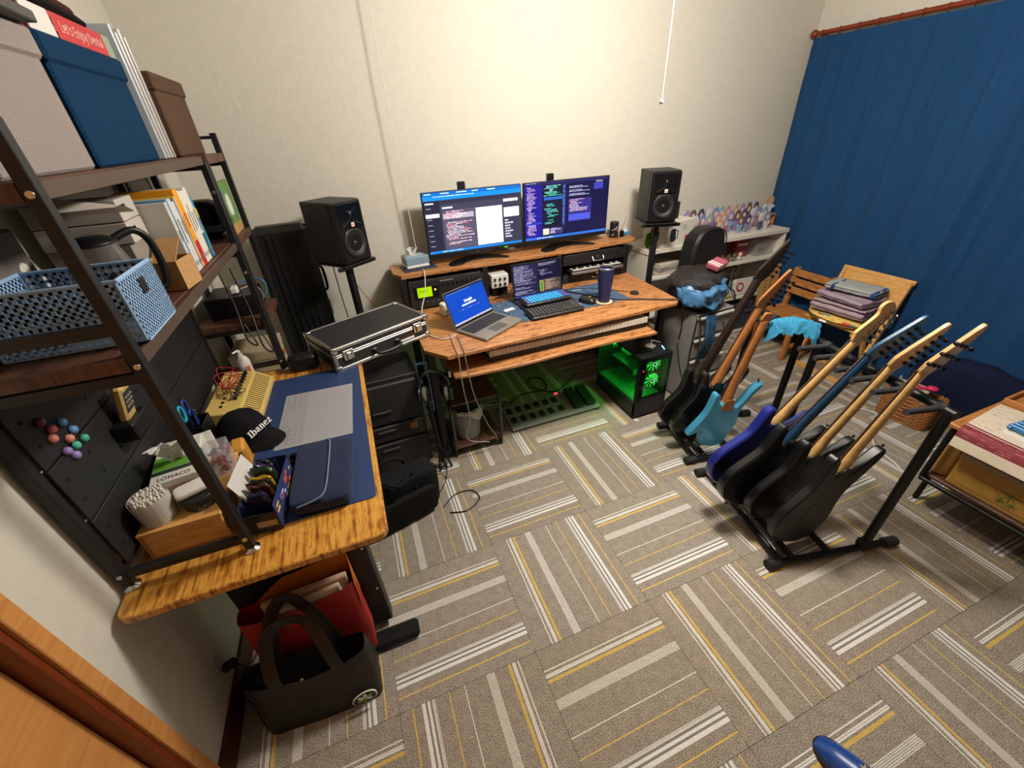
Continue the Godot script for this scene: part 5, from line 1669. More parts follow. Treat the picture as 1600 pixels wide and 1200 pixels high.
	for s in [-1, 1]:
		plathe(t, "ear_cup", [Vector2(0.0001, 0), Vector2(0.036, 0), Vector2(0.043, 0.008), Vector2(0.043, 0.022), Vector2(0.0001, 0.024)], m("1e1e20", 0.4), Vector3(s * 0.07, -0.12, 0), 24, 0, 0, -90.0 * s)
		plathe(t, "ear_pad", [Vector2(0.018, 0), Vector2(0.036, 0.002), Vector2(0.044, 0.01), Vector2(0.042, 0.022), Vector2(0.03, 0.026), Vector2(0.02, 0.02), Vector2(0.018, 0.006), Vector2(0.018, 0)], fab("77736c", 0.9, 30.0), Vector3(s * 0.07, -0.12, 0), 24, 0, 0, 90.0 * s)
		pbox(t, "yoke", Vector3(0.012, 0.05, 0.03), Vector3(s * 0.076, -0.085, 0), m("2a2a2c", 0.4), 0.003)
	# cart with a bin
	t = thing("side_cart", "walnut two-shelf side cart with black tube frame under the desk", "cart", Vector3(-0.352, 0, -0.8))
	for y in [0.065, 0.37]:
		pbox(t, "shelf_board", Vector3(0.27, 0.014, 0.3), Vector3(0, y, 0), W.walnut, 0.003)
	for x in [-0.142, 0.142]:
		ptube(t, "side_frame", smooth([Vector3(x, 0.36, -0.15), Vector3(x, 0.36, 0.1), Vector3(x, 0.35, 0.145), Vector3(x, 0.31, 0.16), Vector3(x, 0.12, 0.16), Vector3(x, 0.07, 0.15), Vector3(x, 0.055, 0.11), Vector3(x, 0.055, -0.15)], 4), 0.01, m("37363a", 0.4), 8)
		for z in [-0.12, 0.13]:
			plathe(t, "caster", cyl(0.02, 0.016), W.rubber, Vector3(x - 0.008, 0.021, z), 14, 0, 0, -90)
			pbox(t, "caster_fork", Vector3(0.02, 0.03, 0.03), Vector3(x, 0.038, z), W.satin, 0.004)
	t = thing("waste_bin", "grey waste bin with a white plastic liner on the cart", "bin", Vector3(-0.385, 0.0725, -0.765))
	plathe(t, "bucket", [Vector2(0.0001, 0), Vector2(0.07, 0), Vector2(0.074, 0.006), Vector2(0.092, 0.2), Vector2(0.096, 0.205), Vector2(0.092, 0.208), Vector2(0.088, 0.2), Vector2(0.07, 0.01), Vector2(0.0001, 0.008)], plastic("8d8a86", 0.5), Vector3.ZERO, 28)
	var rows2 := []
	fn.frequency = 0.3
	for r in 7:
		var v := float(r) / 6
		var row := PackedVector3Array()
		for k in 40:
			var a := TAU * k / 40
			var rr := 0.0965 + 0.004 * sin(a * 9.0) + 0.003 * sin(a * 17.0 + 1.0) - (0.0 if r < 5 else 0.006)
			var drop := 0.055 + 0.04 * sin(a * 2.0 + 0.5) + 0.012 * sin(a * 7.0)
			row.append(Vector3(cos(a) * rr, 0.214 - drop * (1.0 - v) * 0.9 + 0.004 * sin(a * 13.0), sin(a) * rr))
		rows2.append(row)
	b = MB.new()
	b.grid(rows2, true)
	obj("liner", b, m("c4c0ba", 0.35, {"back": "555250"}), t)

	# foot controller
	t = thing("pedal_board", "silver MIDI foot controller with rows of black switches", "pedal board", Vector3(0.212, 0, -0.83))
	var pz := 8.0
	pbox(t, "chassis", Vector3(0.645, 0.03, 0.215), Vector3(0, 0.035, 0), m("8b8d88", 0.5, {"metal": 0.35}), 0.004, 0, pz)
	pbox(t, "front_lip", Vector3(0.645, 0.016, 0.014), Vector3(0, 0.026, 0.106), m("9a9c96", 0.4, {"metal": 0.5}), 0.003, 0, pz)
	for r in 2:
		for k in 6:
			if r == 0 and k == 6: continue
			var x := -0.285 + k * 0.066 + (0.012 if r == 1 and k == 5 else 0.0)
			var z := -0.045 + r * 0.088
			var y := 0.054 - z * tan(deg_to_rad(pz))
			var sw := pbox(t, "switch", Vector3(0.036, 0.012, 0.05), Vector3(x, y, z), m("161617", 0.5), 0.003, 0, pz)
			plathe(sw, "switch_lamp", cyl(0.004, 0.002, 0.0005), m("5a2020", 0.4), Vector3(x, y + 0.008, z - 0.02), 8)
	for k in 2:
		var x := 0.17 + k * 0.09
		var pd := pbox(t, "expression_pedal", Vector3(0.07, 0.02, 0.19), Vector3(x, 0.072, 0.0), m("1b1b1c", 0.55), 0.004, 0, pz + 3.0)
		for i in 9:
			pbox(pd, "rib", Vector3(0.062, 0.004, 0.008), Vector3(x, 0.0825 - (-0.08 + i * 0.02) * tan(deg_to_rad(pz + 3.0)), -0.08 + i * 0.02), m("101011", 0.8), 0.001)
	ppic(t, "led_display", 0.026, 0.012, Transform3D(Basis(Vector3.RIGHT, deg_to_rad(-72)), Vector3(0.085, 0.069, -0.098)), m("200404", 0.4, {"em": "ff3c46", "ee": 2.5}))
	for z in [-0.09, 0.09]:
		for x in [-0.3, 0.3]:
			pbox(t, "rubber_foot", Vector3(0.03, 0.02 if z > 0 else 0.034, 0.03), Vector3(x, 0.011 if z > 0 else 0.018, z), W.rubber, 0.003)
	pbox(t, "rear_riser", Vector3(0.6, 0.03, 0.02), Vector3(0, 0.032, -0.095), m("6d6f6b", 0.5), 0.002)
	build_pc()
	# translucent drawers
	var cl := m("9a9690", 0.35, {"alpha": 0.72, "spec": 0.5})
	var u := thing("storage_tower", "stack of smoky translucent plastic drawers right of the computer", "storage tower", Vector3(1.22, 0, -0.765), 4.0)
	for k in 4:
		var y := 0.015 + k * 0.152
		pbox(u, "shell", Vector3(0.3, 0.006, 0.36), Vector3(0, y, 0), cl, 0.002)
		for s in [-1, 1]:
			pbox(u, "shell_side", Vector3(0.005, 0.146, 0.36), Vector3(s * 0.148, y + 0.076, 0), cl, 0.001)
		var dw := pbox(u, "drawer", Vector3(0.286, 0.13, 0.012), Vector3(0, y + 0.075, 0.18), cl, 0.006)
		pbox(dw, "handle", Vector3(0.3, 0.016, 0.022), Vector3(0, y + 0.135, 0.19), m("b5b1aa", 0.35), 0.004)
		pbox(dw, "contents", Vector3(0.25, 0.09, 0.28), Vector3(0, y + 0.055, 0), m(["4c4743", "6a6057", "5b5f63", "494d55"][k], 0.8), 0.02)
	pbox(u, "lid", Vector3(0.3, 0.008, 0.37), Vector3(0, 0.628, 0), cl, 0.003)
	# mesh-topped laundry bag on the drawers
	t = thing("mesh_bag", "black storage bag with blue shiny lining and mesh top", "bag", Vector3(1.215, 0.634, -0.75), 30.0)
	fn = FastNoiseLite.new()
	fn.seed = 14
	fn.frequency = 0.035
	b = MB.new()
	b.blob(Vector3(0.38, 0.17, 0.3), 0.35, 0.5, T(Vector3(0, 0.087, 0)), 44, 20, fn, 0.1)
	obj("body", b, fab("11131a", 0.7, 10.0), t)
	fn.frequency = 0.11
	b = MB.new()
	b.blob(Vector3(0.33, 0.15, 0.27), 0.55, 0.6, T(Vector3(-0.05, 0.1, 0.035)), 56, 30, fn, 0.3)
	obj("blue_lining", b, m("3f6f9a", 0.3, {"rim": 0.3, "tri": 8.0, "bump": ntex("fabn", 0.09, 3, true, 6.0), "bs": 0.5}), t)
	fn.frequency = 0.07
	b = MB.new()
	b.blob(Vector3(0.4, 0.1, 0.31), 0.6, 0.6, T(Vector3(0.005, 0.155, -0.02)), 48, 20, fn, 0.25)
	obj("mesh_cover", b, m("2a231d", 0.85, {"alpha": 0.75}), t)
	ptube(t, "drawstring", smooth([Vector3(-0.1, 0.19, 0.1), Vector3(0.0, 0.12, 0.2), Vector3(0.06, 0.04, 0.215), Vector3(0.12, 0.13, 0.14)], 6), 0.004, W.black, 6)
	t = thing("patterned_box", "pink and white checked box poking out of the mesh bag", "box", Vector3(1.3, 0.857, -0.72), 20.0)
	pbox(t, "body", Vector3(0.12, 0.03, 0.08), Vector3(0, 0.02, 0), m("a04c62", 0.6), 0.003, 0, 12, 8)
	for k in 4:
		pbox(t, "check", Vector3(0.01, 0.031, 0.081), Vector3(-0.045 + k * 0.03, 0.02, 0), m("d8cfc8", 0.6), 0.002, 0, 12, 8)
	# strap and coiled cables hanging on the drawers' front
	t = thing("guitar_strap", "blue fabric guitar strap with leather ends hanging on the drawers", "strap", Vector3(1.14, 0.635, -0.575), 10.0)
	for k in 2:
		b = MB.new()
		var rr := []
		for i in 15:
			var v := float(i) / 14
			var y := 0.0 - 0.3 * v
			var zz := 0.02 + 0.03 * sin(v * PI) + k * 0.016
			rr.append(PackedVector3Array([Vector3(-0.026 + k * 0.02 - 0.02 * v, y, zz), Vector3(0.026 + k * 0.02 - 0.02 * v, y - 0.01, zz + 0.004)]))
		b.grid(rr, false)
		obj("webbing", b, fab(["3d6f9c", "345f86"][k], 0.85, 16.0), t)
	pbox(t, "leather_end", Vector3(0.045, 0.06, 0.006), Vector3(-0.015, -0.325, 0.025), m("20160f", 0.5), 0.002)
	pbox(t, "buckle", Vector3(0.03, 0.03, 0.012), Vector3(0.03, -0.3, 0.03), W.satin, 0.003)
	# gig bag
	t = thing("gig_bag", "tall black padded gig bag standing in front of the bookcase", "bag", Vector3(1.5, 0, -1.06), 3.0)
	b = MB.new()
	var gp := [Vector2(-0.15, 0.0), Vector2(0.15, 0.0), Vector2(0.155, 0.3), Vector2(0.15, 0.7), Vector2(0.145, 0.9), Vector2(0.12, 0.985), Vector2(0.05, 1.02), Vector2(-0.05, 1.015), Vector2(-0.115, 0.97), Vector2(-0.145, 0.88), Vector2(-0.15, 0.7), Vector2(-0.155, 0.3)]
	b.prism(smooth2(gp, 5), 0.13, Transform3D.IDENTITY, 0.018, true)
	obj("body", b, m("151416", 0.45, {"tri": 16.0, "bump": ntex("leather", 0.25, 2, true, 3.0), "bs": 0.4}), t)
	ptube(t, "piping", smooth([Vector3(-0.15, 0.02, 0.066), Vector3(-0.15, 0.7, 0.066), Vector3(-0.143, 0.88, 0.066), Vector3(-0.112, 0.965, 0.066), Vector3(-0.05, 1.008, 0.066), Vector3(0.05, 1.012, 0.066), Vector3(0.117, 0.98, 0.066), Vector3(0.142, 0.9, 0.066), Vector3(0.15, 0.7, 0.066), Vector3(0.15, 0.02, 0.066)], 5), 0.004, m("29282a", 0.4), 6)
	b = MB.new()
	b.prism(rrect(0.22, 0.4, 0.04), 0.02, T(Vector3(0, 0.36, 0.072)), 0.006, true)
	obj("pocket", b, m("19181a", 0.5), t)
	pbox(t, "side_handle", Vector3(0.012, 0.14, 0.03), Vector3(0.158, 0.75, 0.0), m("232224", 0.5), 0.004)

func build_pc() -> void:
	var t := thing("computer_tower", "black computer tower with glass side and green glowing fans", "computer", Vector3(0.774, 0, -0.754))
	var W2 := 0.236
	var H := 0.455
	var D := 0.455
	var bk := m("121214", 0.45)
	pbox(t, "top_panel", Vector3(W2, 0.012, D), Vector3(0, H - 0.006, 0), bk, 0.003)
	pbox(t, "floor_panel", Vector3(W2, 0.012, D), Vector3(0, 0.022, 0), bk, 0.003)
	pbox(t, "right_panel", Vector3(0.004, H - 0.03, D), Vector3(W2 / 2 - 0.002, H / 2 + 0.01, 0), bk, 0.001)
	pbox(t, "rear_panel", Vector3(W2 - 0.006, H - 0.03, 0.004), Vector3(0, H / 2 + 0.01, -D / 2 + 0.002), bk, 0.001)
	for x in [-0.09, 0.09]:
		for z in [-0.18, 0.18]:
			pbox(t, "foot", Vector3(0.03, 0.016, 0.04), Vector3(x, 0.008, z), W.rubber, 0.003)
	# front: dark frame with a window over two fans
	pbox(t, "front_frame", Vector3(0.05, H - 0.03, 0.008), Vector3(-W2 / 2 + 0.025, H / 2 + 0.01, D / 2 - 0.004), bk, 0.002)
	pbox(t, "front_frame", Vector3(0.022, H - 0.03, 0.008), Vector3(W2 / 2 - 0.011, H / 2 + 0.01, D / 2 - 0.004), bk, 0.002)
	pbox(t, "front_frame", Vector3(W2, 0.14, 0.008), Vector3(0, 0.098, D / 2 - 0.004), bk, 0.002)
	pbox(t, "front_frame", Vector3(W2, 0.03, 0.008), Vector3(0, H - 0.028, D / 2 - 0.004), bk, 0.002)
	pbox(t, "front_glass", Vector3(W2 - 0.01, H - 0.17, 0.003), Vector3(0, 0.3, D / 2 + 0.002), m("0a120c", 0.1, {"alpha": 0.35}), 0.001)
	# side glass
	pbox(t, "side_glass", Vector3(0.003, H - 0.12, D - 0.03), Vector3(-W2 / 2 + 0.0015, H / 2 + 0.055, 0), m("0a140c", 0.06, {"alpha": 0.22}), 0.001)
	pbox(t, "side_skirt", Vector3(0.005, 0.09, D), Vector3(-W2 / 2 + 0.0025, 0.072, 0), bk, 0.001)
	pbox(t, "side_post", Vector3(0.005, H - 0.03, 0.02), Vector3(-W2 / 2 + 0.0025, H / 2 + 0.01, D / 2 - 0.01), bk, 0.001)
	# inside
	pbox(t, "motherboard", Vector3(0.004, 0.25, 0.25), Vector3(W2 / 2 - 0.012, 0.3, -0.08), m("0f1a12", 0.5), 0.001)
	pbox(t, "supply_shroud", Vector3(W2 - 0.02, 0.1, D - 0.02), Vector3(0, 0.08, 0), m("5a6a5c", 0.5), 0.003)
	pbox(t, "graphics_card", Vector3(0.13, 0.045, 0.26), Vector3(0.03, 0.25, -0.06), m("2a2c2a", 0.4), 0.005)
	for k in 2:
		plathe(t, "card_fan", cyl(0.038, 0.006), m("3a3d3a", 0.5), Vector3(0.03, 0.222, -0.12 + k * 0.1), 20)
	pbox(t, "memory", Vector3(0.03, 0.1, 0.03), Vector3(0.09, 0.35, -0.02), m("7a8a7c", 0.35, {"metal": 0.5}), 0.002)
	pbox(t, "cooler", Vector3(0.08, 0.09, 0.09), Vector3(0.06, 0.345, -0.11), m("9aa89c", 0.3, {"metal": 0.7}), 0.004)
	var tr := MB.new()
	var rng := RandomNumberGenerator.new()
	rng.seed = 31
	for k in 16:
		var y := 0.2 + rng.randf() * 0.2
		var z := -0.18 + rng.randf() * 0.2
		tr.tube([Vector3(W2 / 2 - 0.016, y, z), Vector3(W2 / 2 - 0.016, y, z + 0.03), Vector3(W2 / 2 - 0.016, y - 0.025, z + 0.05)], 0.0018, 5)
	var traces := obj("board_traces", tr, m("8fb89a", 0.4), t)
	traces.set_meta("kind", "stuff")
	for w in [[0.0, 0.03], [0.02, 0.06]]:
		ptube(t, "power_cable", smooth([Vector3(0.09, 0.31, 0.05), Vector3(0.04, 0.26 + w[0], 0.1 + w[1]), Vector3(0.02, 0.19, 0.09), Vector3(0.04, 0.135, 0.04)], 6), 0.005, W.black, 6)
	# fans: hub, blades, glowing ring
	for q in [[Vector3(0.012, 0.375, D / 2 - 0.03), 0.0], [Vector3(0.012, 0.255, D / 2 - 0.03), 0.0], [Vector3(0.0, 0.385, -D / 2 + 0.02), 0.0]]:
		var f := Node3D.new()
		f.name = "fan"
		t.add_child(f, true)
		f.position = q[0]
		var gl := m("c8ffd8", 0.4, {"em": "1cff52", "ee": 0.75})
		var b := MB.new()
		for k in 9:
			var a := TAU * k / 9
			var p0 := Vector3(cos(a) * 0.018, sin(a) * 0.018, 0.004)
			var p1 := Vector3(cos(a + 0.28) * 0.052, sin(a + 0.28) * 0.052, 0.006)
			var p2 := Vector3(cos(a + 0.75) * 0.052, sin(a + 0.75) * 0.052, -0.006)
			var p3 := Vector3(cos(a + 0.6) * 0.018, sin(a + 0.6) * 0.018, -0.005)
			b.quad(p0, p1, p2, p3, Vector3.BACK)
			b.quad(p0 - Vector3(0, 0, 0.001), p1 - Vector3(0, 0, 0.001), p2 - Vector3(0, 0, 0.001), p3 - Vector3(0, 0, 0.001), Vector3.FORWARD)
		obj("blades", b, gl, f)
		plathe(f, "hub", cyl(0.018, 0.012), m("0e1a12", 0.4), Vector3(0, 0, -0.004), 18, 0, 90)
		var ring := []
		for k in 28: ring.append(Vector3(cos(TAU * k / 28) * 0.056, sin(TAU * k / 28) * 0.056, 0))
		ptube(f, "ring", ring, 0.004, m("0d120e", 0.4), 6, true)
		var hr := []
		for k in 18: hr.append(Vector3(cos(TAU * k / 18) * 0.013, sin(TAU * k / 18) * 0.013, 0.009))
		ptube(f, "hub_light", hr, 0.0022, m("e8fff0", 0.4, {"em": "baffcc", "ee": 2.0}), 6, true)
		var l := OmniLight3D.new()
		l.name = "fan_light"
		f.add_child(l, true)
		l.position = Vector3(-0.03, -0.02, -0.035 if q[0].z > 0 else 0.04)
		l.light_color = Color("18ff48")
		l.light_energy = 0.04
		l.light_size = 0.03
		l.omni_range = 6.0
		l.omni_attenuation = 2.0
		l.shadow_enabled = true
	plathe(t, "power_button", cyl(0.006, 0.003), m("300808", 0.4, {"em": "ff3048", "ee": 2.0}), Vector3(-W2 / 2 + 0.03, 0.36, D / 2), 12, 0, 90)
	# things lying on top
	var a := thing("card_reader", "small grey card reader lying on the computer tower", "card reader", Vector3(0.80, H, -0.63), 30.0)
	pbox(a, "body", Vector3(0.05, 0.012, 0.055), Vector3(0, 0.0065, 0), m("7d766f", 0.5), 0.003)
	ptube(a, "cable", smooth([Vector3(0.025, 0.007, 0.0), Vector3(0.05, 0.02, -0.015), Vector3(0.075, 0.012, 0.01), Vector3(0.085, 0.004, 0.03)], 5), 0.0025, m("8d8a86", 0.5), 6)
	var s := thing("usb_stick", "thin stick with a pale blue light plugged into the computer", "USB stick", Vector3(0.862, H, -0.585), -20.0)
	pbox(s, "body", Vector3(0.008, 0.006, 0.05), Vector3(0, 0.0035, 0), m("a9d4ff", 0.3, {"em": "6fb8ff", "ee": 1.2}), 0.002)

# ------------------------------------------------------------------ things on the studio desk and hutch
func keyboard(label: String, p: Vector3, turn: float, w: float, d: float, rows_: int, cols: int, base: Material, key: Material, alt: Material) -> void:
	var t := thing("computer_keyboard", label, "keyboard", p, turn, "computer keyboards")
	pbox(t, "case", Vector3(w, 0.02, d), Vector3(0, 0.0145, 0), base, 0.005, 0, 4)
	var kw := (w - 0.016) / cols
	var kd := (d - 0.014) / rows_
	for pass_ in 2:
		var b := MB.new()
		for r in rows_:
			for c in cols:
				var edge := (c == 0 or c >= cols - 2)
				if edge != (pass_ == 1): continue
				var z := (r + 0.5 - rows_ / 2.0) * kd
				var xf := T(Vector3((c + 0.5 - cols / 2.0) * kw, 0.0285 - z * tan(deg_to_rad(4.0)), z), 0, 4)
				b.box(Vector3(kw - 0.0025, 0.008, kd - 0.0025), xf, 0.0025)
		var o := obj("keycaps", b, key if pass_ == 0 else alt, t)
		o.set_meta("kind", "stuff")

func flight_case() -> void:
	var t := thing("flight_case", "black flight case with aluminium edges and latches on the desk", "case", Vector3(-0.809, DH + 0.001, -0.853), 24.7)
	var w := 0.52
	var d := 0.3
	var h := 0.118
	var pan := m("232224", 0.55, {"tri": 20.0, "bump": ntex("plan", 0.2, 2, true, 2.0), "bs": 0.3})
	pbox(t, "body", Vector3(w - 0.006, 0.07, d - 0.006), Vector3(0, 0.038, 0), pan, 0.002)
	pbox(t, "lid", Vector3(w - 0.006, 0.042, d - 0.006), Vector3(0, 0.096, 0), pan, 0.002)
	for y in [0.008, 0.069, 0.079, h - 0.008]:
		var e := 0.016 if (y < 0.02 or y > 0.1) else 0.009
		for s in [-1, 1]:
			pbox(t, "edge_strip", Vector3(w, e, 0.004 if e < 0.01 else 0.016), Vector3(0, y, s * (d / 2 - (0.002 if e < 0.01 else 0.0075))), W.alu, 0.002)
			pbox(t, "edge_strip", Vector3(0.004 if e < 0.01 else 0.016, e, d - 0.03), Vector3(s * (w / 2 - (0.002 if e < 0.01 else 0.0075)), y, 0), W.alu, 0.002)
	for x in [-1, 1]:
		for z in [-1, 1]:
			pbox(t, "corner_strip", Vector3(0.018, h - 0.02, 0.018), Vector3(x * (w / 2 - 0.008), h / 2, z * (d / 2 - 0.008)), W.alu, 0.003)
			for y in [0.012, h - 0.012]:
				var b := MB.new()
				b.blob(Vector3(0.034, 0.03, 0.034), 0.4, 0.4, T(Vector3(x * (w / 2 - 0.012), y, z * (d / 2 - 0.012))), 16, 8)
				obj("ball_corner", b, W.chrome, t)
	for x in [-0.19, 0.19]:
		var la := pbox(t, "latch", Vector3(0.05, 0.05, 0.006), Vector3(x, 0.07, d / 2 + 0.003), W.chrome, 0.002)
		pbox(la, "latch_lever", Vector3(0.024, 0.036, 0.008), Vector3(x, 0.066, d / 2 + 0.009), W.chrome, 0.003)
		for k in 4:
			plathe(la, "rivet", cyl(0.004, 0.003, 0.001), W.alu, Vector3(x - 0.018 + 0.036 * (k % 2), 0.052 + 0.036 * (k / 2), d / 2 + 0.006), 8, 0, 90)
	var hz := d / 2 + 0.005
	ptube(t, "handle", smooth([Vector3(-0.062, 0.04, hz), Vector3(-0.066, 0.04, hz + 0.025), Vector3(-0.05, 0.036, hz + 0.04), Vector3(0, 0.034, hz + 0.044), Vector3(0.05, 0.036, hz + 0.04), Vector3(0.066, 0.04, hz + 0.025), Vector3(0.062, 0.04, hz)], 5), 0.0085, W.black, 10)
	for x in [-0.062, 0.062]:
		pbox(t, "handle_mount", Vector3(0.026, 0.03, 0.008), Vector3(x, 0.04, hz), W.black, 0.004)
	pbox(t, "name_plate", Vector3(0.09, 0.012, 0.002), Vector3(0.12, 0.03, d / 2 + 0.0005), W.white, 0.0005)

func build_desk_things() -> void:
	woods()
	flight_case()
	# mat with contour lines
	var S := 512
	var im := img(S, 256, "24405f")
	var fn := FastNoiseLite.new()
	fn.seed = 61
	fn.frequency = 0.008
	fn.fractal_octaves = 2
	for y in 256:
		for x in S:
			var v := fn.get_noise_2d(x, y) * 7.0
			if absf(v - roundf(v)) < 0.06: im.set_pixel(x, y, Color("a4bed6"))
	var b := MB.new()
	b.box(Vector3(0.81, 0.003, 0.345), T(Vector3.ZERO), 0.001)
	var dm := solo("desk_mat", "blue desk mat printed with pale contour lines under keyboards", "mat", b, m("ffffff", 0.75, {"tex": ImageTexture.create_from_image(with_mips(im)), "uvs": Vector3(1.23, 2.85, 1)}), Vector3(0.315, SH + 0.0018, -0.945), 0.0)
	dm.rotation_degrees.y = 2.0
	keyboard("black mechanical keyboard at the front of the contour mat", Vector3(0.215, SH + 0.0036, -0.8), 1.5, 0.335, 0.12, 5, 15, W.black, m("2b2a2b", 0.55), m("38373a", 0.55))
	keyboard("small keyboard with bright blue keycaps lying across the laptop", Vector3(0.225, SH + 0.022, -0.945), 3.0, 0.3, 0.105, 5, 14, m("17161a", 0.4), m("2b9ad8", 0.45), m("4f4f9a", 0.5))
	var t := thing("mouse", "black computer mouse on the contour mat beside the tumbler", "mouse", Vector3(0.462, SH + 0.0035, -0.85), 28.0)
	b = MB.new()
	b.blob(Vector3(0.062, 0.07, 0.115), 0.8, 0.75, T(Vector3(0, 0.002, 0)), 28, 20)
	for i in b.v.size(): b.v[i].y = maxf(b.v[i].y, 0.0)
	obj("shell", b, m("1a191a", 0.35), t)
	pbox(t, "wheel", Vector3(0.008, 0.012, 0.02), Vector3(0, 0.034, -0.025), W.rubber, 0.003)
	pbox(t, "badge", Vector3(0.012, 0.001, 0.012), Vector3(0.004, 0.0372, 0.012), m("b8a23c", 0.5), 0.0)
	t = thing("tumbler", "tall navy blue steel tumbler on a round cork coaster", "tumbler", Vector3(0.552, SH + 0.009, -0.81))
	plathe(t, "body", [Vector2(0.0001, 0), Vector2(0.033, 0), Vector2(0.034, 0.004), Vector2(0.038, 0.07), Vector2(0.046, 0.14), Vector2(0.0465, 0.2), Vector2(0.046, 0.202), Vector2(0.0435, 0.2), Vector2(0.042, 0.14), Vector2(0.034, 0.03), Vector2(0.0001, 0.03)], m("1b2450", 0.45), Vector3.ZERO, 32)
	plathe(t, "rim", [Vector2(0.0425, 0.198), Vector2(0.0428, 0.206), Vector2(0.0455, 0.207), Vector2(0.0468, 0.202), Vector2(0.0466, 0.196)], W.alu, Vector3.ZERO, 32)
	plathe(t, "drink", [Vector2(0.0001, 0.17), Vector2(0.041, 0.17)], m("2a1a10", 0.1), Vector3.ZERO, 24)
	t = thing("coaster", "pale round coaster under the navy tumbler", "coaster", Vector3(0.552, SH + 0.0035, -0.81))
	plathe(t, "disc", cyl(0.052, 0.005), m("cbb694", 0.7), Vector3.ZERO, 32)
	t = thing("volume_puck", "black round desk puck on the bare right end of desk", "puck", Vector3(0.8, SH, -0.848))
	plathe(t, "disc", [Vector2(0.0001, 0), Vector2(0.026, 0), Vector2(0.028, 0.002), Vector2(0.028, 0.009), Vector2(0.025, 0.012), Vector2(0.0001, 0.012)], W.rubber, Vector3.ZERO, 24)
	t = thing("charger", "white mains charger block standing in front of rack processor", "charger", Vector3(-0.372, SH, -1.07), 20.0)
	pbox(t, "body", Vector3(0.035, 0.075, 0.05), Vector3(0, 0.038, 0), W.white, 0.007)
	pbox(t, "socket", Vector3(0.012, 0.006, 0.002), Vector3(0.004, 0.03, 0.0255), m("55534f", 0.5), 0.0)
	t = thing("white_dongle", "small white dongle lying on the mat behind silver laptop", "dongle", Vector3(-0.012, SH + 0.0035, -0.945), 15.0)
	pbox(t, "body", Vector3(0.07, 0.011, 0.028), Vector3(0, 0.006, 0), W.white, 0.004)
	# hutch
	var HH := 0.9525
	t = thing("navy_tray", "navy leather tray under the tissue box on the hutch", "tray", Vector3(-0.44, HH, -1.36), 6.0)
	pbox(t, "pad", Vector3(0.2, 0.006, 0.15), Vector3(0, 0.0035, 0), m("1d2c4a", 0.55), 0.002)
	t = thing("tissue_box", "grey-blue covered tissue box with a tissue sticking out", "tissue box", Vector3(-0.45, HH + 0.007, -1.37), 8.0)
	pbox(t, "cover", Vector3(0.145, 0.05, 0.105), Vector3(0, 0.042, 0), m("7d95a5", 0.45), 0.006)
	pbox(t, "base", Vector3(0.14, 0.02, 0.1), Vector3(0, 0.0105, 0), W.white, 0.004)
	pbox(t, "top_window", Vector3(0.1, 0.001, 0.06), Vector3(0, 0.0676, 0), m("b9bfc0", 0.3), 0.0)
	tissue(t, Vector3(-0.01, 0.066, 0.0), 0.05)
	t = thing("drink_can", "dark printed drink can on a round coaster on hutch", "can", Vector3(0.975, HH, -1.385))
	plathe(t, "coaster", cyl(0.045, 0.004), m("6a4a34", 0.7), Vector3.ZERO, 24)
	plathe(t, "can_body", [Vector2(0.0001, 0.005), Vector2(0.027, 0.005), Vector2(0.031, 0.01), Vector2(0.031, 0.1), Vector2(0.028, 0.108), Vector2(0.0001, 0.108)], m("25252a", 0.35, {"metal": 0.3}), Vector3.ZERO, 24)
	var rng := RandomNumberGenerator.new()
	rng.seed = 3
	for k in 10:
		var a := 0.6 + rng.randf() * 1.9
		var y := 0.02 + 0.075 * rng.randf()
		pbox(t, "print", Vector3(0.01 + 0.01 * rng.randf(), 0.006, 0.001), Vector3(cos(a) * 0.0312, y, sin(a) * 0.0312), m(["c8c4c0", "7a98c0", "a85048"][k % 3], 0.5), 0.0, 90 - rad_to_deg(a))
	t = thing("ink_bottle", "small black bottle holding a pink stick beside the can", "bottle", Vector3(1.025, HH, -1.36))
	pbox(t, "body", Vector3(0.024, 0.045, 0.024), Vector3(0, 0.0235, 0), W.satin, 0.004)
	ptube(t, "pink_stick", [Vector3(0, 0.046, 0), Vector3(0.05, 0.135, -0.03)], 0.0022, m("c85a6a", 0.5), 6)
	t = thing("capsule_ball", "half clear half bright blue capsule ball on hutch end", "toy capsule", Vector3(1.068, HH, -1.385))
	plathe(t, "lower_half", [Vector2(0.0001, 0.001), Vector2(0.012, 0.003), Vector2(0.022, 0.011), Vector2(0.0275, 0.022), Vector2(0.029, 0.03)], m("2aa0dc", 0.25), Vector3.ZERO, 24)
	plathe(t, "upper_half", [Vector2(0.029, 0.0305), Vector2(0.0275, 0.042), Vector2(0.021, 0.053), Vector2(0.012, 0.059), Vector2(0.0001, 0.061)], m("c8d4d8", 0.1, {"alpha": 0.45}), Vector3.ZERO, 24)
	b = MB.new()
	b.blob(Vector3(0.03, 0.022, 0.03), 0.8, 0.8, T(Vector3(0, 0.034, 0)), 14, 8)
	obj("toy_inside", b, m("dce8ee", 0.5), t)

func tissue(par: Node, p: Vector3, h: float) -> void:
	var rows := []
	var fn := FastNoiseLite.new()
	fn.seed = int(h * 997.0)
	fn.frequency = 14.0
	for r in 9:
		var v := float(r) / 8
		var row := PackedVector3Array()
		for k in 13:
			var u := float(k) / 12 - 0.5
			row.append(p + Vector3(u * h * (0.5 + 1.1 * v), v * h + 0.15 * h * fn.get_noise_2d(u, v), (sin(u * 9.0) * 0.16 + 0.35 * fn.get_noise_2d(u * 2.0, v + 3.0)) * h * (0.3 + v) + v * v * h * 0.3))
		rows.append(row)
	var b := MB.new()
	b.grid(rows, false)
	obj("tissue", b, m("dcd9d4", 0.8, {"back": "606060"}), par)

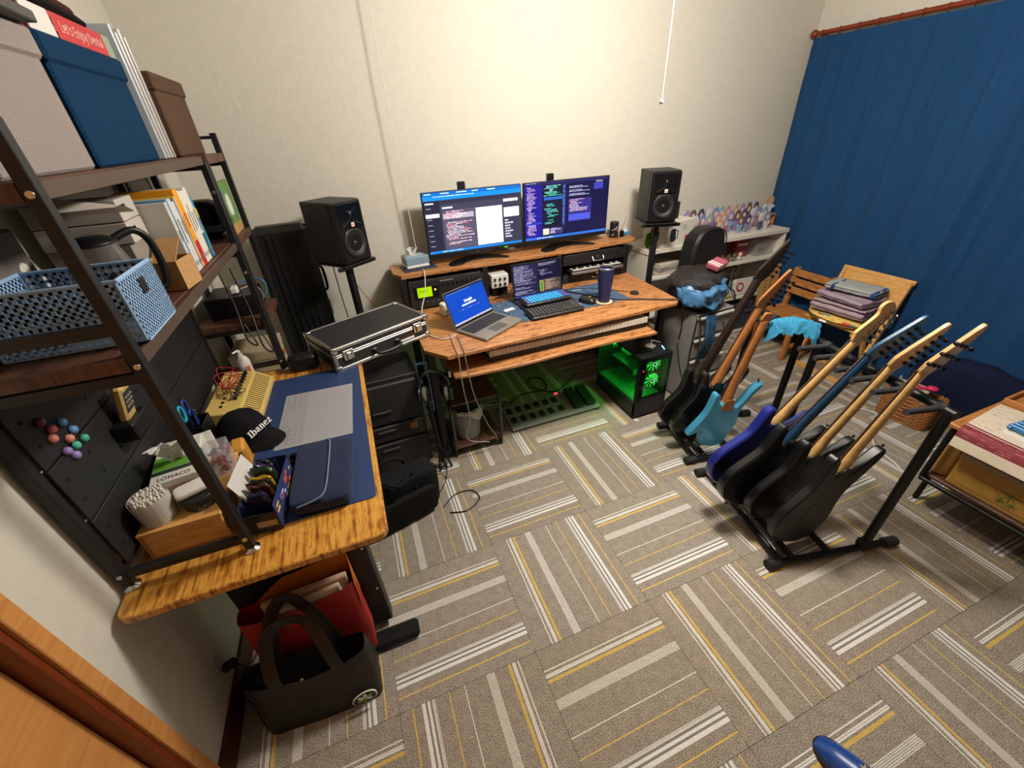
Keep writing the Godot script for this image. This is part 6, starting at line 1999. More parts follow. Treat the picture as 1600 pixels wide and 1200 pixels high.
# ------------------------------------------------------------------ things on the left desk and pegboard
func build_left_things() -> void:
	woods()
	var D := DH + 0.0035
	var b: MB
	# grey sheet with a printed key field
	var im := img(360, 512, "9a989c")
	for r in 2:
		for k in 12:
			if k > 3 and k < 8: continue
			var x := 14 + r * 38
			var y := 20 + k * 39
			rc(im, x, y, 36, 37, "6f6d72")
			rc(im, x + 2, y + 2, 32, 33, "98969a")
	rc(im, 14, 176, 74, 156, "6f6d72")
	rc(im, 16, 178, 70, 152, "98969a")
	for k in 3: rc(im, 100 + k * 9, 8, 2, 496, "7b797e")
	for k in 60: rc(im, 106, 10 + k * 8, 14, 3, "8b898d")
	b = MB.new()
	b.prism(rrect(0.265, 0.37, 0.004), 0.0016, Transform3D.IDENTITY, 0.0004)
	var sk := thing("printed_sheet", "flat grey sheet printed with key outlines on navy mat", "sheet", Vector3(-1.066, D + 0.0008, -0.303), -2.5)
	var fl := Transform3D(Basis(Vector3.RIGHT, Vector3(0, 0, -1), Vector3.UP), Vector3.ZERO)
	var ob := obj("sheet", b, m("98969a", 0.5), sk)
	ob.transform = fl
	ppic(sk, "print", 0.263, 0.368, Transform3D(fl.basis, Vector3(0, 0.00095, 0)), m("ffffff", 0.5, {"tex": ImageTexture.create_from_image(with_mips(im))}))
	# velvet pouch
	var t := thing("velvet_pouch", "navy velvet pouch with a curved piped flap on the mat", "pouch", Vector3(-1.03, D, 0.092), -3.0)
	var fn := FastNoiseLite.new()
	fn.seed = 6
	fn.frequency = 0.05
	var vel := m("101d3c", 0.95, {"tri": 12.0, "bump": ntex("fabn", 0.09, 3, true, 6.0), "bs": 0.5, "rim": 0.5})
	b = MB.new()
	b.blob(Vector3(0.17, 0.05, 0.29), 0.4, 0.25, T(Vector3(0, 0.025, 0)), 40, 14, fn, 0.04)
	obj("body", b, vel, t)
	b = MB.new()
	b.blob(Vector3(0.1, 0.014, 0.286), 0.5, 0.25, T(Vector3(-0.036, 0.047, 0.0)), 36, 8, fn, 0.04)
	obj("flap", b, vel, t)
	ptube(t, "piping", smooth([Vector3(0.0, 0.05, -0.138), Vector3(0.016, 0.0535, -0.12), Vector3(0.018, 0.0545, 0.0), Vector3(0.014, 0.054, 0.11), Vector3(-0.01, 0.051, 0.138), Vector3(-0.06, 0.046, 0.147)], 6), 0.0028, m("5f7896", 0.7), 6)
	# snack box with packets
	t = thing("snack_box", "open printed blue cardboard snack box on the near desk end", "box", Vector3(-1.175, DH + 0.004, 0.145), -6.0)
	var sb := m("2a3668", 0.55)
	pbox(t, "bottom", Vector3(0.085, 0.003, 0.2), Vector3(0, 0.002, 0), sb, 0.0)
	for s in [-1, 1]:
		pbox(t, "long_side", Vector3(0.002, 0.09 if s > 0 else 0.1, 0.2), Vector3(s * 0.042, 0.047, 0), sb, 0.0)
		pbox(t, "short_side", Vector3(0.084, 0.065 if s > 0 else 0.1, 0.002), Vector3(0, 0.035 if s > 0 else 0.052, s * 0.099), m("23222e", 0.55) if s > 0 else sb, 0.0)
	pbox(t, "torn_flap", Vector3(0.002, 0.075, 0.13), Vector3(-0.047, 0.115, -0.01), m("c9c6c2", 0.7), 0.0, 0, 0, 18)
	pbox(t, "printed_panel", Vector3(0.05, 0.02, 0.001), Vector3(0.01, 0.03, 0.1006), m("b09a6a", 0.6), 0.0)
	var rng := RandomNumberGenerator.new()
	rng.seed = 19
	for k in 14:
		pbox(t, "printed_mark", Vector3(0.001, 0.006 + 0.01 * rng.randf(), 0.01 + 0.02 * rng.randf()), Vector3(0.0436, 0.02 + 0.06 * rng.randf(), -0.08 + 0.16 * rng.randf()), m(["c8502c", "d8b048", "c0c4d8", "4a66b0"][k % 4], 0.6), 0.0)
	var cols := ["1c1a2c", "3a2a52", "2a3a22", "b08a2c", "1a1a20", "52301c", "26264a"]
	var names := ["black", "purple", "green", "gold", "dark grey", "brown", "navy"]
	for k in 7:
		var p := thing("snack_packet", "crinkled %s foil snack packet in the open box" % names[k], "packet", Vector3(-1.175 + (rng.randf() - 0.5) * 0.008, DH + 0.03, 0.145 - 0.07 + k * 0.0235), -10.0, "foil snack packets in the box")
		fn = FastNoiseLite.new()
		fn.seed = k + 40
		fn.frequency = 0.3
		b = MB.new()
		b.blob(Vector3(0.056, 0.085, 0.015), 0.3, 0.5, T(Vector3(0, 0.05 + 0.006 * (k % 3), 0), 0, 8), 40, 26, fn, 0.32)
		obj("wrapper", b, m(cols[k], 0.22, {"metal": 0.25}), p)
	# black trays / adapters behind the snack box
	t = thing("plastic_tray", "glossy black plastic snack tray on the mat by pouch", "tray", Vector3(-1.158, D, -0.02), 28.0)
	b = MB.new()
	b.prism(rrect(0.11, 0.075, 0.02), 0.012, Transform3D(Basis(Vector3.RIGHT, Vector3(0, 0, -1), Vector3.UP), Vector3(0, 0.0065, 0)), 0.002, true)
	obj("base", b, m("111113", 0.15, {"clear": 0.5}), t)
	for k in 3:
		var ring := []
		for i in 20: ring.append(Vector3(-0.03 + k * 0.03 + cos(TAU * i / 20) * 0.013, 0.018, sin(TAU * i / 20) * 0.022))
		ptube(t, "rim", ring, 0.004, m("151517", 0.15, {"clear": 0.5}), 6, true)
	# wooden organiser
	t = thing("wooden_organizer", "plain light wood drawer organizer under the shelf's near end", "organizer", Vector3(-1.368, DH, 0.085))
	var ww: Material = W.oak
	pbox(t, "top", Vector3(0.188, 0.01, 0.266), Vector3(0, 0.087, 0), W.pale, 0.001)
	pbox(t, "bottom", Vector3(0.188, 0.008, 0.266), Vector3(0, 0.0045, 0), ww, 0.001)
	pbox(t, "side", Vector3(0.008, 0.074, 0.266), Vector3(-0.09, 0.045, 0), ww, 0.001)
	for z in [-0.128, 0.0, 0.128]:
		pbox(t, "partition", Vector3(0.176, 0.074, 0.01), Vector3(0.003, 0.045, z), W.pale, 0.001)
	for z in [-0.064, 0.064]:
		var dw := pbox(t, "drawer", Vector3(0.16, 0.062, 0.112), Vector3(0.01, 0.041, z), m("5a3a1e", 0.6), 0.002)
		plathe(dw, "knob", cyl(0.006, 0.01), W.chrome, Vector3(0.09, 0.041, z), 12, 0, 0, -90)
	var OT := DH + 0.0925
	# cotton swabs
	t = thing("swab_tub", "clear ribbed tub packed with white cotton swabs", "tub", Vector3(-1.418, OT, 0.168))
	var prof := []
	for r in [0.0, 1.0]:
		pass
	var rows := []
	for r in 6:
		var v := float(r) / 5
		var row := PackedVector3Array()
		for k in 72:
			var a := TAU * k / 72
			var rr := 0.038 + 0.004 * v + (0.0012 if k % 2 == 0 else -0.0012) * (1.0 if r > 0 and r < 5 else 0.0)
			row.append(Vector3(cos(a) * rr, 0.001 + v * 0.075, sin(a) * rr))
		rows.append(row)
	b = MB.new()
	b.grid(rows, true)
	b.fan(rows[0], Vector3.DOWN)
	obj("tub_wall", b, m("e4e0da", 0.25, {"alpha": 0.55}), t)
	b = MB.new()
	for k in 90:
		var a := k * 2.39996
		var rr := 0.0365 * sqrt((k + 0.5) / 90.0)
		b.lathe([Vector2(0.0001, 0.0), Vector2(0.0016, 0.001), Vector2(0.0016, 0.062), Vector2(0.0028, 0.064), Vector2(0.0032, 0.071), Vector2(0.0022, 0.076), Vector2(0.0001, 0.077)], 7, T(Vector3(cos(a) * rr, 0.003 + 0.003 * sin(k * 1.7), sin(a) * rr)))
	obj("swabs", b, m("d8d2c8", 0.9), t).set_meta("kind", "stuff")
	# black tin with pocket tissues
	t = thing("round_tin", "low black round tin with a grey printed band", "tin", Vector3(-1.328, OT, 0.15))
	plathe(t, "body", [Vector2(0.0001, 0), Vector2(0.038, 0), Vector2(0.04, 0.003), Vector2(0.042, 0.022), Vector2(0.042, 0.024)], m("1a1817", 0.5), Vector3.ZERO, 32)
	plathe(t, "lid", [Vector2(0.0425, 0.023), Vector2(0.0435, 0.025), Vector2(0.0435, 0.036), Vector2(0.041, 0.039), Vector2(0.0001, 0.039)], m("1d1b1a", 0.5), Vector3.ZERO, 32)
	ptext(t, "band_text", "NAVY", 0.015, T(Vector3(0.022, 0.012, 0.0385), 30), m("6d6a66", 0.6))
	t = thing("pocket_tissues", "small white packet of pocket tissues on the black tin", "tissues", Vector3(-1.335, OT + 0.0395, 0.147), 24.0)
	b = MB.new()
	b.blob(Vector3(0.078, 0.02, 0.05), 0.5, 0.35, T(Vector3(0, 0.0105, 0)), 28, 10)
	obj("packet", b, m("d9d5ce", 0.45), t)
	# tissue carton
	t = thing("tissue_carton", "white and green tissue carton leaning under the shelf", "tissue box", Vector3(-1.392, OT, 0.015), 9.0)
	pbox(t, "carton", Vector3(0.11, 0.07, 0.2), Vector3(0, 0.036, 0), m("d4d0c8", 0.6), 0.002)
	pbox(t, "green_panel", Vector3(0.1115, 0.0715, 0.065), Vector3(0, 0.036, 0.012), m("5a9a2c", 0.6), 0.002)
	pbox(t, "dark_band", Vector3(0.112, 0.072, 0.02), Vector3(0, 0.036, 0.054), m("203428", 0.6), 0.002)
	pbox(t, "pink_panel", Vector3(0.09, 0.045, 0.001), Vector3(0, 0.03, 0.1006), m("b89088", 0.6), 0.0)
	ptext(t, "carton_text", "LOHACO", 0.02, Transform3D(Basis(Vector3(1, 0, 0), Vector3(0, 0, -1), Vector3(0, 1, 0)), Vector3(0.0, 0.0716, 0.085)), m("33322f", 0.6))
	tissue(t, Vector3(0.01, 0.07, 0.01), 0.07)
	t = thing("pill_bottle", "small white plastic bottle behind the tissue carton", "bottle", Vector3(-1.43, OT, -0.13))
	plathe(t, "body", cyl(0.018, 0.05, 0.003), W.white, Vector3.ZERO, 20)
	plathe(t, "cap", cyl(0.015, 0.016, 0.002), W.white, Vector3(0, 0.051, 0), 20)
	t.position.y = DH
	# clear box with red pieces
	t = thing("clear_case", "clear plastic case with red and black small parts inside", "case", Vector3(-1.298, OT, 0.02), 9.0)
	pbox(t, "shell", Vector3(0.06, 0.075, 0.1), Vector3(0, 0.0385, 0), m("d9d6dc", 0.12, {"alpha": 0.25}), 0.003)
	b = MB.new()
	for k in 36:
		b.box(Vector3(0.01, 0.008, 0.012), T(Vector3((rng.randf() - 0.5) * 0.04, 0.008 + 0.05 * rng.randf(), (rng.randf() - 0.5) * 0.075), rng.randf() * 180.0, rng.randf() * 60.0), 0.002)
	obj("red_parts", b, m("9a2a36", 0.5), t).set_meta("kind", "stuff")
	b = MB.new()
	for k in 30:
		b.box(Vector3(0.008, 0.006, 0.012), T(Vector3((rng.randf() - 0.5) * 0.045, 0.008 + 0.055 * rng.randf(), (rng.randf() - 0.5) * 0.08), rng.randf() * 180.0, rng.randf() * 60.0), 0.002)
	obj("dark_parts", b, m("26222a", 0.5), t).set_meta("kind", "stuff")
	t = thing("white_carton", "slim white carton between the clear case and black cap", "box", Vector3(-1.375, DH, -0.13), 20.0)
	pbox(t, "carton", Vector3(0.05, 0.12, 0.07), Vector3(0, 0.061, 0), m("d4d0c8", 0.6), 0.002)
	t = thing("orange_pouch", "orange-yellow paper pouch lying against the wooden organizer", "pouch", Vector3(-1.285, DH + 0.001, -0.098), 8.0)
	pbox(t, "pouch", Vector3(0.04, 0.09, 0.07), Vector3(0, 0.046, 0), m("bf8730", 0.6), 0.008, 0, 8)
	# black cap with lettering
	t = thing("baseball_cap", "black cap with white lettering resting on the desk", "cap", Vector3(-1.302, DH + 0.001, -0.245), 58.0)
	var cm := fab("19181a", 0.9, 14.0, 0.6)
	fn = FastNoiseLite.new()
	fn.seed = 15
	fn.frequency = 0.06
	rows = []
	for r in 13:
		var v := float(r) / 12
		var row := PackedVector3Array()
		for k in 36:
			var a := TAU * k / 36
			var rr := cos(v * PI / 2 * 0.99)
			var p := Vector3(cos(a) * 0.078 * pow(rr, 0.7), 0.012 + 0.105 * pow(sin(v * PI / 2), 0.9), sin(a) * 0.09 * pow(rr, 0.7))
			p *= 1.0 + 0.09 * fn.get_noise_3d(p.x * 200.0, p.y * 200.0, p.z * 200.0)
			row.append(p)
		rows.append(row)
	b = MB.new()
	b.grid(rows, true)
	b.fan(rows[0], Vector3.DOWN)
	obj("crown", b, cm, t)
	rows = []
	for r in 7:
		var v := float(r) / 6
		var row := PackedVector3Array()
		for k in 17:
			var a := -1.1 + 2.2 * k / 16
			row.append(Vector3(sin(a) * (0.078 + 0.0 * v), 0.014 - 0.012 * v + 0.02 * (1.0 - absf(a) / 1.1) * (1.0 - v * 0.5), cos(a) * (0.085 + 0.065 * v)))
		rows.append(row)
	b = MB.new()
	b.grid(rows, false)
	obj("brim", b, cm, t)
	plathe(t, "button", [Vector2(0.0001, 0.006), Vector2(0.006, 0.004), Vector2(0.008, 0)], cm, Vector3(0, 0.115, 0), 12)
	ptext(t, "lettering", "Ibanez", 0.031, T(Vector3(-0.006, 0.07, 0.0835), 0, -24), m("e4e2dc", 0.6), "Droid Serif", true)
	# beige instrument with knobs and slotted slope
	t = thing("beige_synthesizer", "beige desktop synthesizer with black knobs and slotted front slope", "synthesizer", Vector3(-1.345, DH, -0.51), -2.0)
	var be := plastic("cdb064", 0.5)
	b = MB.new()
	b.prism(PackedVector2Array([Vector2(-0.085, 0.003), Vector2(0.085, 0.003), Vector2(0.085, 0.02), Vector2(0.022, 0.066), Vector2(-0.085, 0.08)]), 0.34, T(Vector3.ZERO), 0.004)
	obj("housing", b, be, t)
	for k in 20:
		pbox(t, "slot", Vector3(0.058, 0.003, 0.0042), Vector3(0.0545, 0.0435, -0.145 + k * 0.0152), m("6b5426", 0.8), 0.001, 0, 0, -36)
	for k in 9:
		plathe(t, "knob", [Vector2(0.0001, 0), Vector2(0.0075, 0), Vector2(0.006, 0.016), Vector2(0.0001, 0.017)], W.satin, Vector3(-0.004, 0.0695, -0.14 + k * 0.026), 12, 0, 0, -7)
	for k in 3:
		plathe(t, "jack", cyl(0.006, 0.004), W.satin, Vector3(-0.04, 0.0745, 0.06 + k * 0.03), 12, 0, 0, -7)
	# red patch cable tangle
	var pts := []
	rng.seed = 4
	for k in 16:
		var a := k * 1.9
		pts.append(Vector3(cos(a) * (0.022 + 0.024 * rng.randf()), 0.012 + 0.035 * rng.randf() + (0.05 if k % 5 == 0 else 0.0), sin(a) * (0.03 + 0.045 * rng.randf())))
	b = MB.new()
	b.tube(smooth(pts, 8, true), 0.0018, 6, true)
	solo("patch_cable", "tangled thin red patch cable on the beige synthesizer", "cable", b, m("a82a22", 0.4), Vector3(-1.37, DH + 0.078, -0.52))
	pts = []
	for k in 10:
		var a := k * 2.3 + 0.4
		pts.append(Vector3(cos(a) * (0.015 + 0.02 * rng.randf()), 0.006 + 0.03 * rng.randf(), sin(a) * (0.02 + 0.025 * rng.randf())))
	b = MB.new()
	b.tube(smooth(pts, 8, true), 0.0016, 6, true)
	solo("audio_cable", "short coiled brown cable lying among the red patch cable", "cable", b, m("5a4038", 0.45), Vector3(-1.345, DH + 0.08, -0.46))
	# pump bottle and black pouch at the far end
	t = thing("pump_bottle", "white pump bottle with a green and red label", "bottle", Vector3(-1.355, DH, -0.72), 40.0)
	plathe(t, "body", [Vector2(0.0001, 0), Vector2(0.025, 0), Vector2(0.027, 0.004), Vector2(0.027, 0.1), Vector2(0.02, 0.118), Vector2(0.011, 0.124), Vector2(0.011, 0.136), Vector2(0.0001, 0.137)], m("ddd8d2", 0.4), Vector3.ZERO, 24)
	plathe(t, "label", [Vector2(0.0273, 0.02), Vector2(0.0274, 0.085)], m("c9c4be", 0.5), Vector3.ZERO, 24)
	pbox(t, "red_stripe", Vector3(0.012, 0.06, 0.002), Vector3(0.0, 0.052, 0.0272), m("c84a34", 0.5), 0.0)
	pbox(t, "green_stripe", Vector3(0.006, 0.06, 0.002), Vector3(-0.009, 0.052, 0.0262), m("7aa83c", 0.5), 0.0, -16)
	plathe(t, "pump_head", cyl(0.008, 0.016, 0.002), W.white, Vector3(0, 0.137, 0), 14)
	pbox(t, "spout", Vector3(0.03, 0.008, 0.01), Vector3(-0.014, 0.152, 0), W.white, 0.003, 0, 0, 8)
	fn = FastNoiseLite.new()
	fn.seed = 2
	fn.frequency = 0.03
	b = MB.new()
	b.blob(Vector3(0.13, 0.07, 0.08), 0.4, 0.45, T(Vector3(0, 0.0385, 0)), 36, 16, fn, 0.04)
	solo("black_pouch", "shiny black padded pouch at the far end of brown desk", "pouch", b, m("0f0f11", 0.35, {"tri": 20.0, "bump": ntex("leather", 0.25, 2, true, 3.0), "bs": 0.4}), Vector3(-1.125, DH, -0.735), 2.0)
	# magnets on the pegboard
	var mp := [[1.185, 0.208, "7a3a38", "dark red"], [1.158, 0.196, "c45a66", "rose pink"], [1.143, 0.21, "d88a70", "peach, lower left"], [1.152, 0.161, "4f80b0", "blue, upper"], [1.123, 0.149, "5a90c4", "blue, lower"], [1.116, 0.174, "d88a72", "peach, middle"], [1.09, 0.138, "4aac8c", "mint green, right"], [1.094, 0.171, "52b494", "mint green, left"], [1.101, 0.201, "8f7cb8", "lilac, left"], [1.08, 0.189, "9a86c0", "lilac, right"]]
	for q in mp:
		b = MB.new()
		b.lathe([Vector2(0.0001, 0), Vector2(0.009, 0), Vector2(0.0098, 0.004), Vector2(0.0085, 0.009), Vector2(0.005, 0.0118), Vector2(0.0001, 0.0128)], 18, T(Vector3.ZERO, 0, 0, -90))
		solo("button_magnet", "round button magnet on the black pegboard, %s" % q[3], "magnet", b, m(q[2], 0.35), Vector3(-1.4702, q[0], q[1]), 0.0, "button magnets on the pegboard")
	# beige remote in a black wall holder
	t = thing("wall_remote", "beige air conditioner remote in a black holder on pegboard", "remote", Vector3(-1.47, 1.0, 0.0))
	pbox(t, "holder", Vector3(0.05, 0.05, 0.1), Vector3(0.026, 0.025, 0), W.black, 0.004)
	var ro := pbox(t, "remote_body", Vector3(0.022, 0.11, 0.052), Vector3(0.034, 0.09, -0.005), m("c8aa66", 0.45), 0.006, 0, 0, -14)
	pbox(ro, "dark_face", Vector3(0.002, 0.062, 0.042), Vector3(0.0465, 0.097, -0.005), m("2c2e38", 0.4), 0.001, 0, 0, -14)
	for i in 3:
		for j in 3:
			pbox(ro, "key", Vector3(0.003, 0.006, 0.009), Vector3(0.0465 + 0.0035 * (j - 1) + 0.0012, 0.083 + j * 0.0135, -0.018 + i * 0.013), m("8d8676", 0.5), 0.001, 0, 0, -14)
	# pen cup, scissors, pens
	t = thing("pen_cup", "black box-shaped pen cup at the foot of the pegboard", "cup", Vector3(-1.428, DH, -0.245), 0.0)
	for s in [-1, 1]:
		pbox(t, "wall", Vector3(0.07, 0.12, 0.003), Vector3(0, 0.061, s * 0.045), W.black, 0.001)
		pbox(t, "wall", Vector3(0.003, 0.12, 0.087), Vector3(s * 0.0335, 0.061, 0), W.black, 0.001)
	pbox(t, "bottom", Vector3(0.066, 0.004, 0.086), Vector3(0, 0.003, 0), W.black, 0.001)
	plathe(t, "red_lamp", cyl(0.004, 0.003), m("400808", 0.4, {"em": "ff4048", "ee": 2.0}), Vector3(0.035, 0.05, 0.02), 10, 0, 0, -90)
	t = thing("scissors", "scissors with one cyan and one dark blue handle loop", "scissors", Vector3(-1.432, DH + 0.006, -0.235), 90.0)
	for s in [-1, 1]:
		var lp := []
		for i in 24:
			var a := TAU * i / 24
			lp.append(Vector3(s * 0.021 + cos(a) * 0.017, 0.168 + sin(a) * 0.027, 0.0))
		var bb := MB.new()
		bb.tube(lp, 0.0048, 8, true)
		obj("handle", bb, m("18a0c8" if s < 0 else "23348a", 0.35), t)
		pbox(t, "blade", Vector3(0.012, 0.14, 0.002), Vector3(s * 0.004, 0.072, 0.001 * s), W.chrome, 0.0005, 0, 0, -s * 2.5)
	t = thing("ballpoint_pen", "blue ballpoint pen standing in the black pen cup", "pen", Vector3(-1.432, DH + 0.006, -0.262))
	ptube(t, "barrel", [Vector3(0, 0, 0), Vector3(0.01, 0.15, -0.004)], 0.005, m("2c4aa0", 0.35), 10)
	pbox(t, "clip", Vector3(0.003, 0.04, 0.004), Vector3(0.016, 0.13, -0.003), W.chrome, 0.001)

# ------------------------------------------------------------------ things on the shelf and in the rack
func storage_box(label: String, p: Vector3, s: Vector3, col: String) -> void:
	var t := thing("storage_box", label, "box", p, 0.0, "lidded fabric storage boxes")
	var mt := fab(col, 0.95, 11.0, 0.8)
	pbox(t, "body", Vector3(s.x - 0.012, s.y - 0.004, s.z - 0.012), Vector3(0, s.y / 2 - 0.002, 0), mt, 0.005)
	pbox(t, "lid", Vector3(s.x, 0.05, s.z), Vector3(0, s.y - 0.022, 0), mt, 0.006)

func build_shelf_things() -> void:
	woods()
	var TS := 1.6195
	var xc := -1.3555
	storage_box("pale grey fabric storage box at the near end of top shelf", Vector3(xc, TS, 0.124), Vector3(0.228, 0.228, 0.326), "a89c96")
	storage_box("dark blue fabric storage box next to the grey box", Vector3(xc, TS, -0.252), Vector3(0.228, 0.228, 0.4), "123a5c")
	storage_box("brown fabric storage box at the far end of top shelf", Vector3(xc, TS, -0.84), Vector3(0.228, 0.228, 0.345), "67503f")
	var t := thing("document_files", "clear plastic document files standing between blue and brown boxes", "files", Vector3(xc, TS, -0.556))
	for k in 4:
		pbox(t, "file", Vector3(0.22, 0.31 - 0.012 * (k % 2), 0.012), Vector3(0, 0.156 - 0.006 * (k % 2), 0.055 - k * 0.03), m(["c4ccd4", "cfc8c4", "d2ccc6", "b9b4b0"][k], 0.3, {"alpha": 0.75}), 0.002, 0, 0.0)
	t = thing("magazine_stack", "stack of red and white magazines lying on the blue storage box", "magazines", Vector3(-1.36, TS + 0.2315, -0.27), 0.0)
	for k in 4:
		pbox(t, "magazine", Vector3(0.21, 0.011, 0.38 - 0.01 * k), Vector3(0.004 * (k % 2), 0.006 + k * 0.0115, 0.004 * k), m(["b3252b", "a8222a", "c8c2ba", "b02830"][k], 0.5), 0.001)
	pbox(t, "white_cover", Vector3(0.004, 0.046, 0.1), Vector3(0.1075, 0.0235, 0.15), m("d4cfc8", 0.5), 0.001)
	pbox(t, "red_cover", Vector3(0.004, 0.046, 0.24), Vector3(0.1075, 0.0235, -0.03), m("b8262c", 0.5), 0.001)
	pbox(t, "green_cover", Vector3(0.004, 0.046, 0.04), Vector3(0.1075, 0.0235, -0.17), m("8a9a84", 0.5), 0.001)
	ptext(t, "title", "Let's Enjoy Dental", 0.026, Transform3D(Basis(Vector3(0, 0, -1), Vector3.UP, Vector3(1, 0, 0)), Vector3(0.11, 0.024, -0.03)), m("e0b8b0", 0.6))
	var fn := FastNoiseLite.new()
	fn.seed = 33
	fn.frequency = 0.04
	var b := MB.new()
	b.blob(Vector3(0.12, 0.05, 0.32), 0.7, 0.7, T(Vector3(0, 0.028, 0)), 32, 14, fn, 0.25)
	solo("folded_umbrella", "folded dark red and black umbrella on top of the magazines", "umbrella", b, fab("4a1c1e", 0.8), Vector3(-1.33, TS + 0.28, -0.3), 4.0)
	var um: Node3D = get_node("folded_umbrella")
	ptube(um, "wrist_loop", smooth([Vector3(0.05, 0.045, 0.03), Vector3(0.065, 0.065, 0.01), Vector3(0.06, 0.06, -0.03), Vector3(0.045, 0.045, -0.02)], 5, true), 0.003, W.black, 6, true)
	pbox(um, "black_panel", Vector3(0.03, 0.03, 0.28), Vector3(0.05, 0.018, 0), fab("151314", 0.8), 0.012)
	t = thing("grey_folder", "thin grey folder beneath the near papers on grey box", "folder", Vector3(-1.32, TS + 0.2315, 0.13), 4.0)
	pbox(t, "cover", Vector3(0.22, 0.018, 0.3), Vector3(0, 0.0095, 0), m("45423f", 0.6), 0.002)
	# --- middle shelf
	var MS := 1.3215
	# blue perforated basket
	t = thing("plastic_basket", "light blue perforated plastic basket sticking out of the shelf", "basket", Vector3(-1.322, MS, 0.14))
	var pb := plastic("8fb0d4", 0.45)
	var L := 0.23
	var wd := 0.18
	var h := 0.125
	pbox(t, "bottom", Vector3(L, 0.003, wd - 0.012), Vector3(0, 0.002, 0), pb, 0.001)
	for s in [-1, 1]:
		b = MB.new()
		for k in 17: b.box(Vector3(0.006, h - 0.01, 0.003), T(Vector3(-L / 2 + 0.005 + k * (L - 0.01) / 16, h / 2, s * (wd / 2 - 0.003))))
		for k in 9: b.box(Vector3(L - 0.004, 0.0058, 0.003), T(Vector3(0, 0.006 + k * (h - 0.014) / 8, s * (wd / 2 - 0.003))))
		obj("side_lattice", b, pb, t).set_meta("kind", "stuff")
		b = MB.new()
		for k in 16: b.box(Vector3(0.003, h - 0.01, 0.0052), T(Vector3(s * (L / 2 - 0.0015), h / 2, -wd / 2 + 0.006 + k * (wd - 0.012) / 15)))
		for k in 10: b.box(Vector3(0.003, 0.0052, wd - 0.004), T(Vector3(s * (L / 2 - 0.0015), 0.006 + k * (h - 0.014) / 9, 0)))
		obj("end_lattice", b, pb, t).set_meta("kind", "stuff")
		pbox(t, "grip", Vector3(0.004, 0.032, 0.03), Vector3(s * L / 2, h - 0.034, 0), m("18191c", 0.4), 0.004)
	for s in [-1, 1]:
		pbox(t, "rim", Vector3(L, 0.008, 0.006), Vector3(0, h - 0.002, s * (wd / 2 - 0.003)), pb, 0.002)
		pbox(t, "rim", Vector3(0.006, 0.008, wd), Vector3(s * (L / 2 - 0.003), h - 0.002, 0), pb, 0.002)
		for z in [-1, 1]:
			pbox(t, "corner_post", Vector3(0.008, h - 0.004, 0.008), Vector3(s * (L / 2 - 0.004), h / 2, z * (wd / 2 - 0.004)), pb, 0.003)
	# contents of the basket
	t = thing("tool_pouch", "dark blue tool pouch inside the perforated basket", "pouch", Vector3(-1.36, MS + 0.0045, 0.15), 10.0)
	b = MB.new()
	b.blob(Vector3(0.13, 0.1, 0.1), 0.5, 0.5, T(Vector3(0, 0.051, 0)), 26, 12)
	obj("body", b, fab("1c3450"), t)
	t = thing("cable_ties", "yellow and black cable lying in the perforated basket", "cable", Vector3(-1.27, MS + 0.006, 0.12))
	ptube(t, "cable", smooth([Vector3(-0.03, 0.004, 0), Vector3(0, 0.02, 0.03), Vector3(0.02, 0.09, 0.0), Vector3(0.0, 0.1, -0.03), Vector3(-0.02, 0.05, -0.02)], 6, true), 0.004, m("23211f", 0.5), 6, true)
	# kettle
	t = thing("coffee_server", "smoky glass coffee server with a big black handle", "coffee pot", Vector3(-1.335, MS, -0.045), 40.0)
	plathe(t, "glass", [Vector2(0.0001, 0.002), Vector2(0.055, 0.002), Vector2(0.06, 0.01), Vector2(0.058, 0.09), Vector2(0.046, 0.135), Vector2(0.044, 0.15), Vector2(0.042, 0.15), Vector2(0.044, 0.134), Vector2(0.056, 0.09), Vector2(0.058, 0.012), Vector2(0.0001, 0.006)], m("6d6660", 0.08, {"alpha": 0.4}), Vector3.ZERO, 32)
	plathe(t, "lid", [Vector2(0.046, 0.15), Vector2(0.048, 0.156), Vector2(0.03, 0.166), Vector2(0.0001, 0.168)], W.satin, Vector3.ZERO, 28)
	ptube(t, "handle", smooth([Vector3(0.045, 0.155, 0), Vector3(0.085, 0.165, 0), Vector3(0.108, 0.14, 0), Vector3(0.112, 0.08, 0), Vector3(0.1, 0.03, 0), Vector3(0.062, 0.02, 0)], 6), 0.0085, W.satin, 10)
	# paper over it
	var rows := []
	for i in 12:
		var u := float(i) / 11
		var row := PackedVector3Array()
		for j in 12:
			var v := float(j) / 11
			row.append(Vector3(0.12 * (v - 0.5), 0.03 * sin(u * 3.0) * (1.0 - v) - 0.03 * u * u, -0.2 * u))
		rows.append(row)
	b = MB.new()
	b.grid(rows, false)
	solo("paper_sheet", "white curling paper sheet lying over the coffee server", "paper", b, m("cfc6ba", 0.7, {"back": "4a4640"}), Vector3(-1.28, MS + 0.23, 0.06), 12.0)
	# grey boxes behind
	t = thing("laptop_carton", "flat grey carton with round white sticker behind the basket", "box", Vector3(-1.462, MS, 0.11))
	pbox(t, "carton", Vector3(0.03, 0.2, 0.3), Vector3(0, 0.101, 0), m("6a625c", 0.6), 0.006)
	plathe(t, "sticker", cyl(0.016, 0.0006, 0.0002), m("d8d4cc", 0.5), Vector3(0.0152, 0.12, -0.11), 20, 0, 0, -90)
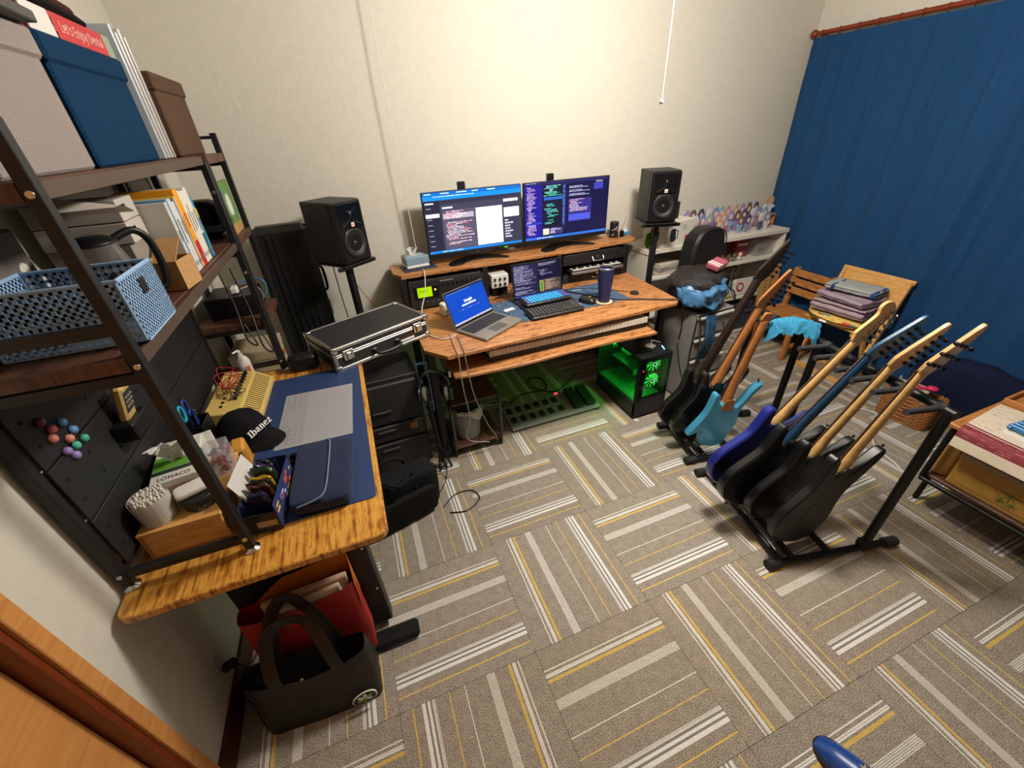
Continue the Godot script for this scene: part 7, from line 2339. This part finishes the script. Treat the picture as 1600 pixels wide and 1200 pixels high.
	for q in [[0.0, "white flat carton with barcode, lowest of the pile"], [0.052, "white flat carton, topmost of the pile under the shelf"]]:
		t = thing("flat_carton", q[1], "box", Vector3(-1.39, MS + 0.125 + q[0], -0.215), 3.0, "flat white cartons")
		pbox(t, "carton", Vector3(0.18, 0.05, 0.12), Vector3(0, 0.0255, 0), m("b9b2a8", 0.6), 0.002)
		for k in 7:
			pbox(t, "barcode_bar", Vector3(0.001, 0.014, 0.002 + 0.001 * (k % 2)), Vector3(0.0903, 0.03, 0.01 + k * 0.005), m("2a2826", 0.7), 0.0)
	t = thing("carton_support", "brown carton supporting the white cartons on the shelf", "box", Vector3(-1.395, MS, -0.215))
	pbox(t, "carton", Vector3(0.17, 0.124, 0.11), Vector3(0, 0.0625, 0), m("8a8078", 0.6), 0.002)
	# small cardboard box
	t = thing("kraft_box", "small open kraft cardboard box in front of the books", "box", Vector3(-1.262, MS, -0.18), -8.0)
	for s in [-1, 1]:
		pbox(t, "wall", Vector3(0.09, 0.075, 0.003), Vector3(0, 0.039, s * 0.045), W.card, 0.0)
		pbox(t, "wall", Vector3(0.003, 0.075, 0.087), Vector3(s * 0.0435, 0.039, 0), W.card, 0.0)
	pbox(t, "bottom", Vector3(0.087, 0.003, 0.087), Vector3(0, 0.0025, 0), W.card, 0.0)
	pbox(t, "flap", Vector3(0.06, 0.003, 0.085), Vector3(-0.015, 0.088, -0.05), W.card, 0.0, 0, 35)
	# books
	var bk := [["c9c4bc", 0.018, 0.2, "white book with a pale spine at the near end"], ["4f8ab0", 0.012, 0.205, "thin light blue book beside white spines"], ["cdc8c0", 0.024, 0.205, "thick white paperback, third from the near end"], ["d2ccc2", 0.02, 0.195, "white paperback with plain spine before the purple one"], ["7d74a0", 0.013, 0.2, "thin purple-spined book beside the yellow books"], ["d8c060", 0.012, 0.205, "thin pale yellow book beside the big yellow one"], ["e0980c", 0.036, 0.222, "big yellow book with a red foot and barcode"], ["d6d0c4", 0.022, 0.215, "cream book right beside the big yellow book"], ["d9d4c8", 0.02, 0.212, "cream paperback, second after the yellow book"], ["dcd6ca", 0.022, 0.212, "cream paperback, third after the yellow book"], ["d8d4cc", 0.024, 0.218, "white book with a teal foot near the post"], ["3a8ab4", 0.02, 0.19, "bright blue book at the far end of the row"]]
	var z := -0.29
	for i in bk.size():
		var q: Array = bk[i]
		t = thing("book", q[3], "book", Vector3(-1.315, MS, z - q[1] / 2), 0.0, "books on the middle shelf")
		var d := 0.15
		pbox(t, "cover", Vector3(d, q[2], q[1] - 0.001), Vector3(0, q[2] / 2 + 0.0005, 0), m(q[0], 0.5), 0.002)
		pbox(t, "pages", Vector3(d - 0.006, q[2] - 0.006, maxf(q[1] - 0.005, 0.004)), Vector3(-0.004, q[2] / 2 + 0.0015, 0), m("cfc6b4", 0.8), 0.0)
		if i == 6: pbox(t, "red_foot", Vector3(d + 0.001, 0.075, q[1] - 0.0004), Vector3(0, 0.039, 0), m("b81c24", 0.45), 0.001)
		if i == 10: pbox(t, "teal_foot", Vector3(d + 0.001, 0.08, q[1] - 0.0004), Vector3(0, 0.042, 0), m("1c5a64", 0.45), 0.001)
		if i == 11: pbox(t, "yellow_tip", Vector3(d + 0.001, 0.03, q[1] - 0.0004), Vector3(0, 0.14, 0), m("c8b83c", 0.45), 0.001)
		var sl: float = 0.03 + 0.05 * fmod(i * 0.37, 1.0)
		pbox(t, "spine_text", Vector3(0.001, sl, maxf(q[1] * 0.25, 0.0025)), Vector3(d / 2 + 0.0003, q[2] * (0.55 + 0.1 * fmod(i * 0.61, 1.0)), 0), m(["55504c", "7a5a4c", "4a5a70", "6a6660"][i % 4] if i != 6 else "b03020", 0.7), 0.0)
		pbox(t, "spine_text", Vector3(0.001, 0.012, maxf(q[1] * 0.4, 0.003)), Vector3(d / 2 + 0.0003, q[2] * 0.12, 0), m("6a6660", 0.7), 0.0)
		z -= q[1] + 0.0012
	# green picture book in the rack
	t = thing("picture_book", "green picture book facing out on the tall rack", "book", Vector3(-1.235, MS - 0.001, -0.953))
	pbox(t, "cover", Vector3(0.012, 0.2, 0.25), Vector3(0, 0.101, 0), m("5f8a48", 0.5), 0.002)
	pbox(t, "kraft_band", Vector3(0.0124, 0.04, 0.2504), Vector3(0, 0.02, 0), m("b08850", 0.6), 0.001)
	b = MB.new()
	b.prism(smooth2([Vector2(-0.03, -0.03), Vector2(0.03, -0.035), Vector2(0.035, 0.02), Vector2(0.0, 0.045), Vector2(-0.03, 0.02)], 4), 0.001, Transform3D(Basis(Vector3(0, 0, -1), Vector3.UP, Vector3(1, 0, 0)), Vector3(0.0066, 0.11, -0.02)), 0.0)
	obj("white_shape", b, m("d9d8d0", 0.5), t)
	for q in [[0.15, 0.06, "b8582c"], [0.16, 0.03, "4a6a8a"], [0.07, 0.07, "3a5a2c"], [0.06, 0.03, "3a5a2c"]]:
		pbox(t, "printed_mark", Vector3(0.001, 0.022, 0.026), Vector3(0.0063, q[0], q[1]), m(q[2], 0.5), 0.0)
	t = thing("hair_dryer", "black rounded pouch behind the green picture book", "bag", Vector3(-1.33, MS - 0.001, -0.95))
	b = MB.new()
	b.blob(Vector3(0.12, 0.14, 0.16), 0.5, 0.6, T(Vector3(0, 0.071, 0)), 26, 14)
	obj("body", b, m("141416", 0.5), t)
	# router box with cables
	t = thing("network_router", "black network router on the tall rack behind the desk", "router", Vector3(-1.352, 0.9805, -0.982))
	pbox(t, "body", Vector3(0.2, 0.09, 0.2), Vector3(0, 0.0455, 0), W.black, 0.005)
	for k in 4:
		pbox(t, "port", Vector3(0.003, 0.012, 0.014), Vector3(0.1005, 0.025, -0.06 + k * 0.03), m("0a0a0a", 0.5), 0.0)
	ptube(t, "blue_cable", smooth([Vector3(0.1, 0.025, -0.06), Vector3(0.125, 0.05, -0.07), Vector3(0.12, 0.1, -0.09), Vector3(0.06, 0.11, -0.1), Vector3(0.0, 0.1, -0.09)], 6), 0.003, m("3f82b8", 0.45), 6)
	ptube(t, "grey_cable", smooth([Vector3(0.1, 0.025, 0.0), Vector3(0.12, 0.06, 0.02), Vector3(0.11, 0.12, 0.06), Vector3(0.05, 0.12, 0.09)], 6), 0.003, m("b0aca6", 0.45), 6)
	pbox(t, "adapter", Vector3(0.03, 0.03, 0.05), Vector3(0.02, 0.106, 0.03), W.white, 0.005)
	# cream file boxes
	for q in [[-0.982, 0.27, "cream cardboard file box on the rack with leather tab"]]:
		t = thing("file_box", q[2], "box", Vector3(-1.352, 0.5155, q[0]))
		pbox(t, "body", Vector3(0.2, 0.27, 0.2), Vector3(0, 0.136, 0), m("c2b190", 0.7), 0.003)
		pbox(t, "lid", Vector3(0.206, 0.05, 0.206), Vector3(0, 0.26, 0), m("b5a484", 0.7), 0.003)
		pbox(t, "leather_tab", Vector3(0.004, 0.025, 0.06), Vector3(0.104, 0.2, -0.05), m("b0632c", 0.55), 0.001)
		plathe(t, "rivet", cyl(0.004, 0.002), W.chrome, Vector3(0.107, 0.2, -0.03), 10, 0, 0, -90)
	# ribbed hard case
	t = thing("hard_case", "tall black ribbed hard case standing in the back corner", "case", Vector3(-1.128, 0, -1.355), 6.0)
	pbox(t, "shell", Vector3(0.27, 1.27, 0.12), Vector3(0, 0.645, 0), m("111113", 0.4), 0.03)
	for k in 6:
		pbox(t, "rib", Vector3(0.018, 1.18, 0.012), Vector3(-0.105 + k * 0.034, 0.645, 0.062), m("161618", 0.35), 0.005)
	pbox(t, "seam", Vector3(0.274, 1.25, 0.008), Vector3(0, 0.645, -0.002), m("4c4b4d", 0.3, {"metal": 0.6}), 0.004)
	for y in [0.8, 1.15]:
		pbox(t, "latch", Vector3(0.012, 0.09, 0.03), Vector3(0.138, y, 0.005), m("8d8b88", 0.3, {"metal": 0.7}), 0.003)
	ptube(t, "handle", smooth([Vector3(0.136, 0.9, 0.0), Vector3(0.152, 0.92, 0.0), Vector3(0.152, 1.02, 0.0), Vector3(0.136, 1.04, 0.0)], 5), 0.007, W.satin, 8)
	for x in [-0.1, 0.1]:
		pbox(t, "foot", Vector3(0.03, 0.012, 0.08), Vector3(x, 0.006, 0), W.rubber, 0.002)

# ------------------------------------------------------------------ things on the bookcase
func build_bookcase_things() -> void:
	woods()
	var BT := 0.8865
	var rng := RandomNumberGenerator.new()
	rng.seed = 99
	# kettle carton
	var t := thing("kettle_carton", "white carton printed with two black kettles on the bookcase", "box", Vector3(1.36, BT, -1.27), 10.0)
	pbox(t, "carton", Vector3(0.3, 0.165, 0.19), Vector3(0, 0.083, 0), m("d8d3c8", 0.6), 0.002)
	for q in [[0.0, 0.1512, 0.0, 0.035], [-0.1508, 0.0, -90.0, 0.0]]:
		for k in 1:
			var xf := T(Vector3(q[0] + (-0.06 if q[2] == 0.0 else 0.0), 0.075, (0.0956 if q[2] == 0.0 else 0.0)), q[2])
			var b := MB.new()
			b.prism(smooth2([Vector2(-0.026, -0.035), Vector2(0.026, -0.035), Vector2(0.024, 0.02), Vector2(0.016, 0.045), Vector2(-0.02, 0.045), Vector2(-0.03, 0.03)], 4), 0.0006, xf, 0.0)
			obj("printed_kettle", b, m("262524", 0.5), t)
			b = MB.new()
			b.tube([xf * Vector3(0.022, 0.035, 0), xf * Vector3(0.045, 0.03, 0), xf * Vector3(0.045, -0.02, 0), xf * Vector3(0.026, -0.025, 0)], 0.0035, 6)
			obj("printed_handle", b, m("262524", 0.5), t)
	ptext(t, "brand_text", "T-fal", 0.03, T(Vector3(-0.105, 0.142, 0.0958)), m("3a3836", 0.6), "Droid Serif")
	pbox(t, "red_panel", Vector3(0.06, 0.035, 0.001), Vector3(0.1, 0.045, 0.0955), m("b8342c", 0.6), 0.0)
	for k in 3: pbox(t, "text_line", Vector3(0.05, 0.004, 0.001), Vector3(0.05, 0.13 - k * 0.012, 0.0955), m("8d8780", 0.6), 0.0)
	# small grey box behind the speaker
	t = thing("grey_speaker", "small dark grey box on the bookcase behind right speaker", "speaker", Vector3(1.36, BT + 0.166, -1.3), 10.0)
	pbox(t, "body", Vector3(0.11, 0.11, 0.1), Vector3(0, 0.056, 0), m("3d3b3b", 0.6), 0.003)
	pbox(t, "grille", Vector3(0.1, 0.1, 0.002), Vector3(0, 0.056, 0.0505), fab("343232"), 0.0)
	# green leaf-shaped pouch by the pole
	t = thing("green_pouch", "bright green cloth pouch hanging beside the speaker pole", "pouch", Vector3(1.165, BT, -1.235), 20.0)
	var b0 := MB.new()
	b0.blob(Vector3(0.05, 0.1, 0.03), 0.7, 0.7, T(Vector3(0, 0.051, 0)), 20, 12)
	obj("body", b0, fab("4a8a2c"), t)
	# row of clear card holders on the wall side
	var cardcol := ["c48a8e", "b8a2a8", "a8785a", "c08a80", "b0a8b4", "9aa2b4"]
	var cw := ["rose", "pale mauve", "brown", "salmon", "grey lilac", "pale blue"]
	for k in 6:
		t = thing("card_holder", "clear upright card holder with a %s picture by the wall" % cw[k], "card holder", Vector3(1.70 + k * 0.125, BT, -1.44), 0.0, "clear card holders along the wall")
		pbox(t, "card", Vector3(0.1, 0.15, 0.002), Vector3(0, 0.085, 0), m("cfc9c4", 0.6), 0.0, 0, -6)
		pbox(t, "picture", Vector3(0.06, 0.09, 0.001), Vector3(0, 0.082, 0.002), m(cardcol[k], 0.6), 0.0, 0, -6)
		pbox(t, "sleeve", Vector3(0.112, 0.17, 0.005), Vector3(0, 0.087, 0.001), m("dfe2e2", 0.1, {"alpha": 0.2}), 0.001, 0, -6)
		pbox(t, "stand", Vector3(0.1, 0.005, 0.05), Vector3(0, 0.003, 0.005), m("dfe2e2", 0.1, {"alpha": 0.4}), 0.001)
	# acrylic character stands: generic figures on clear bases
	var meshes := []
	for k in 6:
		var s := 0.8 + 0.08 * k
		var body := [Vector2(-0.02 * s, 0.0), Vector2(0.02 * s, 0.0), Vector2(0.024 * s, 0.02), Vector2(0.034 + 0.004 * k, 0.035), Vector2(0.02, 0.05), Vector2(-0.016, 0.052), Vector2(-0.036, 0.04 - 0.003 * k), Vector2(-0.024 * s, 0.018)]
		var head := [Vector2(-0.024, 0.05), Vector2(0.0, 0.044), Vector2(0.026, 0.052), Vector2(0.032 * s, 0.072), Vector2(0.02, 0.094), Vector2(0.004 * (k - 2), 0.1), Vector2(-0.02, 0.096), Vector2(-0.032 * s, 0.075)]
		var hb := MB.new()
		hb.prism(smooth2(head, 4), 0.007, Transform3D.IDENTITY, 0.001, true)
		var bb := MB.new()
		bb.prism(smooth2(body, 4), 0.007, Transform3D.IDENTITY, 0.001, true)
		meshes.append([hb.mesh(), bb.mesh()])
	var fb := MB.new()
	fb.blob(Vector3(0.03, 0.028, 0.006), 0.9, 0.9, T(Vector3(0, 0.068, 0.003)), 14, 8)
	var face := fb.mesh()
	var pb := MB.new()
	pb.lathe(cyl(0.022, 0.004), 18)
	var plate := pb.mesh()
	var hairs := [["9a88b4", "lilac"], ["cfcbd4", "white"], ["b88f94", "pink"], ["6e5548", "brown"], ["7486ae", "blue"], ["bfa070", "blond"], ["4c4860", "dark"], ["86a6a4", "mint"]]
	var cloth := [["565a7c", "navy"], ["cdc6c6", "white"], ["a8747c", "rose"], ["84a0bc", "sky blue"], ["8b7ba6", "violet"]]
	var base_m := m("e0e6ea", 0.08, {"alpha": 0.35})
	var skin := m("dcb8a4", 0.5)
	var idx := 0
	for r in 3:
		for c in 12:
			var hi := (idx * 3) % 8
			var ci := (idx / 8 + idx) % 5
			if r == 2 and c % 3 == 1: continue
			var x := 1.61 + c * 0.069 + r * 0.02 + (rng.randf() - 0.5) * 0.012
			var zz := -1.385 + r * 0.078 + (rng.randf() - 0.5) * 0.014
			if x > 2.33: continue
			t = thing("acrylic_stand", "small acrylic character stand, %s hair and %s outfit" % [hairs[hi][1], cloth[ci][1]], "figure", Vector3(x, BT, zz), -8.0 + rng.randf() * 10.0, "acrylic stands crowding the bookcase top")
			var k := rng.randi() % 6
			obj("base", plate, base_m, t)
			var o := obj("outfit", meshes[k][1], m(cloth[ci][0], 0.35), t)
			o.position.y = 0.004
			o.scale = Vector3(0.82, 1.0 + 0.16 * (2 - r), 1)
			o = obj("hair", meshes[k][0], m(hairs[hi][0], 0.35), t)
			o.position.y = 0.004 + 0.008 * (2 - r)
			o.scale.x = 0.85
			o = obj("face", face, skin, t)
			o.position.y = 0.002 + 0.008 * (2 - r)
			t.scale = Vector3(0.95, 1.5 - 0.12 * r, 1.0)
			idx += 1
	# ship-like figure on a wooden riser at the end
	t = thing("wooden_riser", "small wooden riser at the curtain end of bookcase top", "riser", Vector3(2.385, BT, -1.345))
	pbox(t, "board", Vector3(0.12, 0.008, 0.1), Vector3(0, 0.085, 0), W.oak, 0.002)
	for s in [-1, 1]: pbox(t, "leg", Vector3(0.008, 0.08, 0.09), Vector3(s * 0.052, 0.041, 0), W.oak, 0.001)
	t = thing("tall_figure", "white and gold figure standing on the wooden riser", "figure", Vector3(2.385, BT + 0.0895, -1.345), -10.0)
	plathe(t, "base", cyl(0.03, 0.006), base_m, Vector3.ZERO, 18)
	var o2 := obj("outfit", meshes[4][1], m("c9c2d0", 0.4), t)
	o2.scale = Vector3(1.2, 1.3, 2.0)
	o2.position.y = 0.006
	o2 = obj("hair", meshes[2][0], m("b89a6a", 0.4), t)
	o2.scale = Vector3(1.2, 1.2, 2.0)
	o2.position.y = 0.012
	# upper inner shelf
	var S1 := 0.6805
	t = thing("red_carton", "red and white carton on the bookcase's upper inner shelf", "box", Vector3(2.12, S1, -1.30), -4.0)
	pbox(t, "carton", Vector3(0.12, 0.13, 0.08), Vector3(0, 0.066, 0), m("8c2a34", 0.6), 0.002)
	pbox(t, "white_panel", Vector3(0.1, 0.02, 0.001), Vector3(0, 0.1, 0.0405), m("cfc8c0", 0.6), 0.0)
	for q in [["8a3a2c", "red-brown", 1.80], ["c8883a", "amber", 1.86], ["6a4a30", "brown", 1.92], ["5f6a4a", "olive", 1.98], ["cbbfae", "cream", 2.04]]:
		t = thing("toy_figure", "small rounded %s toy on the upper inner shelf" % q[1], "toy", Vector3(q[2], S1, -1.2), 0.0, "small toys inside the bookcase")
		var b := MB.new()
		b.blob(Vector3(0.036, 0.036, 0.034), 0.9, 0.9, T(Vector3(0, 0.0185, 0)), 16, 10)
		obj("body", b, m(q[0], 0.5), t)
		b = MB.new()
		b.blob(Vector3(0.03, 0.028, 0.028), 0.9, 0.9, T(Vector3(0, 0.046, 0.004)), 16, 10)
		obj("head", b, m(q[0], 0.5), t)
		for s in [-1, 1]:
			b = MB.new()
			b.blob(Vector3(0.01, 0.014, 0.008), 0.9, 0.9, T(Vector3(s * 0.01, 0.061, 0.004)), 10, 6)
			obj("ear", b, m(q[0], 0.5), t)
	t = thing("dark_display_case", "dark clear-fronted case at the back of the upper shelf", "case", Vector3(1.88, S1, -1.37))
	pbox(t, "case", Vector3(0.3, 0.15, 0.1), Vector3(0, 0.076, 0), m("2a2224", 0.3), 0.003)
	t = thing("clear_box", "clear plastic box at the right end of the upper shelf", "box", Vector3(2.32, S1, -1.28))
	pbox(t, "shell", Vector3(0.18, 0.12, 0.14), Vector3(0, 0.061, 0), m("c8c4c0", 0.1, {"alpha": 0.35}), 0.003)
	for k in 3:
		t = thing("paper_pile", "short pile of papers, %s on the left upper shelf" % ["lowest", "middle", "topmost"][k], "papers", Vector3(1.33 + 0.01 * k, S1 + k * 0.027, -1.26), 6.0 * k - 5.0, "paper piles in the bookcase")
		pbox(t, "sheets", Vector3(0.19, 0.026, 0.16), Vector3(0, 0.0135, 0), m(["b8aaa0", "8d8480", "c4b8ac"][k], 0.8), 0.002)
	# lower inner shelf
	var S2 := 0.3805
	t = thing("printed_tin", "white rounded tin with red medallions on the lower shelf", "tin", Vector3(2.2, S2, -1.205), -3.0)
	var tb := MB.new()
	tb.prism(rrect(0.26, 0.13, 0.025), 0.03, T(Vector3(0, 0.066, 0), 0, -12), 0.005, true)
	obj("tin_box", tb, m("cfc8be", 0.35), t)
	for x in [-0.075, 0.07]:
		plathe(t, "medallion", cyl(0.038, 0.001, 0.0003), m("a8303a", 0.45), Vector3(x, 0.07, 0.017), 22, 0, 78)
		plathe(t, "medallion_center", cyl(0.024, 0.001, 0.0003), m("b8c8d0", 0.45), Vector3(x, 0.0702, 0.0178), 22, 0, 78)
	for q in [["d8c850", "yellow", 1.98, 0.05], ["d0c8d0", "white", 2.03, 0.045], ["c8607a", "pink", 1.93, 0.05]]:
		t = thing("plush_toy", "small %s plush toy on the lower shelf by tin" % q[1], "plush toy", Vector3(q[2], S2, -1.18), 0.0, "plush toys on the lower shelf")
		var b := MB.new()
		b.blob(Vector3(q[3], q[3], q[3]), 0.9, 0.9, T(Vector3(0, q[3] / 2, 0)), 18, 12)
		obj("body", b, fab(q[0]), t)
		for s in [-1, 1]:
			b = MB.new()
			b.blob(Vector3(0.014, 0.02, 0.012), 0.9, 0.9, T(Vector3(s * 0.014, q[3] * 0.98, 0)), 10, 6)
			obj("ear", b, fab(q[0]), t)
	var vc := ["4a3a34", "5f6f74", "7a8a84", "3a5a60", "8a6a4a", "6a4a44", "9aa090", "5a5048"]
	for k in 8:
		t = thing("comic_book", "upright book on lower shelf, number %s from the left" % ["one", "two", "three", "four", "five", "six", "seven", "eight"][k], "book", Vector3(1.95 + k * 0.03, S2, -1.37), 0.0, "books at the back of the lower shelf")
		pbox(t, "cover", Vector3(0.026, 0.2 + 0.01 * (k % 3), 0.14), Vector3(0, 0.101 + 0.005 * (k % 3), 0), m(vc[k], 0.55), 0.001)
		pbox(t, "spine_label", Vector3(0.016, 0.05, 0.001), Vector3(0, 0.14, 0.0706), m("b9b0a0", 0.6), 0.0)
	# bottom shelf bins
	t = thing("bottom_bin", "dark storage bin on the bookcase's bottom shelf", "bin", Vector3(2.1, 0.0605, -1.3))
	pbox(t, "bin", Vector3(0.42, 0.24, 0.25), Vector3(0, 0.121, 0), m("3b4048", 0.6), 0.006)
	pbox(t, "label", Vector3(0.1, 0.06, 0.001), Vector3(-0.1, 0.14, 0.1255), m("8d98a8", 0.6), 0.0)
	# cardboard sheet with handwriting leaning on the bookcase end
	t = thing("cardboard_sheet", "tan cardboard sheet with handwriting leaning on the bookcase", "cardboard", Vector3(2.345, 0.0, -1.09), -8.0)
	pbox(t, "sheet", Vector3(0.17, 0.62, 0.005), Vector3(0, 0.312, -0.02), W.card, 0.001, 0, -4)
	for k in 9:
		for j in 2:
			pbox(t, "written_mark", Vector3(0.007 + 0.003 * (k % 2), 0.014, 0.0008), Vector3(-0.03 + j * 0.045, 0.57 - k * 0.026, -0.0165 - (0.57 - k * 0.026 - 0.312) * 0.07 + 0.0), m("4a3a22", 0.8), 0.0, 0, -4)

# ------------------------------------------------------------------ loose cables
func cable(label: String, pts: Array, r: float, mat: Material, called := "power_cable") -> void:
	var c := Vector3.ZERO
	var b := MB.new()
	var base: Vector3 = pts[0]
	var loc := []
	for p in pts: loc.append(p - base)
	b.tube(smooth(loc, 8), r, 6)
	solo(called, label, "cable", b, mat, base)

func build_cables() -> void:
	woods()
	var V := func(a): return Vector3(a[0], a[1], a[2])
	cable("thin white cord hanging down the back wall to the hutch", [Vector3(-0.455, 2.41, -1.44), Vector3(-0.453, 2.1, -1.43), Vector3(-0.452, 1.87, -1.425), Vector3(-0.441, 1.48, -1.42), Vector3(-0.432, 1.2, -1.42), Vector3(-0.428, 1.04, -1.42)], 0.0025, m("ded8ca", 0.6), "hanging_cord")
	cable("white charging cable running from tissue box down to the case", [Vector3(-0.43, 0.965, -1.255), Vector3(-0.43, 0.955, -1.21), Vector3(-0.455, 0.86, -1.15), Vector3(-0.5, 0.78, -1.08), Vector3(-0.49, 0.745, -1.02)], 0.003, m("d4cfc4", 0.5), "white_cable")
	cable("pale cable from the silver laptop down past the tray", [Vector3(-0.41, 0.742, -0.79), Vector3(-0.43, 0.74, -0.57), Vector3(-0.432, 0.72, -0.538), Vector3(-0.43, 0.55, -0.535), Vector3(-0.4, 0.3, -0.6), Vector3(-0.43, 0.16, -0.6), Vector3(-0.3, 0.085, -0.61)], 0.0028, m("a09c98", 0.5), "laptop_cable")
	cable("grey cable hanging from the laptop to the cart", [Vector3(-0.38, 0.742, -0.74), Vector3(-0.395, 0.74, -0.56), Vector3(-0.4, 0.72, -0.535), Vector3(-0.38, 0.5, -0.53), Vector3(-0.31, 0.25, -0.58), Vector3(-0.255, 0.12, -0.61), Vector3(-0.25, 0.085, -0.625)], 0.0028, m("8d8a88", 0.5), "laptop_cable")
	cable("white cable lying between flight case and silver laptop", [Vector3(-0.52, 0.737, -0.83), Vector3(-0.47, 0.737, -0.75), Vector3(-0.42, 0.737, -0.745), Vector3(-0.385, 0.738, -0.76)], 0.003, m("d4cfc4", 0.5), "white_cable")
	cable("black cable from the monitors over mat and desk edge", [Vector3(0.42, 0.74, -1.08), Vector3(0.5, 0.74, -0.98), Vector3(0.62, 0.74, -0.82), Vector3(0.8, 0.738, -0.72), Vector3(0.9, 0.738, -0.66), Vector3(0.965, 0.73, -0.61), Vector3(0.985, 0.6, -0.595), Vector3(0.99, 0.48, -0.6)], 0.0045, W.black, "black_cable")
	cable("thin mouse cable curving behind the tumbler", [Vector3(0.43, 0.742, -0.905), Vector3(0.36, 0.74, -1.0), Vector3(0.4, 0.74, -1.1), Vector3(0.6, 0.738, -1.05), Vector3(0.78, 0.738, -0.88)], 0.0022, W.black, "mouse_cable")
	cable("black cable looping on the carpet under the studio desk", [Vector3(-0.05, 0.006, -0.99), Vector3(0.1, 0.006, -1.1), Vector3(0.3, 0.006, -1.1), Vector3(0.33, 0.006, -1.25), Vector3(0.24, 0.006, -1.28), Vector3(0.22, 0.012, -1.15), Vector3(0.34, 0.006, -1.04), Vector3(0.5, 0.006, -1.12), Vector3(0.62, 0.006, -1.2)], 0.0045, W.black, "black_cable")
	cable("black cable trailing from pedal board towards the cart", [Vector3(0.15, 0.03, -0.955), Vector3(0.05, 0.006, -0.985), Vector3(-0.06, 0.006, -0.94), Vector3(-0.12, 0.006, -1.0), Vector3(-0.02, 0.006, -1.06), Vector3(-0.14, 0.006, -1.1)], 0.0045, W.black, "black_cable")
	cable("black cable loop on the carpet beside the laptop bag", [Vector3(-0.66, 0.005, -0.31), Vector3(-0.58, 0.005, -0.37), Vector3(-0.49, 0.005, -0.36), Vector3(-0.47, 0.005, -0.29), Vector3(-0.55, 0.005, -0.24), Vector3(-0.635, 0.005, -0.26)], 0.0032, W.black, "black_cable")
	cable("headphone cable hanging from headphones to the carpet", [Vector3(-0.555, 0.46, -0.6), Vector3(-0.56, 0.3, -0.575), Vector3(-0.575, 0.1, -0.54), Vector3(-0.6, 0.006, -0.5), Vector3(-0.65, 0.006, -0.42)], 0.003, W.black, "headphone_cable")
	cable("black cable hanging in a loop beside the computer tower", [Vector3(0.94, 0.48, -0.56), Vector3(0.955, 0.3, -0.5), Vector3(1.0, 0.22, -0.48), Vector3(1.07, 0.28, -0.5), Vector3(1.09, 0.5, -0.53), Vector3(1.08, 0.64, -0.56)], 0.0042, m("2a2928", 0.4), "black_cable")
	cable("long black cable drooping from strap to the carpet", [Vector3(1.06, 0.62, -0.555), Vector3(1.02, 0.4, -0.52), Vector3(1.0, 0.15, -0.48), Vector3(0.95, 0.006, -0.45), Vector3(0.9, 0.006, -0.46), Vector3(0.84, 0.006, -0.485)], 0.0042, W.black, "black_cable")
	cable("coiled grey cable looping over the blue strap", [Vector3(1.13, 0.63, -0.5), Vector3(1.2, 0.6, -0.49), Vector3(1.22, 0.47, -0.48), Vector3(1.16, 0.4, -0.475), Vector3(1.1, 0.46, -0.475), Vector3(1.11, 0.6, -0.49)], 0.004, m("3a3836", 0.4), "grey_cable")
	cable("black cable hanging under the left speaker plate", [Vector3(-0.91, 1.08, -1.21), Vector3(-0.91, 0.9, -1.22), Vector3(-0.9, 0.7, -1.2), Vector3(-0.88, 0.5, -1.25)], 0.003, W.black, "speaker_cable")
	cable("thin red cable crossing behind the left speaker stand", [Vector3(-0.85, 1.08, -1.23), Vector3(-0.82, 0.95, -1.25), Vector3(-0.76, 0.82, -1.26), Vector3(-0.68, 0.7, -1.27), Vector3(-0.63, 0.6, -1.3)], 0.0022, m("8a2a28", 0.45), "speaker_cable")
	cable("white power cable curling on the carpet by the basket", [Vector3(1.75, 0.006, 0.03), Vector3(1.85, 0.006, 0.0), Vector3(2.02, 0.006, -0.02), Vector3(2.07, 0.006, 0.08), Vector3(1.9, 0.006, 0.16), Vector3(1.75, 0.006, 0.26), Vector3(1.7, 0.006, 0.4), Vector3(1.62, 0.006, 0.52)], 0.005, m("d4cec2", 0.5), "white_cable")
	for k in 5:
		cable(["black cable knot behind the mixer, drooping low", "grey cable bundle arching behind the laptops", "thin black lead crossing the middle bay", "black lead curling in the middle bay corner", "white lead curling behind the audio interface"][k], [Vector3(0.02 + k * 0.07, 0.75, -1.2), Vector3(0.06 + k * 0.05, 0.79 + 0.02 * (k % 2), -1.15), Vector3(0.0 + k * 0.08, 0.76, -1.12), Vector3(-0.03 + k * 0.06, 0.739, -1.16), Vector3(0.05 + k * 0.05, 0.738, -1.2)], 0.003, [W.black, m("77736e", 0.5), W.black, W.black, m("cfc9be", 0.5)][k], "bay_cable")
	for k in 2:
		cable(["black cable dangling from the rack over the desk end", "long black cable drooping beside the rack post", "black cable looping below the middle shelf", "thin grey cable hanging from the rack"][k], [Vector3(-1.3 + 0.07 * k, 1.26, -0.7 + 0.1 * k), Vector3(-1.28 + 0.07 * k, 1.1, -0.66 + 0.1 * k), Vector3(-1.27 + 0.07 * k, 0.98, -0.6 + 0.1 * k), Vector3(-1.26 + 0.07 * k, 0.92, -0.67 + 0.1 * k), Vector3(-1.29 + 0.07 * k, 1.0, -0.72 + 0.1 * k)], 0.0032, [W.black, W.black, W.black, m("6d6a66", 0.5)][k], "rack_cable")
